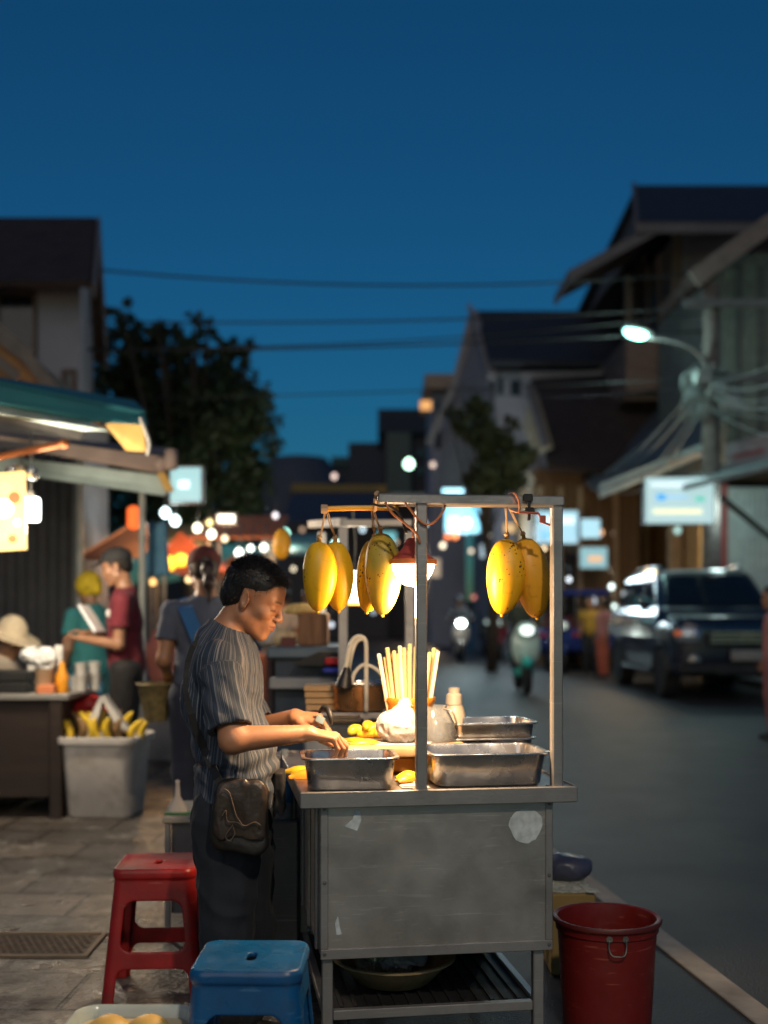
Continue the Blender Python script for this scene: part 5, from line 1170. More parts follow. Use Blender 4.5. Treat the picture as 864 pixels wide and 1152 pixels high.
# centre gabled house
DC = 34.0
h = thing('house', (P(600,0,DC).x,38,0), 'large steep gabled house with a dark roof in the middle distance', 'house')
x0 = P(528,0,DC).x; x1 = P(700,0,DC).x; ze = P(0,418,DC).z; zr = P(0,352,DC+3.5).z
polyslab('roof', [(P(552,0,DC-.6).x,DC-.6,ze),(x1+3,DC-.6,ze),(x1+3,DC+4,zr),(P(533,0,DC+4).x,DC+4,zr)], .2, RT, h); polyslab('roof', [(P(533,0,DC+4).x,DC+4,zr),(x1+3,DC+4,zr),(x1+3,DC+9,ze),(P(545,0,DC).x,DC+9,ze)], .2, RT, h)
m = MB(); m.box((P(556,0,DC).x,DC,0),(x1+2.6,DC+8,ze)); m.build('wall', PLA, h)
m = MB(); m.slab([P(533,362,DC+3.8),P(553,425,DC-.3),P(560,560,DC-.3),P(488,560,DC+3.8),P(510,430,DC+3.8)], (0,.3,0)); m.build('gable_wall', mat('mauve_plaster', (.27,.24,.26), .85, var=.15), h)
m = MB(); m.beam(P(532,352,DC+3.6),P(553,424,DC-.6),.25,.25); m.beam(P(532,352,DC+3.6),P(512,432,DC+3.4),.25,.25); m.beam(P(512,432,DC+3.4),P(482,500,DC+3.4),.22,.22); m.beam(P(532,356,DC+3.6),P(527,342,DC+3.6),.10,.12); m.build('bargeboard', mat('pale_barge', (.27,.24,.25), .8), h)
for (a,b_,c,d) in ((574,586,445,428),(596,602,450,430),(560,566,445,425)): windowp(h, P(a,0,DC).x, P(b_,0,DC).x, P(0,c,DC).z, P(0,d,DC).z, DC, mull=0)
m = MB(); m.beam(P(585,424,DC-.8),P(690,420,DC-.8),.3,.12); m.build('eave_board', mat('grey_eave', (.25,.22,.22), .8), h)
# lower brown-roofed house before it
h = thing('house', (P(640,0,29).x,31,0), 'low house with a big brown roof and small tan gable below the large gabled one', 'house')
polyslab('roof', [P(615,530,28),P(760,540,28),P(720,424,33),P(597,432,33)], .15, RTB, h)
m = MB(); m.slab([P(597,440,29),P(615,502,28),P(598,510,28.5),P(588,480,29.5)], (.2,.2,0)); m.build('gable', mat('tan_gable', (.34,.26,.18), .8), h)
m = MB(); m.beam(P(595,434,28.9),P(614,500,27.9),.16,.16); m.build('bargeboard', BRG, h)
m = MB(); m.box((P(600,0,29).x,29,0),(P(720,0,29).x,33,P(0,528,29).z)); m.build('wall', mat('ochre_boards', (.16,.095,.045), .8, var=.3, vscale=2, stretch=(6,6,.4)), h)
for px in (606,628,650,690): m = MB(); m.box((P(px,0,28.9).x,28.85,0),(P(px+5,0,28.9).x,28.99,P(0,548,29).z)); m.build('column', mat('tan_column', (.40,.29,.18), .7), h)
m = MB(); m.box((P(632,0,29).x,28.95,0),(P(647,0,29).x,28.995,P(0,600,29).z)); m.build('door', mat('door_dark', (.02,.018,.016), .5), h)
m = MB(); m.slab([P(588,522,27.5),P(602,540,27.5),P(596,548,27.5),P(586,545,27.5)], (0,.1,0)); tag(m.build('pediment', WHITEP, h), 'white pointed trim')
# white building
h = thing('building', (P(503,0,45).x,48,0), 'narrow white multi storey building with a flat eave left of the large gabled house', 'building')
m = MB(); m.box((P(485,0,45).x,45,0),(P(524,0,45).x,50,P(0,436,45).z)); m.build('wall', mat('blue_white_plaster', (.33,.33,.40), .85, var=.1), h)
m = MB(); m.box((P(478,0,44.4).x,44.4,P(0,440,45).z),(P(520,0,45).x,50.4,P(0,424,45).z)); m.build('eave', mat('warm_eave', (.42,.30,.22), .8), h)
for k,(a,b_,c,d) in enumerate(((500,508,470,450),(500,508,505,485),(490,496,470,450),(490,496,505,485))): windowp(h, P(a,0,45).x, P(b_,0,45).x, P(0,c,45).z, P(0,d,45).z, 45, mull=0)
h = thing('building', (P(455,0,70).x,74,0), 'dark flat topped block with a grey green stair tower far down the street', 'building')
m = MB(); m.box((P(425,0,70).x,70,P(0,487,70).z),(P(484,0,70).x,78,P(0,460,70).z)); m.build('upper_floor', mat('navy_wall', (.025,.035,.055), .8), h)
m = MB(); m.box((P(430,0,70.5).x,70.5,0),(P(482,0,70.5).x,77,P(0,487,70).z)); m.build('wall', mat('umber_wall', (.045,.04,.045), .8), h)
m = MB(); m.box((P(435,0,70).x,69.9,0),(P(462,0,70).x,70.45,P(0,486,70).z-.05)); m.build('stair_tower', mat('sage_wall', (.11,.13,.11), .8), h)
m = MB(); 
for z in (505,525): m.box((P(468,0,70).x,70.3,P(0,z+8,70).z),(P(478,0,70).x,70.49,P(0,z,70).z))
m.build('window', WBL, h)
h = thing('building', (P(410,0,90).x,92,0), 'low dark building with a stepped roof at the end of the street', 'building')
m = MB(); m.box((P(392,0,90).x,90,0),(P(432,0,90).x,96,P(0,498,90).z)); m.box((P(372,0,90).x,91,0),(P(391.8,0,90).x,96,P(0,512,90).z)); m.build('wall', mat('slate_wall', (.05,.05,.065), .8), h)
m = MB(); m.box((P(372,0,90).x,90.7,P(0,522,90).z),(P(391,0,90).x,90.95,P(0,516,90).z)); m.build('window', WBL, h)
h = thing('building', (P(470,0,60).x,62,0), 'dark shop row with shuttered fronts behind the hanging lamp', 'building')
m = MB(); m.box((P(420,0,60).x,60,0),(P(500,0,60).x,66,P(0,560,60).z)); m.build('wall', mat('dark_grey_wall', (.05,.05,.06), .8), h)  # wall in one even dark grey
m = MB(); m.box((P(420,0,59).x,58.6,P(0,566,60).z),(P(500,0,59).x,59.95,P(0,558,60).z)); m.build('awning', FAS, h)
# dark far shed roofs with a yellow fascia
h = thing('shed', (P(378,0,55).x,57,0), 'dark shed with a yellow fascia at the end of the street', 'shed')
polyslab('roof', [P(318,590,50),P(440,590,50),P(428,556,58),P(330,556,58)], .15, mat('shed_roof', (.06,.06,.085), .7), h)
m = MB(); m.slab([P(328,544,57.8),P(434,546,57.8),P(434,556,57.8),P(328,556,57.8)], (0,.2,0)); m.build('fascia', mat('yellow_fascia', (.30,.19,.05), .7), h)
m = MB(); m.box((P(325,0,58).x,58,0),(P(436,0,58).x,62,P(0,552,58).z)); m.build('wall', mat('dark_grey_wall', (.05,.05,.06), .8), h)
m = MB(); m.lathe([(3.2,0),(3.1,P(0,540,62).z-2.2),(2.6,P(0,520,62).z-.6),(1.6,P(0,505,62).z),(0,P(0,500,62).z)], (P(336,0,66).x,66,0), 24); tag(m.build('storage_tank', mat('slate_tank', (.07,.075,.10), .7), None, True, 40), 'round topped dark tank right of the big tree', 'tank')
# distant hill
n = 60; vs = []; fs = []
for i in range(n+1):
    t = i/n; x = -300+600*t; hgt = 14+10*math.exp(-((x+42)/28)**2)+6*math.sin(t*9)+3*math.sin(t*31); vs += [(x,420,-1),(x,420,hgt),(x,520,hgt*.6),(x,560,-1)]
for i in range(n):
    for k in range(3): fs.append((i*4+k,(i+1)*4+k,(i+1)*4+k+1,i*4+k+1))
m = MB(); m.add(vs, fs); tag(m.build('hill', mat('far_hill', (.03,.035,.045), .95), None), kind='structure')

# ---------------------------------------------------------------- trees
BARK = mat('bark', (.055,.04,.03), .9, bump=.5)
def leafmat(name, c): 
    m = mat(name, c, .55, var=.45, vscale=1.2); return m
def tree(base, trunk, tr, blobs, nleaf, lsz, ma, label, seed, group='street trees'):
    rs = np.random.default_rng(seed); root = thing('tree', base, label, 'tree', group); base = Vector(base); top = Vector(trunk)
    m = MB(); m.tube([base, base.lerp(top,.35)+Vector((.1,0,0)), base.lerp(top,.7)+Vector((-.08,.1,0)), top], [tr,tr*.8,tr*.62,tr*.4], 12)
    for (c, r) in blobs:
        c = Vector(c); s = base.lerp(top, .62+.3*rs.random()); mid = s.lerp(c,.5)+Vector((0,0,-.12*(c-s).length)); m.tube([s, mid, c, c+(c-mid)*.08], [tr*.32,tr*.22,tr*.10,tr*.03], 7)
    m.build('trunk', BARK, root, True)
    vol = np.array([r[0]*r[1]*r[2] if hasattr(r,'__len__') else r**3 for _, r in blobs])**.8; cnt = (vol/vol.sum()*nleaf).astype(int); P4 = []
    for (c, r), k in zip(blobs, cnt):
        r = np.array(r if hasattr(r,'__len__') else (r,r,r)); tw = max(6, k//26)
        d = rs.normal(0,1,(tw,3)); d /= np.linalg.norm(d,axis=1)[:,None]; rad = rs.uniform(.35,1.05,(tw,1))**.6; cen = A3(c)+d*rad*r*(1+.22*vnoise(d*2.5+seed))[:,None]
        idx = rs.integers(0,tw,k); pos = cen[idx]+rs.normal(0,1,(k,3))*r.mean()*.11
        a = rs.normal(0,1,(k,3)); a /= np.linalg.norm(a,axis=1)[:,None]; b = np.cross(a, rs.normal(0,1,(k,3))); b /= np.linalg.norm(b,axis=1)[:,None]
        s = lsz*rs.uniform(.6,1.3,(k,1)); P4.append(np.stack([pos-a*s, pos+b*s*.45, pos+a*s, pos-b*s*.45],1).reshape(-1,3))
    V = np.concatenate(P4); mesh_obj('crown', V, np.arange(len(V)).reshape(-1,4), ma, root)
LG = leafmat('leaves_deep', (.030,.048,.018)); LG2 = leafmat('leaves_olive', (.045,.055,.020))
D = 24.0
def bl(px, py, rp, dz=0): r = rp/F*(D+dz); return (P(px,py,D+dz), (r,r*1.1,r*.92))
tree((P(215,0,D).x,D,0), P(215,560,D), .32, [bl(262,470,46),bl(230,450,48,1),bl(180,440,50,1.5),bl(135,400,34,1),bl(140,360,20),bl(127,440,34,1),bl(186,385,24,.5),bl(178,372,12),bl(222,362,12),bl(234,372,14),bl(216,392,20),bl(264,395,17),bl(283,388,8),bl(254,412,24),bl(282,500,34),bl(240,520,50),bl(190,510,55,1),bl(250,570,45),bl(200,585,48,.6),bl(150,500,45,2),bl(288,545,22),bl(130,560,45,2)], 42000, .085, LG, 'large dark leafy tree behind the teal awning', 11)
D = 26.0
tree((P(553,0,D).x,D,0), P(548,520,D), .14, [bl(540,460,15),bl(530,455,10),bl(528,480,16),bl(545,492,20),bl(560,510,22),bl(515,470,8),bl(575,480,10),bl(570,535,22),bl(545,540,22),bl(588,515,16),bl(504,463,6)], 11000, .075, LG2, 'small loose tree in front of the large gabled house', 12)

# ---------------------------------------------------------------- pole, street lamp, cables
PD = 22.0
pl = thing('utility_pole', (P(800,0,PD).x,PD,0), 'weathered utility pole with a tangle of cables before the timber house', 'utility pole'); X = P(800,0,PD).x
m = MB(); m.lathe([(.19,0),(.155,P(0,320,PD).z)], (X,PD,0), 14); m.build('pole', mat('pole_grey', (.16,.14,.13), .85, var=.25), pl, True, 50)
zc_ = P(0,345,PD).z
for dz in (0,1.4): m = MB(); m.beam((X-.6,PD-.25,zc_-dz),(X+1.7,PD-.25,zc_-dz),.11,.14); m.build('crossarm', ST_DARK, pl)
rs = np.random.default_rng(3); m = MB(); GREYC = mat('cable_bundle', (.20,.23,.23), .5, var=.3)
for k in range(26):
    c = P(792+rs.uniform(-14,32), 437+rs.uniform(-18,20), PD-.5+rs.uniform(-.25,.25)); r = rs.uniform(.10,.34); t0 = rs.uniform(0,6.28); pts = []
    for i in range(14):
        a = t0+i/13*5.6; pts.append(c+Vector((r*math.cos(a), .1*math.sin(a*1.3), r*.8*math.sin(a))))
    m.tube(pts, .015, 6)
tag(m.build('cable_coil', GREYC, pl, True), kind='stuff')
for (px,py) in ((790,425),(806,440),(822,452)):
    c = P(px,py,PD-.6); m = MB(); m.box((c.x-.17,c.y-.14,c.z-.14),(c.x+.17,c.y+.14,c.z+.14), bev=.04); m.build('junction_box', mat('box_grey', (.28,.31,.30), .5), pl)
sl = thing('street_lamp', (P(790,0,PD-.3).x,PD-.3,0), 'lit street lamp on a curved arm fixed to the utility pole', 'street lamp')
LD = PD-.8
wire([P(797,412,PD-.1),P(785,396,PD-.3),P(768,386,PD-.5),P(748,381,PD-.65),P(730,378,LD)], .05, ST_TUBE, 'arm', sl, 10)
c = P(715,375,LD); q3 = Matrix.Rotation(R(14),3,'Y')
m = MB(); m.ball(c+Vector((.03,0,.08)), (.32,.17,.07), 20, 10, q3); m.build('lamp_head', ST_DARK, sl, True)
m = MB(); m.ball(c, (.225,.13,.095), 20, 10, q3); m.build('lens', emat('lamp_cyan', (.30,.95,.78), 9), sl, True)
def cable(a, b, sag, r, lab, n=16):
    a, b = Vector(a), Vector(b); pts = [a.lerp(b,t)-Vector((0,0,sag*4*t*(1-t))) for t in np.linspace(0,1,n)]; m = MB(); m.tube(pts, r, 6); tag(m.build('overhead_cable', BCORD, None, True), lab, 'cable', 'overhead cables across the street')
cable(P(-60,284,20),P(800,306,PD), .40, .019, 'highest overhead cable crossing the open sky')
cable(P(-60,356,22),P(800,345,PD), .20, .018, 'overhead cable just above the top of the big tree')
cable(P(-60,388,22),P(800,352,PD), .30, .015, 'thin overhead cable second below the tree top')
cable(P(-60,392,21),P(800,372,PD), .15, .020, 'thick overhead cable sagging past the tree shoulder')
cable(P(-60,452,22),P(800,425,PD), .08, .012, 'lowest faint overhead cable crossing the tree crown')
cable(P(500,433,32),P(790,430,PD-.2), .30, .014, 'pale cable running from the pole past the brown roofed house')
NM = ['uppermost','second','third','fourth','fifth','sixth','lowest']
for k in range(7):
    lab = NM[k]+' service cable fanning from the pole down over the tin roof'
    a = P(790,425+6*k,PD-.4); b = P(600+16*k+rs.uniform(-8,8),560-4*k,35-1.2*k); sg_ = rs.uniform(.4,1.1); pts = [a.lerp(b,t)-Vector((0,0,sg_*4*t*(1-t))) for t in np.linspace(0,1,12)]; m = MB(); m.tube(pts, .018, 5); tag(m.build('service_cable', GREYC, None, True), lab, 'cable', 'service cables over the tin roof')
for k in range(7):
    lab = NM[k]+' cable leaving the pole coil toward the right edge'
    a = P(800,424+6*k+rs.uniform(-4,4),PD-.5); b = P(905,398+15*k+rs.uniform(-9,9),16); sg_ = rs.uniform(.05,.45); pts = [a.lerp(b,t)-Vector((0,0,sg_*4*t*(1-t))) for t in np.linspace(0,1,10)]; m = MB(); m.tube(pts, rs.uniform(.007,.016), 5); tag(m.build('service_cable', GREYC, None, True), lab, 'cable', 'cables leaving the pole to the right')
# ---------------------------------------------------------------- SUV
TYRE = mat('tyre', (.014,.014,.015), .8); RIM = mat('alloy', (.42,.38,.34), .35, metal=.8)
PAINT = mat('car_paint', (.014,.024,.045), .22, metal=.2, var=.06, coat=1.0, rvar=.03); GLASS = mat('car_glass', (.010,.016,.024), .06, rvar=.02); TRIM = mat('car_trim', (.015,.015,.017), .5); CHROME = mat('chrome', (.6,.62,.66), .15, metal=1, var=.03)
def wheel(cx, cy, r, w, parent, side=-1, rear=False):
    m = MB(); m.lathe([(r*.62,-w/2),(r*.93,-w/2),(r,-w/2+.03),(r,w/2-.03),(r*.93,w/2),(r*.62,w/2)], (cx,cy,r), 36, (1,0,0)); t = m.build('wheel', TYRE, parent, True, 40)
    m = MB(); x = cx+side*w*.38
    m.lathe([(r*.60,-.01),(r*.615,.012),(r*.56,.016),(r*.54,0)], (x,cy,r), 30, (side,0,0)); m.lathe([(0,.012),(r*.14,.014),(r*.15,0)], (x,cy,r), 16, (side,0,0))
    for k in range(6):
        a = k*math.pi/3; d = Vector((0,math.cos(a),math.sin(a))); m.beam(Vector((x,cy,r))+d*r*.1, Vector((x,cy,r))+d*r*.57, .05,.03, up=(1,0,0))
    m.lathe([(0,-.06),(r*.6,-.06)], (x,cy,r), 24, (side,0,0)); m.build('rim', RIM, t, True, 40)
SX, SY = 5.40, 17.25; HWd = 1.04      # centre line x, front face y ; nose toward viewer
suv = thing('parked_car', (SX,SY+2.5,0), 'dark blue SUV parked on the right side facing the viewer', 'car')
S0 = np.array((SX, SY, 0.0)); fy = lambda z: 1.30+(z-1.34)*1.12+.25*(z-1.34)**2; ry = lambda z: 5.16-(z-1.34)*.42; hwz = lambda z: .95-(z-1.34)*.26
def cabf(q):
    x, y, z = np.abs(q[:,0]), q[:,1], q[:,2]; bow = .10*x**2*1.6
    d = smax((x-hwz(z))*.96, (fy(z)+bow-y)*.66, .10); d = smax(d, (y-ry(z)+bow*.5)*.9, .12)
    return smax(smax(d, z-2.10+.05*x**2+.03*(y-3.3)**2, .10), 1.20-z, .02)
def lowf(q):
    x, y, z = np.abs(q[:,0]), q[:,1], q[:,2]; e = .24*(x/1.04)**4
    d = sd_rbox(np.stack([q[:,0], y, z],1), (0,2.68,.80), (1.05,2.62,.44), .20)
    d = smin(d, sd_rbox(q, (0,3.25,1.12), (1.01,2.02,.28), .16), .14); d = smin(d, sd_rbox(q, (0,.95,1.08), (.90,.80,.17), .12), .12)
    d = smax(d, (e-y)*.9-.0, .10)
    d = d+.010*np.exp(-((z-1.0)/.05)**2)*(y > 1.2)+.012*np.exp(-((z-.56)/.06)**2)
    for yc in (.95,4.20):
        w = np.hypot(y-yc, z-.40)-.47; d = smax(d, -np.maximum(w, .70-x), .02)
    return d
def carf(p): q = p-S0; return smin(lowf(q), cabf(q), .05)
V, Q = sdf_mesh(carf, S0+np.array((-1.2,-.1,.2)), S0+np.array((1.2,5.5,2.3)), .030); mesh_obj('body', V, Q, PAINT, suv, True)
def pane(name, reg, par=suv):
    f = lambda p: np.maximum(cabf(p-S0)-.012, reg(p-S0)); V, Q = sdf_mesh(f, S0+np.array((-1.2,1.0,1.3)), S0+np.array((1.2,5.5,2.2)), .022)
    return mesh_obj(name, V, Q, GLASS, par, True)
pane('windscreen', lambda q: np.maximum.reduce([np.abs(q[:,0])-(hwz(q[:,2])-.12), 1.43-q[:,2], q[:,2]-1.97, q[:,1]-fy(q[:,2])-.16]))
pane('rear_window', lambda q: np.maximum.reduce([np.abs(q[:,0])-(hwz(q[:,2])-.15), 1.50-q[:,2], q[:,2]-1.92, ry(q[:,2])-.12-q[:,1]]))
for sd in (-1,1):
    for (ya_, yb_) in ((0,2.86),(2.96,3.96),(4.06,4.80)):
        pane('side_window', lambda q: np.maximum.reduce([(hwz(q[:,2])-.10)-sd*q[:,0], 1.44-q[:,2], q[:,2]-1.93, ya_-q[:,1], q[:,1]-yb_, (fy(q[:,2])+.26-q[:,1])*.7, (q[:,1]-ry(q[:,2])+.20)]))
    m = MB(); m.tube([(SX+sd*.68,SY+2.5,2.05),(SX+sd*.68,SY+2.62,2.12),(SX+sd*.68,SY+4.3,2.11),(SX+sd*.68,SY+4.45,2.02)], .022, 8); m.build('roof_rail', CHROME, suv, True)
    m = MB(); m.ball((SX+sd*1.13,SY+1.70,1.46), (.12,.07,.09), 14, 8); m.box((SX+sd*.98,SY+1.72,1.40),(SX+sd*1.08,SY+1.77,1.45)); m.build('mirror', PAINT, suv, True, 40)
    hl = MB(); hl.rloft([(.36,.24,.90,.08),(.40,.28,.96,.09),(.38,.26,1.06,.09),(.30,.22,1.10,.07)], (SX+sd*.80,SY+.19), 6, rz=sd*R(12)); ho = hl.build('headlight', mat('lamp_glass', (.35,.42,.5), .08, metal=.6), suv, True, 50)
    m = MB(); m.ball((SX+sd*.94,SY+.17,1.02), (.09,.10,.055), 12, 8); m.build('indicator', mat('amber_lens', (.75,.16,.03), .2, emit=(1,.2,.04), estr=.25), ho, True)
    m = MB(); m.ball((SX+sd*.74,SY+.06,1.0), (.055,.03,.05), 12, 8); m.build('reflector', CHROME, ho, True)
    m = MB(); m.lathe([(0,.03),(.06,.028),(.085,.012),(.095,-.02)], (SX+sd*.74,SY+.05,.62), 20, (0,-1,0)); m.build('fog_lamp', mat('fog_glass', (.5,.45,.4), .1, metal=.7), suv, True, 50)
    for yc in (.95,4.20):
        m = MB(); m.tube([(SX+sd*(HWd+.005),SY+yc+.48*math.cos(a),.38+.48*math.sin(a)) for a in np.linspace(-.1,math.pi+.1,18)], .035, 6); m.build('wheel_arch', TRIM, suv, True)
    m = MB(); m.box((SX+sd*(HWd-.01),SY+1.5,.36),(SX+sd*(HWd+.07),SY+3.7,.42), bev=.02); m.build('side_step', TRIM, suv)
    for yc in (.95,4.20): wheel(SX+sd*(HWd-.10), SY+yc, .39, .26, suv, side=sd)
    for y in (2.78, 3.88):
        m = MB(); m.box((SX+sd*(HWd-.012),SY+y,.52),(SX+sd*(HWd+.002),SY+y+.012,1.34)); m.build('door_seam', TRIM, suv)
    for y in (2.55,3.65):
        m = MB(); m.box((SX+sd*(HWd-.01),SY+y,1.16),(SX+sd*(HWd+.03),SY+y+.16,1.19), bev=.01); m.build('door_handle', CHROME, suv)
m = MB(); m.box((SX-.56,SY-.02,.84),(SX+.56,SY+.05,1.06), bev=.02); gr = m.build('grille', TRIM, suv)
m = MB()
for z in (.88,.95,1.02): m.box((SX-.54,SY-.045,z),(SX+.54,SY-.021,z+.030), bev=.006)
m.build('grille_bar', CHROME, gr)
m = MB(); m.lathe([(.085,0),(.085,.018),(.068,.018),(.068,0)], (SX,SY-.046,.96), 24, (0,-1,0), sx=1.1, sy=.8); m.build('badge', CHROME, gr, True, 40)
m = MB(); m.box((SX-.95,SY-.06,.40),(SX+.95,SY+.12,.60), bev=.05); m.box((SX-.45,SY-.075,.42),(SX+.45,SY-.061,.56)); m.build('bumper', TRIM, suv)
m = MB(); m.box((SX-.24,SY-.10,.62),(SX+.24,SY-.062,.77), bev=.01); pt = m.build('number_plate', mat('plate_white', (.33,.33,.32), .5), suv)
m = MB(); m.box((SX-.235,SY-.061,.60),(SX+.235,SY-.0,.78)); m.build('plate_bracket', TRIM, suv)
m = MB()
for k,x in enumerate((-.19,-.13,-.07,.02,.08,.14,.19)):
    m.box((SX+x-.018,SY-.1035,.650),(SX+x-.010,SY-.1005,.735)); m.box((SX+x-.0095,SY-.1035,.722 if k%2 else .650),(SX+x+.012,SY-.1005,.735 if k%2 else .663))
m.build('plate_marking', TRIM, pt)
# ---------------------------------------------------------------- scooters with riders
def scooter(px, D, fair, label, headlight=3.0, s=1.0, lit=(.85,1,.9), grp='scooters coming up the road'):
    x = P(px,0,D).x; r = thing('scooter', (x,D,0), label, 'scooter', grp); y = D-.6
    for yy in (y, y+1.25):
        m = MB(); m.lathe([(.12,-.05),(.24,-.06),(.28,-.03),(.28,.03),(.24,.06),(.12,.05)], (x,yy,.28), 24, (1,0,0)); w = m.build('wheel', TYRE, r, True, 40)
        m = MB(); m.lathe([(0,-.04),(.13,-.04),(.13,.04),(0,.04)], (x,yy,.28), 18, (1,0,0)); m.build('rim', RIM, w, True, 40)
    m = MB(); m.tube([(x-.07,y,.28),(x-.08,y+.08,.62)], .022, 8); m.tube([(x+.07,y,.28),(x+.08,y+.08,.62)], .022, 8); m.build('fork', ST_DARK, r, True)
    def fend(p):
        d = sd_ell(p, (x,y-.0,.50), (.10,.26,.12)); return d
    V, Q = sdf_mesh(fend, (x-.15,y-.32,.3), (x+.15,y+.32,.68), .02); mesh_obj('front_fender', V, Q, fair[1], r, True)
    def ap(p):
        d = sd_ell(p, (x,y+.16,.78), (.25,.10,.36)); d = smin(d, sd_ell(p, (x,y+.10,1.05), (.17,.13,.13)), .06); return d
    V, Q = sdf_mesh(ap, (x-.32,y-.1,.36), (x+.32,y+.4,1.28), .022); mesh_obj('front_fairing', V, Q, fair[0], r, True)
    m = MB(); m.ball((x,y-.005,1.04), (.11,.05,.08), 16, 10); m.build('headlight', emat('head_lamp_%d' % int(headlight), lit, headlight), r, True)
    def bd(p):
        d = sd_rbox(p, (x,y+.62,.34), (.16,.36,.07), .05); d = smin(d, sd_ell(p, (x,y+1.15,.62), (.18,.42,.20)), .05); return d
    V, Q = sdf_mesh(bd, (x-.26,y+.15,.2), (x+.26,y+1.65,.9), .025); mesh_obj('body', V, Q, fair[1], r, True)
    m = MB(); m.box((x-.14,y+.75,.80),(x+.14,y+1.55,.87), bev=.03); m.build('seat', BLACK, r)
    m = MB(); m.tube([(x-.34,y+.26,1.10),(x-.12,y+.16,1.12),(x+.12,y+.16,1.12),(x+.34,y+.26,1.10)], .018, 8)
    for sd in (-1,1): m.tube([(x+sd*.22,y+.2,1.12),(x+sd*.30,y+.18,1.28)], .008, 6); m.ball((x+sd*.31,y+.18,1.32), (.06,.015,.04), 12, 8)
    m.build('handlebar', BLACK, r, True)
    return x, y
def rider(x, y, shirtc, label, helmet, trous):
    J = dict(head=(x,y+.72,1.62), neck=(x,y+.82,1.46), chest=(x,y+.84,1.25), belly=(x,y+.90,1.06), pelvis=(x,y+.94,.93), shR=(x-.19,y+.82,1.38), shL=(x+.19,y+.82,1.38),
        elR=(x-.30,y+.62,1.18), elL=(x+.30,y+.62,1.18), wrR=(x-.31,y+.34,1.12), wrL=(x+.31,y+.34,1.12), hipR=(x-.10,y+.90,.92), hipL=(x+.10,y+.90,.92), knR=(x-.18,y+.48,.78), knL=(x+.18,y+.48,.78), anR=(x-.14,y+.55,.45), anL=(x+.14,y+.55,.45))
    cf = dict(label=label, base=(x,y+.8,0), J=J, head=(-90,8,0), body=(-90,4,0), h=.024, hh=.014, shirt=dict(mat=shirtc, hem=.86, sleeve=1.7, h=.022), trousers=dict(mat=trous, top=1.0, h=.024), shoes=((0,-1,0), BLACK), hair=dict(mat=HAIRM))
    root, HR, hc, _ = person(cf)
    if helmet: 
        f = lambda q: np.maximum(sd_ell(q, (-.01,0,.045), (.135,.115,.125)), -(q[:,2]+.03-.6*np.maximum(q[:,0]-.02,0)*0)-0*q[:,0])
        head_part(root, HR, hc, 'helmet', lambda q: smax(f(q), -sd_ell(q, (.14,0,-.02), (.09,.09,.07)), .01), helmet, .012)
MINT = mat('mint_paint', (.60,.75,.66), .3, coat=.5); TEAL = mat('teal_paint', (.02,.55,.46), .35, coat=.5); SILV = mat('silver_paint', (.55,.48,.45), .3, metal=.4)
x, y = scooter(588, 19.6, (MINT, TEAL), 'pale mint and teal scooter coming up the road behind the right papayas', 2.2)
rider(x, y, fabric('olive_shirt', (.06,.07,.045)), 'rider in a dark olive shirt on the mint and teal scooter', mat('helmet_dark', (.03,.03,.035), .3), DTR)
x, y = scooter(517, 31.0, (SILV, SILV), 'silver scooter with its headlight on, far up the road', 30)
rider(x, y, fabric('grey_shirt', (.10,.10,.11)), 'rider in a grey shirt on the far scooter with its headlight on', mat('helmet_grey', (.08,.08,.09), .3), DTR)
for i, (px, D, c, lab) in enumerate(((560,33.0,mat('wine_paint',(.16,.02,.03),.3),'wine red scooter parked with others behind the right papayas'),(547,35.0,mat('black_paint',(.02,.02,.025),.3),'black scooter in the parked row behind the right papayas'),(628,25.4,mat('blue_paint',(.02,.05,.22),.3),'blue scooter parked in front of the blue tuk tuk'))):
    scooter(px, D, (c,c), lab, 0.3, grp='parked scooters')
# blue tuk-tuk
tk = thing('tuk_tuk', (P(648,0,26.5).x,27.5,0), 'blue three wheeled taxi with a red stripe parked near the shop signs', 'tuk tuk'); X0 = P(606,0,26.5).x; X1 = P(690,0,26.5).x
BLU = mat('taxi_blue', (.015,.04,.24), .3, coat=.6)
m = MB(); m.box((X0,26.5,.40),(X1,28.5,.95), bev=.08); m.build('body', BLU, tk); m = MB(); m.box((X0+.05,26.5,1.72),(X1-.05,28.5,1.84), bev=.05); m.build('roof', BLU, tk)
m = MB(); m.box((X0-.01,26.47,.78),(X1+.01,26.498,.86)); m.build('stripe', mat('stripe_red', (.35,.03,.04), .4), tk)
for xx in (X0+.05,(X0+X1)/2,X1-.10):
    for yy in (26.55,28.4): m = MB(); m.box((xx,yy,.96),(xx+.05,yy+.05,1.715)); m.build('roof_post', CHROME, tk)
m = MB(); m.box((X0+.2,27.4,.55),(X1-.2,28.1,1.25), bev=.05); m.build('seat', mat('seat_wine', (.10,.02,.03), .6), tk)
for xx in (X0+.25, X1-.25):
    m = MB(); m.lathe([(.12,-.06),(.27,-.07),(.28,.07),(.12,.06)], (xx,26.48,.28), 20, (1,0,0)); m.build('wheel', TYRE, tk, True, 40)
for xx in (X0+.35, X1-.35):
    m = MB(); m.ball((xx,26.46,.66), (.09,.05,.09), 14, 8); m.build('headlight', CHROME, tk, True)
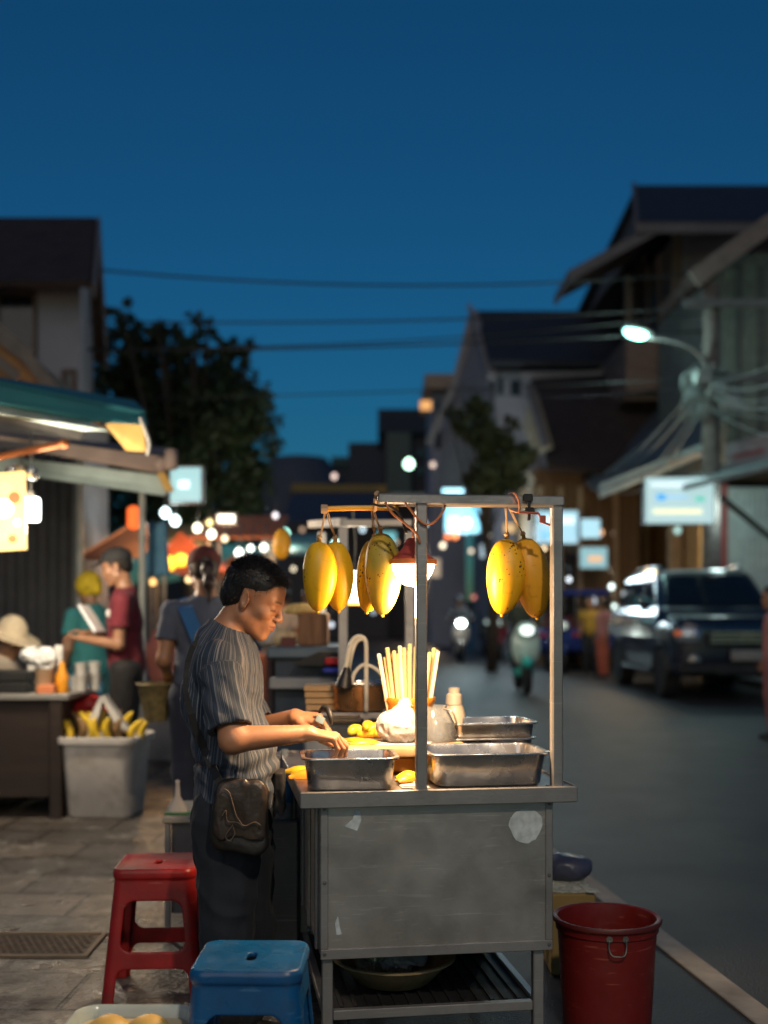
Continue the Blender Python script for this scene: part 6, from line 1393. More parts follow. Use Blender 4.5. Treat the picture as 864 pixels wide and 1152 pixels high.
# pedestrian in pink
def standing(px, D, H, label, face, shirtm, trm, hairk=None, skin=None, girth=1.0, arms=None, hh=.012, h=.016, hem=None, sleeve=.6, headp=5, short=False, shirtkw={}, tone=None, x=None, lean=0, grp=None, gap=.09):
    x = P(px,0,D).x if x is None else x; f = Vector((math.cos(R(face)), math.sin(R(face)), 0)); l = Vector((-f.y, f.x, 0)); o = Vector((x,D,0)); k = H/1.70
    q = lambda fx, ly, z: o+f*fx*k+l*ly*k+Vector((0,0,z*k))
    L_ = math.sin(R(lean))
    J = dict(head=q(.045+L_*.62,0,1.565), neck=q(-.01+L_*.5,0,1.40), chest=q(L_*.35,0,1.22), belly=q(.01+L_*.15,0,1.04), pelvis=q(0,0,.92), shR=q(-.005+L_*.45,-.18,1.345), shL=q(-.005+L_*.45,.18,1.345),
        hipR=q(0,-gap,.88), hipL=q(0,gap,.88), knR=q(.02,-gap-.01,.48), knL=q(.03,gap+.01,.48), anR=q(-.01,-gap-.01,.09), anL=q(.0,gap+.01,.09))
    arms = arms or {}
    for s, sg_ in (('R',-1),('L',1)):
        e, w = arms.get(s, ((-.02,.22,1.08),(.06,.22,.85))); J['el'+s] = q(e[0],sg_*e[1],e[2]); J['wr'+s] = q(w[0],sg_*w[1],w[2])
    cf = dict(label=label, base=(x,D,0), J=J, head=(face,headp,0), body=(face,lean,0), h=h, hh=hh, girth=girth, shirt=dict(mat=shirtm, hem=(.80*k if hem is None else hem), sleeve=sleeve, h=max(h*.8,.010), **shirtkw),
        trousers=dict(mat=trm, top=1.0*k, h=h), shoes=(f, BLACK), hair=hairk or dict(mat=HAIRM), skin=(skin if skin is not None else SKIN), group=grp)
    if tone: cf.update(tone)
    for s, sg_ in (('R',-1),('L',1)):
        d = (J['wr'+s]-J['el'+s]).normalized(); n = Vector((0,0,1)) if abs(d.z) < .7 else l*sg_
        cf['hand'+s] = (d, n, (l*-sg_ if abs(d.z) < .7 else f), [(25,30,20),(28,34,22),(32,36,24),(36,38,26)], {})
    return person(cf)+(J, f, l, q)
standing(679, 23.5, 1.60, 'woman in a pink top walking behind the dark blue SUV', 200, fabric('pink_top', (.55,.22,.20)), fabric('coral_skirt', (.60,.14,.08)), h=.024, hh=.014, hairk=dict(mat=HAIRM, long=True, thick=.02))
standing(873, 12.2, 1.62, 'person in dusty pink clothes cut off by the right edge of the picture', 180, fabric('dusty_pink', (.42,.18,.17)), fabric('dusty_rose', (.28,.12,.12)), h=.022, hh=.014)
standing(664, 25.2, 1.66, 'man in a yellow shirt standing in front of the blue tuk tuk', 250, fabric('mustard_shirt', (.35,.22,.03)), DTR, h=.026, hh=.016)

# ---------------------------------------------------------------- background people on the pavement
D = 8.1
arms = dict(R=((.02,.21,1.08),(.27,.11,1.13)), L=((.03,.20,1.06),(.28,.10,1.10)))
r = standing(143, D, 1.80, 'man in a maroon t-shirt and black cap reading a white paper', 186, fabric('maroon_cotton', (.12,.008,.018)), fabric('black_trousers', (.006,.006,.008)), arms=arms, hh=.008, h=.012, headp=16, sleeve=.62, skin=(.34,.17,.095), lean=2)
head_part(r[0], r[1], r[2], 'cap', lambda q: cap_sdf(q/1.06)*1.06, mat('cap_black', (.015,.015,.018), .8), .007)
q = r[7]; m = MB(); m.ball(q(.105,.085,1.262), (.025,.012,.030), 12, 8); m.build('shirt_logo', WHITEP, r[0], True)
a = P(87,682,7.95); b = P(106,712,7.90); m = MB(); m.slab([a, b, b+Vector((.02,.20,-.01)), a+Vector((.02,.20,-.01))], (.012,0,.016)); tag(m.build('paper_pad', mat('white_pad', (.72,.74,.76), .5), None), 'white pad held up by the man in maroon', 'pad')
D = 9.3
arms = dict(R=((-.02,.22,1.08),(.10,.20,.88)), L=((.02,.22,1.08),(.14,.20,.86)))
r = standing(103, D, 1.66, 'person in a teal shirt with a yellow headscarf beside the man in maroon', 140, fabric('teal_cotton', (.04,.22,.23)), fabric('teal_trousers', (.03,.12,.14)), arms=arms, hh=.009, h=.014, girth=1.05, headp=12)
head_part(r[0], r[1], r[2], 'headscarf', lambda q: smax(smin(sd_ell(q, (-.016,0,.035), (.122,.102,.115)), sd_ell(q, (-.10,0,-.03), (.055,.05,.045)), .03)+.006*np.abs(fbm(q*30,2)), q[:,0]-.055-.5*q[:,2], .01), mat('scarf_yellow', (.62,.43,.02), .8, var=.35, vscale=22), .009)
D = 6.35
WF = 108
arms = dict(R=((-.04,.23,1.09),(.16,.20,.99)), L=((-.03,.23,1.09),(.18,.18,1.0)))
r = standing(231, D, 1.70, 'woman with a ponytail in a grey blue t-shirt and brown cap, her back turned', WF, fabric('slate_cotton', (.085,.10,.145)), fabric('navy_trousers', (.02,.025,.045)), arms=arms, hh=.0075, h=.012, hairk=dict(mat=mat('brown_hair', (.030,.014,.010), .5), long=True, thick=.014, tail=[(-.09,0,.03),(-.135,0,-.02),(-.15,0,-.10),(-.135,0,-.19)], tailr=[.030,.034,.028,.012]), headp=14, skin=(.38,.18,.09))
head_part(r[0], r[1], r[2], 'cap', lambda q: cap_sdf(q/1.08)*1.08, mat('cap_brown', (.12,.03,.025), .85), .007)
J, f, l, q = r[4:]
pts = [q(.12,.10,1.30), q(.03,.13,1.415), q(-.10,.12,1.36), q(-.155,.07,1.22), q(-.165,.0,1.08), q(-.15,-.06,.98), q(-.12,-.10,.90)]
sm = []
for i in range(len(pts)-1):
    for k in range(4): sm.append(pts[i].lerp(pts[i+1], k/4))
BLUC = fabric('blue_canvas', (.03,.13,.32)); band(sm, .075, .012, 'apron_strap', BLUC, r[0], nrm=-f)
def apronf(p): 
    c = A3(q(-.02,0,.86)); Rm = rotm(R(WF)); z = (p-c)@Rm; return np.maximum(np.abs(sd_rbox(z, (0,0,0), (.165,.085,.28), .06)+.004*np.abs(fbm(p*8,2)))-.006, z[:,0]*1.0-.16)
V, Q = sdf_mesh(apronf, A3(q(0,0,.86))-.34, A3(q(0,0,.86))+.34, .014); mesh_obj('apron', V, Q, BLUC, r[0], True)
# basket on her arm
bk2 = J['wrL']+Vector((-.06,-.02,-.10)); m = MB(); m.lathe([(.06,-.16),(.085,-.06),(.10,.03),(.115,.045),(.105,.055),(.09,.03),(.075,-.06),(.0,-.14)], bk2, 28); tag(m.build('basket', mat('olive_basket', (.20,.15,.06), .8, var=.4, vscale=30, bump=.5, bscale=60), None, True, 50), 'olive woven basket with a pale rim held by the woman with the ponytail', 'basket')
# seated vendor with straw hat
D = 8.35; x = P(8,0,D).x
J = dict(head=(x+.02,D,1.14), neck=(x-.05,D+.02,1.00), chest=(x-.06,D+.02,.84), belly=(x-.04,D+.02,.68), pelvis=(x-.02,D+.02,.55), shR=(x-.05,D-.17,.95), shL=(x-.05,D+.20,.95), elR=(x+.02,D-.22,.78), elL=(x+.04,D+.24,.78), wrR=(x+.20,D-.14,.92), wrL=(x+.22,D+.14,.88),
    hipR=(x,D-.08,.52), hipL=(x,D+.12,.52), knR=(x+.40,D-.10,.50), knL=(x+.40,D+.12,.50), anR=(x+.38,D-.10,.10), anL=(x+.38,D+.12,.10))
hc_ = [(35,40,25)]*4
root, HR, hc, _ = person(dict(label='seated person in a pale straw sun hat behind the dark brown stall table', base=(x,D,0), J=J, head=(-20,24,0), body=(-5,10,0), h=.014, hh=.008, shirt=dict(mat=fabric('cream_shirt', (.45,.38,.30)), hem=.52, sleeve=.7, h=.012), trousers=dict(mat=DTR, top=.62, h=.014), shoes=((1,0,0), BLACK),
    handR=((1,.2,.1),(0,0,1),(0,1,0),hc_,{}), handL=((1,-.2,0),(0,0,1),(0,-1,0),hc_,{}), hair=dict(mat=HAIRM)))
def hatf(q): 
    d = sd_ell(q, (-.01,0,.065), (.118,.100,.125)); d = smax(d, .045-q[:,2], .01); b = sd_ell(q, (0,0,.045-.0), (.22,.21,.014)); return smin(d, b, .03)
head_part(root, HR, hc, 'sun_hat', hatf, mat('straw', (.62,.50,.34), .8, var=.15, vscale=30, bump=.4, bscale=150), .008, .26)
m = MB(); m.box((x-.22,D-.2,0),(x+.16,D+.22,.43), bev=.02); tag(m.build('crate', mat('brown_crate', (.12,.08,.05), .8), None), 'brown crate the person in the straw hat sits on', 'crate')

# ---------------------------------------------------------------- left stall
D = 7.5; DKW = mat('dark_brown_wood', (.026,.015,.011), .6, var=.3, vscale=3, stretch=(.6,.6,6), bump=.1)
x1 = P(72,0,D).x; x0 = x1-1.7; zt = P(0,781,D).z
tb = thing('stall_table', ((x0+x1)/2,D+.4,0), 'dark brown wooden stall table with a pale metal top at the left edge', 'table')
m = MB(); m.box((x0,D,zt-.04),(x1+.03,D+.75,zt), bev=.006); m.build('table_top', mat('zinc', (.35,.33,.30), .4, metal=.5), tb)
m = MB(); m.box((x0+.05,D+.04,.14),(x1-.11,D+.07,zt-.042)); m.box((x1-.075,D+.10,.14),(x1-.045,D+.70,zt-.042)); m.build('side_board', DKW, tb)
for xx in (x0+.02, x1-.10):
    for yy in (D+.01, D+.67): m = MB(); m.box((xx,yy,0),(xx+.08,yy+.07,zt-.0405), bev=.005); m.build('leg', DKW, tb)
m = MB(); m.box((x0+.11,D+.10,.20),(x1-.12,D+.66,.225)); m.build('shelf', DKW, tb)
Z = zt+.001
def onT(px, dy=.2): return P(px,0,D+dy).x, D+dy
x, y = onT(15,.16); 
for k, nm in enumerate(('lower','upper')): 
    m = MB(); m.box((x-.20+.01*k,y-.10,Z+.075*k),(x+.13,y+.16,Z+.07+.075*k), bev=.008); tag(m.build('tray_box', BLACK, None), nm+' black plastic box stacked at the left end of the stall table', 'box', 'black boxes')
x, y = onT(33,.22); m = MB(); m.rloft([(.10,.09,Z,.01),(.11,.10,Z+.23,.012)], (x+.0,y+.20), 4); tag(m.build('box', BLACK, None), 'tall black box behind the black trays on the stall table', 'box')
x, y = onT(50,.12); m = MB(); m.lathe([(.055,Z),(.060,Z+.15),(.063,Z+.16),(.056,Z+.16),(.05,Z+.01),(0,Z+.01)], (x,y,0), 24); tag(m.build('cup', mat('kraft', (.33,.21,.12), .7), None, True, 50), 'brown paper cup with crumpled paper above it on the stall table', 'cup')
scrap(Vector((x-.0,y+.02,Z+.22)), (.075,.06,.085), 2, PAPER, 'crumpled white paper stuffed in the brown cup', 'crumpled_paper', 'paper', h=.010)
scrap(Vector((x-.12,y+.12,Z+.24)), (.07,.07,.06), 12, PAPER, 'bunch of white napkins beside the straw hat', 'napkins', 'napkins', h=.010)
m = MB(); m.box((x-.14,y+.08,Z),(x-.08,y+.18,Z+.20), bev=.01); tag(m.build('napkin_box', WHITEP, None), 'white napkin box behind the black boxes', 'box')
x, y = onT(70,.14); m = MB(); m.lathe([(.040,Z),(.044,Z+.01),(.043,Z+.11),(.020,Z+.16),(.016,Z+.20),(0,Z+.21)], (x,y,0), 20); bo = tag(m.build('sauce_bottle', mat('orange_sauce', (.75,.30,.02), .3), None, True, 45), 'orange sauce bottle on the stall table', 'bottle')
m = MB(); m.lathe([(.028,Z+.165),(.030,Z+.30),(.024,Z+.31),(0,Z+.31)], (x-.05,y+.10,0), 18); m.lathe([(.030,Z),(.032,Z+.164),(.028,Z+.165)], (x-.05,y+.10,0), 18); tag(m.build('white_bottle', WHITEP, None, True, 50), 'slim white bottle behind the orange sauce bottle', 'bottle')
x2 = x+.06
for i,(dx,dy,zz,s_) in enumerate(((.03,.22,0,.9),(.10,.10,0,1),(.10,.10,.085,1),(.16,.22,0,1.05),(.16,.22,.09,1.0),(.05,.32,0,1.2))):
    z_ = Z+zz; m = MB(); m.lathe([(.030*s_,z_),(.042*s_,z_+.10*s_),(.045*s_,z_+.105*s_),(.040*s_,z_+.105*s_),(.028*s_,z_+.008),(0,z_+.008)], (x2+dx-.06,y+dy,0), 18)
    tag(m.build('foam_cup', WHITEP, None, True, 50), ['white foam cup just right of the orange bottle','lower white foam cup of the short stack near the table end','upper white foam cup of the short stack near the table end','lower white foam cup at the back right corner of the stall table','upper white foam cup at the back right corner of the stall table','large white foam cup behind the orange bottle'][i], 'cup', 'white foam cups')
m = MB(); m.box((P(40,0,D).x,D+.02,Z+.0),(P(60,0,D).x,D+.10,Z+.055), bev=.005); tag(m.build('card', mat('orange_card', (.62,.20,.08), .7), None), 'small orange carton at the front edge of the stall table', 'carton')
# white bin with bananas
D = 7.72; bx, by = P(120,0,D).x, D; BINM = mat('bin_white', (.60,.56,.52), .5, var=.12, vscale=4, dirt=(.20,.16,.12), dscale=5)
m = MB(); m.rloft([(.40,.36,.002,.05),(.43,.39,.02,.06),(.49,.45,.48,.07),(.50,.46,.485,.07),(.545,.505,.49,.08),(.55,.51,.53,.08),(.535,.495,.535,.08),(.48,.44,.53,.07),(.42,.38,.05,.05)], (bx,by), 7, rz=R(-4)); bn = tag(m.build('bin', BINM, None, True, 40), 'scuffed white plastic bin heaped with bananas on the pavement', 'bin')
m = MB(); m.rloft([(.42,.38,.40,.05),(.45,.41,.46,.05)], (bx,by), 5, rz=R(-4)); tag(m.build('packing_sack', mat('sack_brown', (.16,.11,.07), .9), None), 'brown sacking packed inside the white bin', 'sack')
BAN = mat('banana_yellow', (.78,.52,.03), .45, var=.25, vscale=20); BAND_ = mat('banana_brown', (.26,.15,.06), .6, var=.4, vscale=20); rs = np.random.default_rng(8)
where = ['at the left rim','second from the left rim','left of the centre','standing near the centre','right behind the grey wrap','in the middle of the heap','right of the centre','near the right front','at the right rim','hanging over the right rim','hanging over the left rim','lowest at the front left','on top of the heap at the right','at the back of the heap','leaning left at the back','beside the red bag']
for i in range(16):
    t = (i%9)/8; px = 72+t*92; yy = by+(-.12 if i < 9 else .06); z0 = .50+(.03 if i >= 9 else 0); dr = Vector(((t-.5)*.7+rs.uniform(-.2,.2), rs.uniform(-.3,.3), .75)).normalized(); 
    b0 = Vector((P(px,0,D).x, yy, z0)); pts = [b0+dr*.16*s_+Vector((.03*math.sin(math.pi*s_)*(1 if t < .5 else -1),0,0)) for s_ in np.linspace(0,1,8)]
    m = MB(); m.tube(pts, [.012,.022,.026,.027,.026,.023,.016,.006], 9); tag(m.build('banana', BAND_ if i%4 == 2 else BAN, None, True), ('brown ' if i%4 == 2 else 'yellow ')+'banana '+where[i]+' of the white bin', 'banana', 'bananas heaped in the white bin')
m = MB(); c = P(118,790,D); m.slab([P(92,826,7.6),P(112,784,7.7),P(116,786,7.7),P(104,830,7.58)], (0,.10,0)); m.slab([P(113,784,7.7),P(117,782,7.7),P(144,822,7.6),P(134,824,7.6)], (0,.10,0)); tag(m.build('folded_wrap', mat('grey_wrap', (.42,.39,.35), .5, var=.3), None), 'folded grey wrap standing like a tent on the bananas', 'wrap')
scrap(P(103,795,8.0), (.16,.12,.075), 5, mat('red_bag', (.55,.03,.03), .4), 'crumpled red plastic bag behind the white bin', h=.012, k=9)
scrap(P(95,775,8.35), (.12,.10,.15), 6, mat('blue_bag', (.06,.30,.50), .4, dirt=(.6,.65,.68), dscale=8), 'blue and white plastic bag behind the red bag', h=.012, k=9)
m = MB(); q_ = P(98,0,8.15); m.box((q_.x-.22,8.0,0),(q_.x+.20,8.45,P(0,812,8.2).z), bev=.01); tag(m.build('crate', mat('dark_crate', (.06,.045,.04), .8), None), 'dark crate holding up the red and blue bags', 'crate')
# awnings
CANV = mat('teal_canvas', (.02,.16,.20), .75, var=.2, vscale=2); VAL = mat('pale_valance', (.40,.48,.46), .8, var=.12); BRC = mat('brown_canvas', (.26,.19,.165), .8, var=.15); OCH = mat('ochre_canvas', (.55,.33,.09), .8, var=.2)
aw = thing('awning', (P(60,0,7.4).x,7.4,2.3), 'teal topped canvas awning over the left stall', 'awning')
polyslab('canopy', [P(-80,418,6.6),P(163,468,7.4),P(163,490,7.4)+Vector((0,0,.06)),P(160,470,8.4),P(-80,424,8.4)][:2]+[P(150,455,8.6),P(-80,415,8.6)], .03, CANV, aw)
m = MB(); m.slab([P(-80,418,6.57),P(163,468,7.37),P(166,478,7.37),P(100,474,7.15),P(-80,440,6.57)], (0,.015,0)); m.build('upper_hem', CANV, aw)
m = MB(); m.slab([P(-80,440,6.60),P(98,474,7.18),P(122,484,7.2),P(95,485,7.18),P(-80,452,6.60)], (0,.012,0)); m.build('valance', VAL, aw)
m = MB(); m.slab([P(-80,452,6.63),P(95,486,7.2),P(90,495,7.2),P(-80,466,6.63)], (0,.012,0)); m.build('inner_beam', ST_DARK, aw)
m = MB(); m.slab([P(118,477,7.36),P(161,474,7.34),P(164,508,7.4),P(142,507,7.42)], (0,.015,0)); m.build('corner_flap', OCH, aw)
wire([P(158,470,7.32),P(164,485,7.30),P(168,500,7.32),P(166,512,7.33)], .012, WHITEP, 'rolled_edge', aw)
aw = thing('awning', (P(120,0,8.6).x,8.8,2.0), 'grey brown canvas awning hanging below the teal one', 'awning')
polyslab('canopy', [P(-60,488,8.0),P(198,518,8.7),P(190,508,9.9),P(-60,486,9.9)], .03, BRC, aw)
m = MB(); m.slab([P(40,494,8.15),P(198,516,8.65),P(198,528,8.65),P(176,532,8.6),P(40,508,8.15)], (0,.02,0)); m.build('front_hem', BRC, aw)
m = MB(); m.slab([P(-40,508,8.2),P(176,534,8.68),P(192,548,8.75),P(185,558,8.75),P(110,546,8.5),P(-40,526,8.2)], (0,.012,0)); m.build('valance', VAL, aw)
m = MB(); m.slab([P(170,520,8.6),P(182,524,8.6),P(196,553,8.7),P(186,552,8.7)], (0,.03,0)); m.build('corner_flap', OCH, aw)
m = MB(); m.ball(P(182,522,8.55), .06, 12, 8); m.lathe([(0,-.05),(.05,-.03),(.05,.1),(0,.12)], P(193,522,8.5), 12); m.build('rolled_end', BRC, aw, True)
for i,(px, D, py, lab) in enumerate(((90,10.0,492,'pale steel pole holding the awnings near the dark wall'),(160,9.3,548,'cream pole at the right end of the brown awning'))):
    a = P(px,0,D); m = MB(); m.lathe([(.030,0),(.028,P(0,py,D).z)], (a.x,D,0), 14); tag(m.build('awning_pole', mat('pole_paint', (.42,.42,.38), .5), None, True, 50), lab, 'pole', 'awning poles')
m = MB(); m.tube([P(-30,520,6.9),P(75,498,7.0)], .022, 10); m.ball(P(73,499,6.98), .030, 12, 8); tag(m.build('orange_pole', mat('rusty_orange', (.45,.14,.04), .6), None, True, 50), 'orange painted pole under the teal awning', 'pole')
for i,(px,py) in enumerate(((14,530),(24,527),(36,532))):
    c = P(px,py,6.95); m = MB(); m.lathe([(0,-.045),(.03,-.04),(.045,-.01),(.04,.02),(.01,.03),(.006,.055),(0,.056)], c, 16); tag(m.build('hanging_ladle', ST_PAN if i != 1 else ST_DARK, None, True, 40), ['left','middle','right'][i]+' small steel cup hanging from the orange pole', 'cup', 'steel cups hanging from the orange pole')
# corrugated dark wall
dw = thing('stall_wall', (P(30,0,10.4).x,10.4,0), 'dark corrugated metal wall behind the left stall', 'wall'); m = MB(); xx = P(-70,0,10.4).x; xe_ = P(84,0,10.4).x; n = int((xe_-xx)/.09)
vs = []; fs = []
for i in range(n*4+1):
    xq_ = xx+i*(xe_-xx)/(n*4); dy = (0,0,.03,.03)[i%4]; vs += [(xq_,10.4+dy,0),(xq_,10.4+dy,P(0,505,10.4).z)]
for i in range(n*4): fs.append((2*i,2*i+2,2*i+3,2*i+1))
m.add(vs, fs); m.build('sheet', mat('charcoal_metal', (.045,.045,.05), .5, var=.15), dw)
m = MB(); m.box((xx,10.46,0),(xe_,10.52,P(0,505,10.4).z)); m.build('backing', ST_DARK, dw)
m = MB(); m.box((xe_+.002,10.35,0),(xe_+.06,10.45,P(0,505,10.4).z)); m.build('edge_post', mat('edge_grey', (.12,.13,.13), .6), dw)
# glowing poster and lamp box
gp = thing('lit_banner', (P(8,0,6.8).x,6.8,P(0,622,6.8).z), 'glowing yellow and pink food banner hanging at the left edge', 'banner')
m = MB(); m.slab([P(-30,534,6.8),P(27,530,6.8),P(29,618,6.8),P(-30,622,6.8)], (0,.03,0)); m.build('banner_sheet', emat('banner_yellow', (1,.72,.28), 1.25), gp)
PK = emat('banner_pink', (1,.42,.28), 1.5); WH = emat('banner_white', (1,.93,.82), 3.0); RS = emat('banner_red', (.9,.20,.08), 1.0)
for (px,py,r_,ma) in ((4,572,11,WH),(10,590,9,PK),(2,603,8,PK),(16,560,7,RS),(6,548,8,PK),(14,606,5,RS),(19,588,4,WH)):
    m = MB(); m.lathe([(0,.006),(r_/F*6.8*.9,.005),(r_/F*6.8,0)], P(px,py,6.796), 18, (0,-1,0)); m.build('picture_patch', ma, gp)
lb = thing('lamp_box', P(34,585,7.3), 'bright square white lamp beside the glowing banner', 'lamp')
m = MB(); c = P(34,573,7.3); m.rloft([(.10,.08,c.z-.075,.02),(.112,.09,c.z-.06,.02),(.112,.09,c.z+.06,.02),(.10,.08,c.z+.072,.02)], (c.x,c.y), 5); m.build('lamp_glass', emat('lamp_white', (.92,1,.96), 8), lb, True, 50)
m = MB(); m.rloft([(.07,.06,c.z+.073,.015),(.05,.04,c.z+.11,.01)], (c.x,c.y), 4); m.build('lamp_cap', ST_DARK, lb, True, 50)
wire([c+Vector((0,0,.11)), c+Vector((.01,0,.3)), c+Vector((.0,0,.5))], .008, BCORD, 'cord', lb)

# ---------------------------------------------------------------- things further along the pavement
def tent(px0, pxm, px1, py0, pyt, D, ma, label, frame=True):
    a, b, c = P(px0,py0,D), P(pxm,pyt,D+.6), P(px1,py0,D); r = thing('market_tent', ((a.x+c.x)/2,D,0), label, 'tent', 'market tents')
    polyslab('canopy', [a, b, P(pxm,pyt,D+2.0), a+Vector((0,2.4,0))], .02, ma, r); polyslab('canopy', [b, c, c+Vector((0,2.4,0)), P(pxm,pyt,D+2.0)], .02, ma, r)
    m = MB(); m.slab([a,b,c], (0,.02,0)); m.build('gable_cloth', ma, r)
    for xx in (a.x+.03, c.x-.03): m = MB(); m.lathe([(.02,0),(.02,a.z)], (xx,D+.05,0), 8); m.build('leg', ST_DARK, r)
tent(88,158,170,628,585,11.5, mat('salmon_canvas', (.34,.18,.12), .8), 'brown salmon tent rising behind the person with the yellow headscarf')
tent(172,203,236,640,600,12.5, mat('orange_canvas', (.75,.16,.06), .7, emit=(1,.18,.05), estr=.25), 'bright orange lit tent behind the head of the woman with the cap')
tent(228,268,312,652,622,17.0, mat('rust_canvas', (.45,.14,.06), .8), 'rust coloured tent far behind the vendor head')
q = P(149,580,10.2); m = MB(); m.box((q.x-.055,10.2,q.z-.12),(q.x+.055,10.3,q.z+.09), bev=.03); tag(m.build('orange_lantern', emat('lantern_orange', (1,.16,.03), 1.3), None), 'glowing orange lantern beside the cream pole', 'lantern')
def cloth2(p):
    c = A3(P(177,617,9.6)); z = p-c; return sd_rbox(z, (0,0,0), (.085+0, .03,.22), .02)+.020*np.sin(z[:,0]*70+2*z[:,2]*4)*.5-.10*np.clip(-z[:,2],0,1)*.6
c = A3(P(177,617,9.6)); V, Q = sdf_mesh(cloth2, c-np.array((.25,.12,.33)), c+np.array((.25,.12,.30)), .012); tag(mesh_obj('blue_cloth', V, Q, mat('light_blue_cloth', (.10,.25,.38), .8), None, True), 'light blue cloth hanging by the cream pole', 'cloth')
q = P(200,705,10.6); scrap(Vector((q.x,q.y,.95)), (.30,.2,.35), 8, mat('salmon_cloth', (.42,.14,.11), .8), 'heap of salmon coloured cloth behind the man in maroon', 'cloth_heap', 'cloth', h=.02, k=5)
m = MB(); m.box((q.x-.5,10.3,0),(q.x+.5,10.9,.66), bev=.02); tag(m.build('stall_counter', mat('grey_counter', (.14,.14,.16), .7), None), 'grey counter carrying the salmon cloth', 'counter')
for i, (px, D, c_, lab) in enumerate(((300,13.5,(.5,.45,.4),'pale heaped goods'),)):
    pass
# flowers / lit yellow fruit beyond, their light put in as a glow
for i, (px,py,r_,lab) in enumerate(((190,634,9,'left glowing yellow ball below the orange tent'),(204,630,8,'right glowing yellow ball below the orange tent'))):
    m = MB(); m.ball(P(px,py,12.2), r_/F*12.2, 14, 10); tag(m.build('yellow_ball', emat('glow_yellow', (1,.58,.05), 1.6), None, True), lab, 'lantern', 'glowing yellow balls')
pp = P(317,612,7.0); m = MB(); m.ball(pp, (.055,.055,.095), 18, 12); tag(m.build('hanging_papaya', PY4, None, True), 'blurred yellow papaya hanging far behind above the vendor forehead', 'papaya')
# second cart behind
D = 6.0; x0, x1 = P(300,0,D).x, P(470,0,D).x; zt = P(0,728,D).z
sc = thing('food_cart', ((x0+x1)/2,D+.4,0), 'second food cart with a white tube frame behind the first cart', 'food cart')
DNV = mat('navy_metal', (.035,.055,.085), .45, metal=.3)
m = MB(); m.box((x0,D,zt-.06),(P(388,0,D).x,D+.8,zt), bev=.01); m.build('counter_top', mat('slate_top', (.12,.17,.22), .4, metal=.3), sc)
m = MB(); m.box((x0+.04,D+.05,.25),(P(386,0,D).x,D+.75,zt-.062)); m.build('cabinet', DNV, sc)
m = MB(); m.box((x0+.02,D-.06,P(0,770,D).z-.02),(P(378,0,D).x,D+.045,P(0,762,D).z), bev=.006); m.build('front_shelf', mat('shelf_grey', (.32,.33,.34), .4), sc)
for xx in (x0+.05, P(380,0,D).x):
    for yy in (D+.06, D+.68): m = MB(); m.box((xx,yy,0),(xx+.05,yy+.05,.249)); m.build('leg', ST_DARK, sc)
for (px,DD,t_) in ((386,5.6,595),(461,5.6,600),(362,6.7,600)):
    a = P(px,0,DD); m = MB(); m.box((a.x-.022,DD,0),(a.x+.022,DD+.044,P(0,t_-2,DD).z), bev=.005); m.build('frame_post', WHITEP, sc)
m = MB(); za = P(0,592,5.6).z; m.box((P(384,0,5.6).x,5.6,za),(P(464,0,5.6).x,5.644,za+.035), bev=.004); m.build('top_rail', ST_TUBE, sc)
m = MB(); m.beam(P(386,592,5.62)+Vector((0,0,.02)), P(350,590,6.75), .04); m.build('side_rail', WHITEP, sc)
gl = thing('grill', (P(358,0,6.1).x,6.15,zt), 'black grill with an arched hood on the second cart', 'grill')
m = MB(); a = P(330,0,6.0).x; b_ = P(388,0,6.0).x; vs = []
prof = [(a,zt-.09),(a+.06,zt-.055),(a+.14,zt-.02),(b_,zt-.02),(b_,zt-.10)]
m.slab([(xx,5.93,zz) for xx,zz in prof], (0,.06,0)); m.build('hood', BLACK, gl)
m = MB(); m.box((P(366,0,5.9).x,5.84,zt-.085),(P(393,0,5.9).x,5.92,zt-.05), bev=.008); tag(m.build('red_box', mat('red_lid', (.60,.01,.02), .4), None), 'bright red box lid on the front of the second cart', 'box')
m = MB(); m.box((P(364,0,5.9).x,5.82,zt-.125),(P(384,0,5.9).x,5.90,zt-.10), bev=.008); tag(m.build('blue_box', mat('ultramarine', (.04,.06,.45), .4), None), 'small blue box under the bright red lid', 'box')
m = MB(); m.box((P(335,0,6.2).x,6.2,zt+.001),(P(368,0,6.2).x,6.45,P(0,690,6.2).z), bev=.008); m.box((P(351,0,6.2).x,6.19,zt+.01),(P(353,0,6.2).x,6.198,P(0,692,6.2).z)); tag(m.build('wooden_box', mat('box_wood', (.24,.12,.06), .7, var=.3, stretch=(8,8,1)), None), 'brown wooden box on the counter of the second cart', 'box')
scrap(Vector((P(340,0,6.3).x,6.32,P(0,688,6.2).z+.01)), (.10,.07,.035), 3, mat('pale_fruit', (.72,.50,.18), .5), 'pile of pale yellow sliced fruit on top of the brown wooden box', 'sliced_fruit', 'fruit', h=.010, amp=.02)
for i,(px,s_,c_,lab) in enumerate(((300,.06,(.6,.58,.55),'white wrapped parcel at the left end of the second cart'),(316,.05,(.65,.5,.3),'cream paper parcel in the middle of the second cart'),(328,.045,(.62,.45,.25),'tan paper parcel next to the brown wooden box'))):
    scrap(Vector((P(px,0,6.2).x,6.2,zt+s_*.9)), (s_,s_,s_), i+20, mat('parcel_%d' % i, c_, .6), lab, 'parcel', 'parcel', h=.010, k=9, amp=.015)
m = MB(); m.box((P(318,0,6.2).x,6.10,zt+.001),(P(334,0,6.2).x,6.14,zt+.05)); tag(m.build('dark_tray', mat('wine_tray', (.12,.02,.02), .5), None), 'dark wine coloured tray before the paper parcels', 'tray')
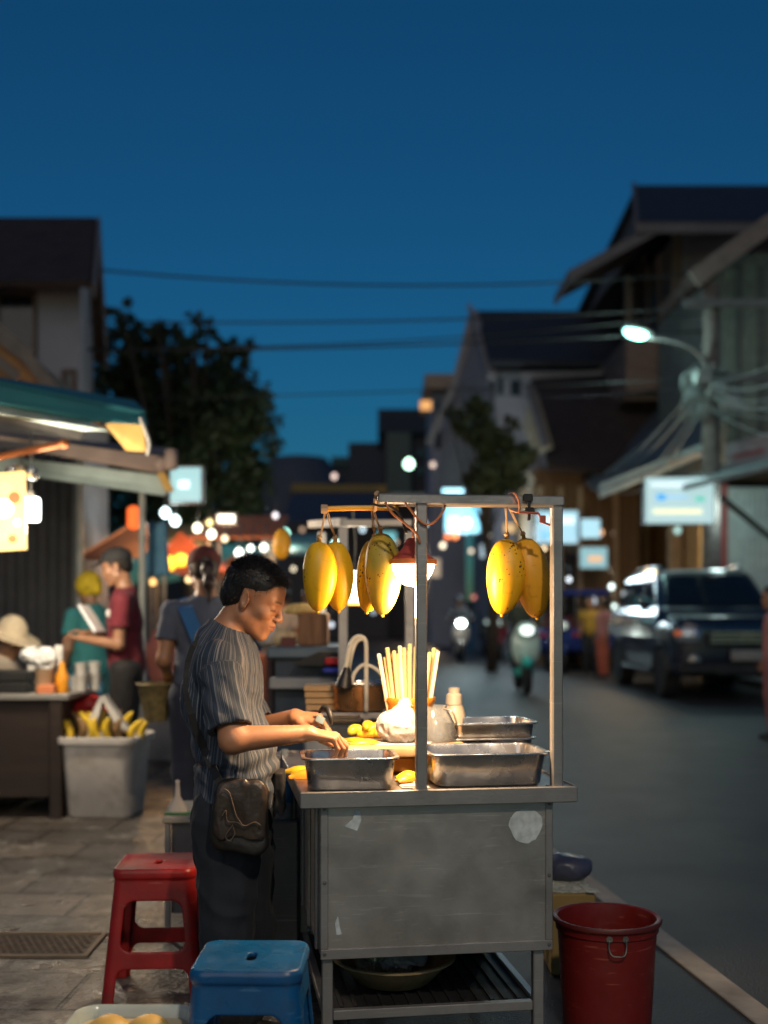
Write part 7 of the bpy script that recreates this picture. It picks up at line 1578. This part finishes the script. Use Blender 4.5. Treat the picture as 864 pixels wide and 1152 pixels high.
# glowing box lamp behind the papayas
c = P(398,660,6.6); lb = thing('box_lamp', (c.x,c.y,c.z-.11), 'bright warm white box lamp between the two left papaya pairs', 'lamp')
m = MB(); m.rloft([(.115,.10,c.z-.085,.015),(.13,.11,c.z+.085,.02)], (c.x,c.y), 5); m.build('lamp_glass', emat('box_glow', (1,.90,.74), 7), lb, True, 50)
m = MB(); m.rloft([(.13,.11,c.z-.105,.015),(.13,.11,c.z-.086,.015)], (c.x,c.y), 5); m.build('base_trim', mat('amber_trim', (.8,.45,.08), .4, emit=(1,.5,.08), estr=1.2), lb, True, 50)
wire([c+Vector((0,0,.085)), c+Vector((.01,0,.25)), c+Vector((-.0,-.3,.42))], .006, BCORD, 'cord', lb)
# ---------------------------------------------------------------- lit signs
def litsign(px0, px1, py0, py1, D, c_, st, label, marks=(), deep=.15):
    a = P(px0,py0,D); b = P(px1,py1,D); r = thing('lit_sign', ((a.x+b.x)/2,D,b.z), label, 'sign')
    m = MB(); m.box((a.x,D+.01,b.z),(b.x,D+deep,a.z)); m.build('sign_case', ST_DARK, r); m = MB(); m.box((a.x+.02,D-.004,b.z+.02),(b.x-.02,D+.009,a.z-.02)); f_ = m.build('sign_face', emat('face_%d_%d' % (px0,py0), c_, st), r)
    for i,(u0,v0,u1,v1,cc,ss) in enumerate(marks):
        m = MB(); m.box((a.x+(b.x-a.x)*u0,D-.012,b.z+(a.z-b.z)*v0),(a.x+(b.x-a.x)*u1,D-.005,b.z+(a.z-b.z)*v1)); m.build('sign_marking', emat('mark_%d_%d_%d' % (px0,py0,i), cc, ss), r)
    return r
litsign(725,804,536,590,21.0,(.66,.93,.95),.62,'lit white shop sign with blue and green marks above the dark blue SUV',((.17,.50,.30,.64,(.10,.45,.9),.9),(.30,.54,.62,.60,(.35,.62,.9),.9),(.72,.48,.86,.58,(.15,.65,.5),.8),(.12,.22,.82,.32,(1,.95,.6),1.0),(.10,.80,.60,.86,(.8,.9,1),1.1)))
litsign(603,651,574,612,27.5,(.42,.74,.92),.8,'large pale blue lit sign behind the right frame post',((.1,.2,.5,.35,(.2,.55,.9),1.0),(.2,.6,.9,.8,(.8,.95,1),1.1)))
litsign(653,676,583,606,27.0,(.40,.72,.90),.8,'small square blue lit sign right of the large pale blue one')
litsign(652,684,615,640,27.2,(.30,.62,.75),.5,'dim blue green lit panel low between the signs',((.3,.3,.8,.6,(.8,.5,.3),.8),))
litsign(500,540,563,600,30.0,(.22,.55,.75),.55,'blue lit shop front sign behind the top rail',((.1,.1,.4,.5,(.5,.9,1),1.2),(.5,.2,.9,.4,(.2,.5,.8),.8)))
litsign(497,522,549,556,30.0,(.45,.85,1.0),1.6,'narrow cyan lit strip sign just above the top rail')
litsign(190,228,524,566,13.5,(.38,.74,.85),.65,'pale cyan lit sign hanging right of the brown awning',((.3,.4,.6,.6,(.8,1,1),1.3),))
litsign(472,486,450,462,44.0,(1,.48,.16),.9,'small orange lit window sign left of the white building')
litsign(243,266,577,590,12.4,(.85,.95,.9),2.4,'small white lit sign below the big tree')
litsign(585,612,640,660,24.0,(.75,.80,.75),.35,'dim pale menu board behind the right papayas')
# ---------------------------------------------------------------- bokeh lamps: string bulbs and street lights along the road
BULBS = [(186,577,9,14,(.75,.98,1),9,'cyan white bulb, upper of the pair under the cyan sign'),(197,586,9,14,(.80,1,1),9,'cyan white bulb, lower of the pair under the cyan sign'),
 (222,594,8,12.5,(.95,1,.75),8,'pale green bulb left of the small white lit sign'),(238,601,8,12.5,(.95,1,.80),8,'pale green bulb, lowest of three under the tree'),(236,588,5,12.5,(.9,.9,.4),4,'small yellow bulb above the pale green ones'),
 (269,622,8,12.5,(.88,1,.92),8,'leftmost of three white bulbs over the hair of the man at the cart'),(282,617,6,12.5,(.85,1,.95),8,'middle of three white bulbs over the hair of the man at the cart'),(297,616,7,12.5,(.92,1,.85),8,'rightmost of three white bulbs over the hair of the man at the cart'),
 (321,600,7,26,(.45,1,.80),9,'green white bulb alone left of the leftmost papayas'),(376,536,5,40,(1,.72,.62),3.5,'dim pinkish lamp above the yellow crossbar'),(487,523,5,44,(1,.75,.62),3.0,'dim pinkish lamp left of the white building'),
 (460,522,9,36,(.55,1,.72),14,'bright green white street light above the middle of the road'),(378,613,8,24,(.60,1,.88),9,'green white bulb behind the leftmost papaya pair'),(373,703,4,16,(.8,.9,1),3,'small cold lamp low behind the second cart frame'),
 (525,588,8,30,(.62,1,1),9,'cyan white bulb right of the pendant lamp'),(503,604,5,30,(1,.22,.06),3,'left half of the red orange lamp pair'),(512,603,6,30,(1,.25,.07),3.4,'right half of the red orange lamp pair'),(549,601,6,30,(1,.78,.60),3.5,'warm white bulb left of the right papaya pair'),
 (498,614,5,30,(1,.78,.55),4,'warm bulb directly beside the pendant lamp shade'),(655,565,6,30,(.85,.95,1),3,'round white lamp under the tan eave board'),(676,599,5,29,(1,.55,.28),3.5,'orange bulb beside the small square sign'),(691,600,4,29,(.9,.8,.7),2,'faint warm bulb beside the shopfront column'),
 (762,597,7,21.5,(.60,.92,.85),1.5,'soft cyan lamp hanging under the white shop sign'),(660,690,5,28,(.75,.85,1),2.5,'cold lamp glinting by the blue tuk tuk'),(668,676,5,28,(.8,.9,1),2.5,'second cold lamp above the blue tuk tuk'),
 (420,688,5,40,(.7,.8,.9),1.6,'dim cold lamp behind the greenish papaya'),(340,596,4,45,(.9,.6,.4),2,'faint amber lamp far down the left pavement'),(545,640,4,45,(.8,.85,.9),2,'faint lamp behind the right papaya pair'),(533,672,4,40,(1,.3,.25),2,'faint red tail light right of the far scooter'),
 (612,617,4,25,(1,.75,.45),5,'warm bulb low left of the dim panel behind the right post'),(640,652,4,25,(.8,.9,1),5,'cold bulb over the blue tuk tuk seat'),(607,668,3,25,(1,.5,.3),4,'orange glint at the left of the blue tuk tuk'),(688,660,5,23,(.85,1,.95),7,'cold white light between the woman in pink and the dark SUV'),(691,682,4,23,(.8,1,.9),6,'smaller cold light just under it beside the dark SUV'),
 (408,596,4,40,(.7,.9,1),5,'pale lamp under the yellow crossbar'),(350,628,5,30,(1,.7,.4),4,'amber lamp above the hairline of the man at the cart'),(330,640,4,30,(1,.85,.6),4,'warm lamp near the forehead of the man at the cart'),(253,606,5,12.6,(1,.9,.6),4,'pale yellow bulb between the green group and the white group'),(310,580,4,12.6,(.9,.9,1),3,'tiny white lamp high left of the green white bulb'),
 (172,655,4,11,(1,.6,.2),4,'small orange bulb under the brown salmon tent'),(212,652,5,13,(1,.75,.35),5,'warm bulb beside the cap of the woman with the ponytail'),(530,620,4,40,(1,.8,.6),4,'warm lamp above the far scooter'),(560,655,4,36,(.9,.95,1),4,'white lamp low behind the speckled papaya'),(478,590,4,50,(.7,.9,1),4,'far cold lamp beside the middle frame post'),(540,575,4,40,(.7,1,.95),5,'cyan lamp under the top rail'),
 (596,640,4,28,(1,.9,.75),4,'pale lamp behind the clean papaya'),(445,610,4,50,(1,.65,.4),3,'faint orange lamp left of the pendant lamp')]
for (px,py,r_,D,c_,st,lab) in BULBS:
    c = P(px,py,D); rr = max(.035, (r_*.62)/F*D); t = thing('light_bulb', c, lab, 'light bulb', 'lamps strung along the street')
    m = MB(); m.lathe([(0,-rr*1.05),(rr*.6,-rr*.85),(rr,-rr*.1),(rr*.85,rr*.5),(rr*.4,rr*.95),(rr*.3,rr*1.1)], c, 16); m.build('bulb', emat('glow_%02x%02x%02x_%d' % (int(c_[0]*255),int(c_[1]*255),int(c_[2]*255),int(st*10)), c_, st*.45), t, True)
    m = MB(); m.lathe([(rr*.34,rr*1.1),(rr*.34,rr*1.6),(rr*.1,rr*1.8),(0,rr*1.8)], c, 10); m.tube([c+Vector((0,0,rr*1.7)), c+Vector((.02,0,rr*4)), c+Vector((0,.3,rr*7))], .008, 5); m.build('lamp_holder', BLACK, t)

# ---------------------------------------------------------------- street lamp added unseen behind the viewer, inferred from a glow on the cart front
rl = thing('street_lamp', (1.9,-1.9,0), 'tall unseen street lamp added behind the viewer, lighting the cart front', 'street lamp')
m = MB(); m.lathe([(.09,0),(.055,4.5)], (1.9,-1.9,0), 14); m.build('pole', mat('pole_steel', (.30,.30,.30), .5, metal=.5), rl, True, 50)
wire([(1.9,-1.9,4.48),(1.8,-1.8,4.66),(1.5,-1.5,4.74),(1.2,-1.2,4.74)], .028, ST_TUBE, 'arm', rl, 10)
m = MB(); m.ball((1.1,-1.1,4.72), (.20,.14,.06), 20, 10, Matrix.Rotation(R(-45),3,'Z')); m.build('lamp_head', ST_DARK, rl, True)
m = MB(); m.ball((1.1,-1.1,4.685), (.13,.09,.045), 20, 10, Matrix.Rotation(R(-45),3,'Z')); m.build('lens', emat('lamp_warm', (1,.86,.66), 12), rl, True)

# ---------------------------------------------------------------- lit stalls further along the pavement
def stall(px0, px1, D, cc, gc, label, seed):
    rs = np.random.default_rng(seed); a, b = P(px0,0,D).x, P(px1,0,D).x; r = thing('market_stall', ((a+b)/2,D,0), label, 'market stall', 'lit stalls along the pavement')
    m = MB(); m.box((a,D,.02),(b,D+.9,.86), bev=.02); m.build('counter', mat('stall_counter_%d' % seed, cc, .7), r)
    m = MB(); m.slab([(a-.15,D-.25,2.15),(b+.15,D-.25,2.15),(b+.15,D+1.2,2.5),(a-.15,D+1.2,2.5)], (0,0,.03)); m.build('canopy', mat('stall_canopy_%d' % seed, gc, .8), r)
    for xx in (a, b-.04):
        for yy in (D+.01, D+.85): m = MB(); m.box((xx,yy,.861),(xx+.04,yy+.04,2.2)); m.build('post', ST_DARK, r)
    n = int((b-a)/.24)
    for i in range(n):
        c = GOODS[(i+seed)%len(GOODS)]; x = a+.12+i*.24; m = MB(); m.box((x-.10,D+.10,.861),(x+.10,D+.45,.93))
        for k in range(7): m.ball((x+rs.uniform(-.07,.07), D+rs.uniform(.15,.4), .95+rs.uniform(0,.05)), .045, 8, 6)
        m.build('goods_tray', mat('goods_%d' % ((i+seed)%len(GOODS)), c, .5), r)
    return r
GOODS = [(.60,.10,.03),(.70,.45,.05),(.55,.50,.42),(.12,.30,.06),(.10,.28,.45),(.55,.12,.20)]
stall(232, 300, 13.0, (.30,.10,.06), (.45,.14,.06), 'red orange stall with coloured goods behind the woman with the ponytail', 1)
stall(300, 352, 16.5, (.12,.20,.26), (.10,.28,.34), 'blue green stall with coloured goods beyond the forehead of the man at the cart', 2)
stall(168, 218, 14.5, (.40,.36,.30), (.50,.30,.10), 'pale stall with heaped goods beyond the man in maroon', 3)
standing(318, 14.0, 1.64, 'person in a pale grey shirt walking between the far stalls', 80, fabric('pale_grey', (.30,.29,.28)), DTR, h=.02, hh=.012)
standing(346, 19.0, 1.68, 'person in a dark red shirt far down the pavement', 260, fabric('dark_red', (.22,.03,.03)), DTR, h=.024, hh=.014)

litsign(424,446,598,612,42.0,(.25,.70,.75),.7,'small teal lit sign left of the pendant lamp, far away')
litsign(470,496,628,650,38.0,(.75,.55,.38),.5,'dim amber shop window low behind the middle frame post')
litsign(540,560,612,628,36.0,(.60,.75,.85),.6,'pale lit panel left of the speckled papaya')
litsign(566,584,588,600,34.0,(.9,.55,.25),.6,'small amber lit sign above the right papaya pair')
litsign(446,462,640,654,46.0,(.8,.35,.25),.5,'dim red lit sign low beyond the bamboo sticks')
# ---------------------------------------------------------------- light, sky, camera
w = bpy.data.worlds.new('World'); scene.world = w; w.use_nodes = True; nt = w.node_tree; N = nt.nodes; L = nt.links; bg = N['Background']
sky = N.new('ShaderNodeTexSky'); sky.sky_type = 'NISHITA'; sky.sun_disc = False
SUN_EL, SUN_ROT = 4.0, 180.0
sky.sun_elevation = R(SUN_EL); sky.sun_rotation = R(SUN_ROT); sky.altitude = 0; sky.air_density = 1.0; sky.dust_density = .3; sky.ozone_density = 5.7
tn = N.new('ShaderNodeMix'); tn.data_type = 'RGBA'; tn.blend_type = 'MULTIPLY'; tn.inputs[0].default_value = 1; tn.inputs[7].default_value = (.72,1.06,.90,1)
L.new(sky.outputs[0], tn.inputs[6]); L.new(tn.outputs[2], bg.inputs[0]); bg.inputs[1].default_value = .090
sd = bpy.data.lights.new('dusk_light', 'SUN'); sd.energy = .30; sd.angle = R(40); sd.color = (1,.80,.60); so = bpy.data.objects.new('dusk_light', sd); COL.objects.link(so)
so.rotation_euler = Vector((.30,.85,-.45)).to_track_quat('-Z','Y').to_euler(); so['kind'] = 'helper'
def plight(loc, e, col, r=.06, name='lamp_light', spot=None):
    l = bpy.data.lights.new(name, 'SPOT' if spot else 'POINT'); l.energy = e; l.color = col; l.shadow_soft_size = r
    o = bpy.data.objects.new(name, l); COL.objects.link(o); o.location = loc; o['kind'] = 'helper'
    if spot: l.spot_size = R(spot); l.spot_blend = .6
    return o
plight(P(715,375,21.2)-Vector((0,0,.5)), 90, (.62,1,.92), .12)
plight(P(34,573,7.15)+Vector((.05,-.15,-.08)), 90, (1,.86,.66), .08)
plight(P(8,575,6.65)+Vector((0,-.15,-.1)), 10, (1,.68,.38), .15)
plight(P(398,660,6.45)-Vector((0,.05,.0)), 7, (1,.80,.55), .08)
plight(P(200,612,11.6), 60, (1,.55,.22), .15)
plight(P(192,583,13.6), 22, (.8,1,1), .15)
plight(P(815,572,21.6), 26, (.75,1,.97), .15)  # added light without a lamp of its own, brightens the white shutter
plight(P(700,600,24.0), 80, (1,.72,.42), .2)
plight(P(523,590,29.0), 130, (.7,.95,1), .2)
plight(P(282,617,21.0), 80, (1,.95,.75), .2)
plight((1.1,-1.1,4.58), 430, (1,.84,.64), .10)  # light of the added street lamp, brightens the foreground
plight(P(265,615,13.0), 30, (1,.72,.42), .12); plight(P(325,618,16.6), 40, (1,.85,.6), .12); plight(P(193,625,14.6), 30, (1,.8,.5), .12)
plight(P(480,640,50.0), 300, (1,.72,.45), .3); plight(P(560,600,31.0), 120, (.7,.9,1), .3)  # the first is an added light that warms the far shop row
plight(P(575,640,18.2), 14, (.85,1,.92), .12); plight(P(640,620,24.2), 12, (.9,.95,1), .15)
cam = bpy.data.cameras.new('Camera'); co = bpy.data.objects.new('Camera', cam); COL.objects.link(co); scene.camera = co
co.location = (0,0,HC); co.rotation_euler = (R(90),0,0)
cam.sensor_fit = 'VERTICAL'; cam.sensor_height = 36; cam.lens = F/1152*36; cam.shift_y = (HY-576)/1152; cam.clip_start = .1; cam.clip_end = 2500
cam.dof.use_dof = True; cam.dof.focus_distance = 3.42; cam.dof.aperture_fstop = cam.lens/27.0; cam.dof.aperture_blades = 0
scene.view_settings.view_transform = 'Standard'; scene.view_settings.look = 'None'; scene.view_settings.exposure = 0; scene.view_settings.gamma = 1
scene.cycles.use_denoising = True; scene.cycles.denoiser = 'OPENIMAGEDENOISE'; scene.cycles.sample_clamp_indirect = 3; scene.cycles.sample_clamp_direct = 0
scene.cycles.max_bounces = 6; scene.cycles.diffuse_bounces = 3; scene.cycles.glossy_bounces = 3; scene.cycles.transmission_bounces = 6; scene.cycles.caustics_reflective = False; scene.cycles.caustics_refractive = False
scene.cycles.use_adaptive_sampling = True; scene.cycles.adaptive_threshold = .015
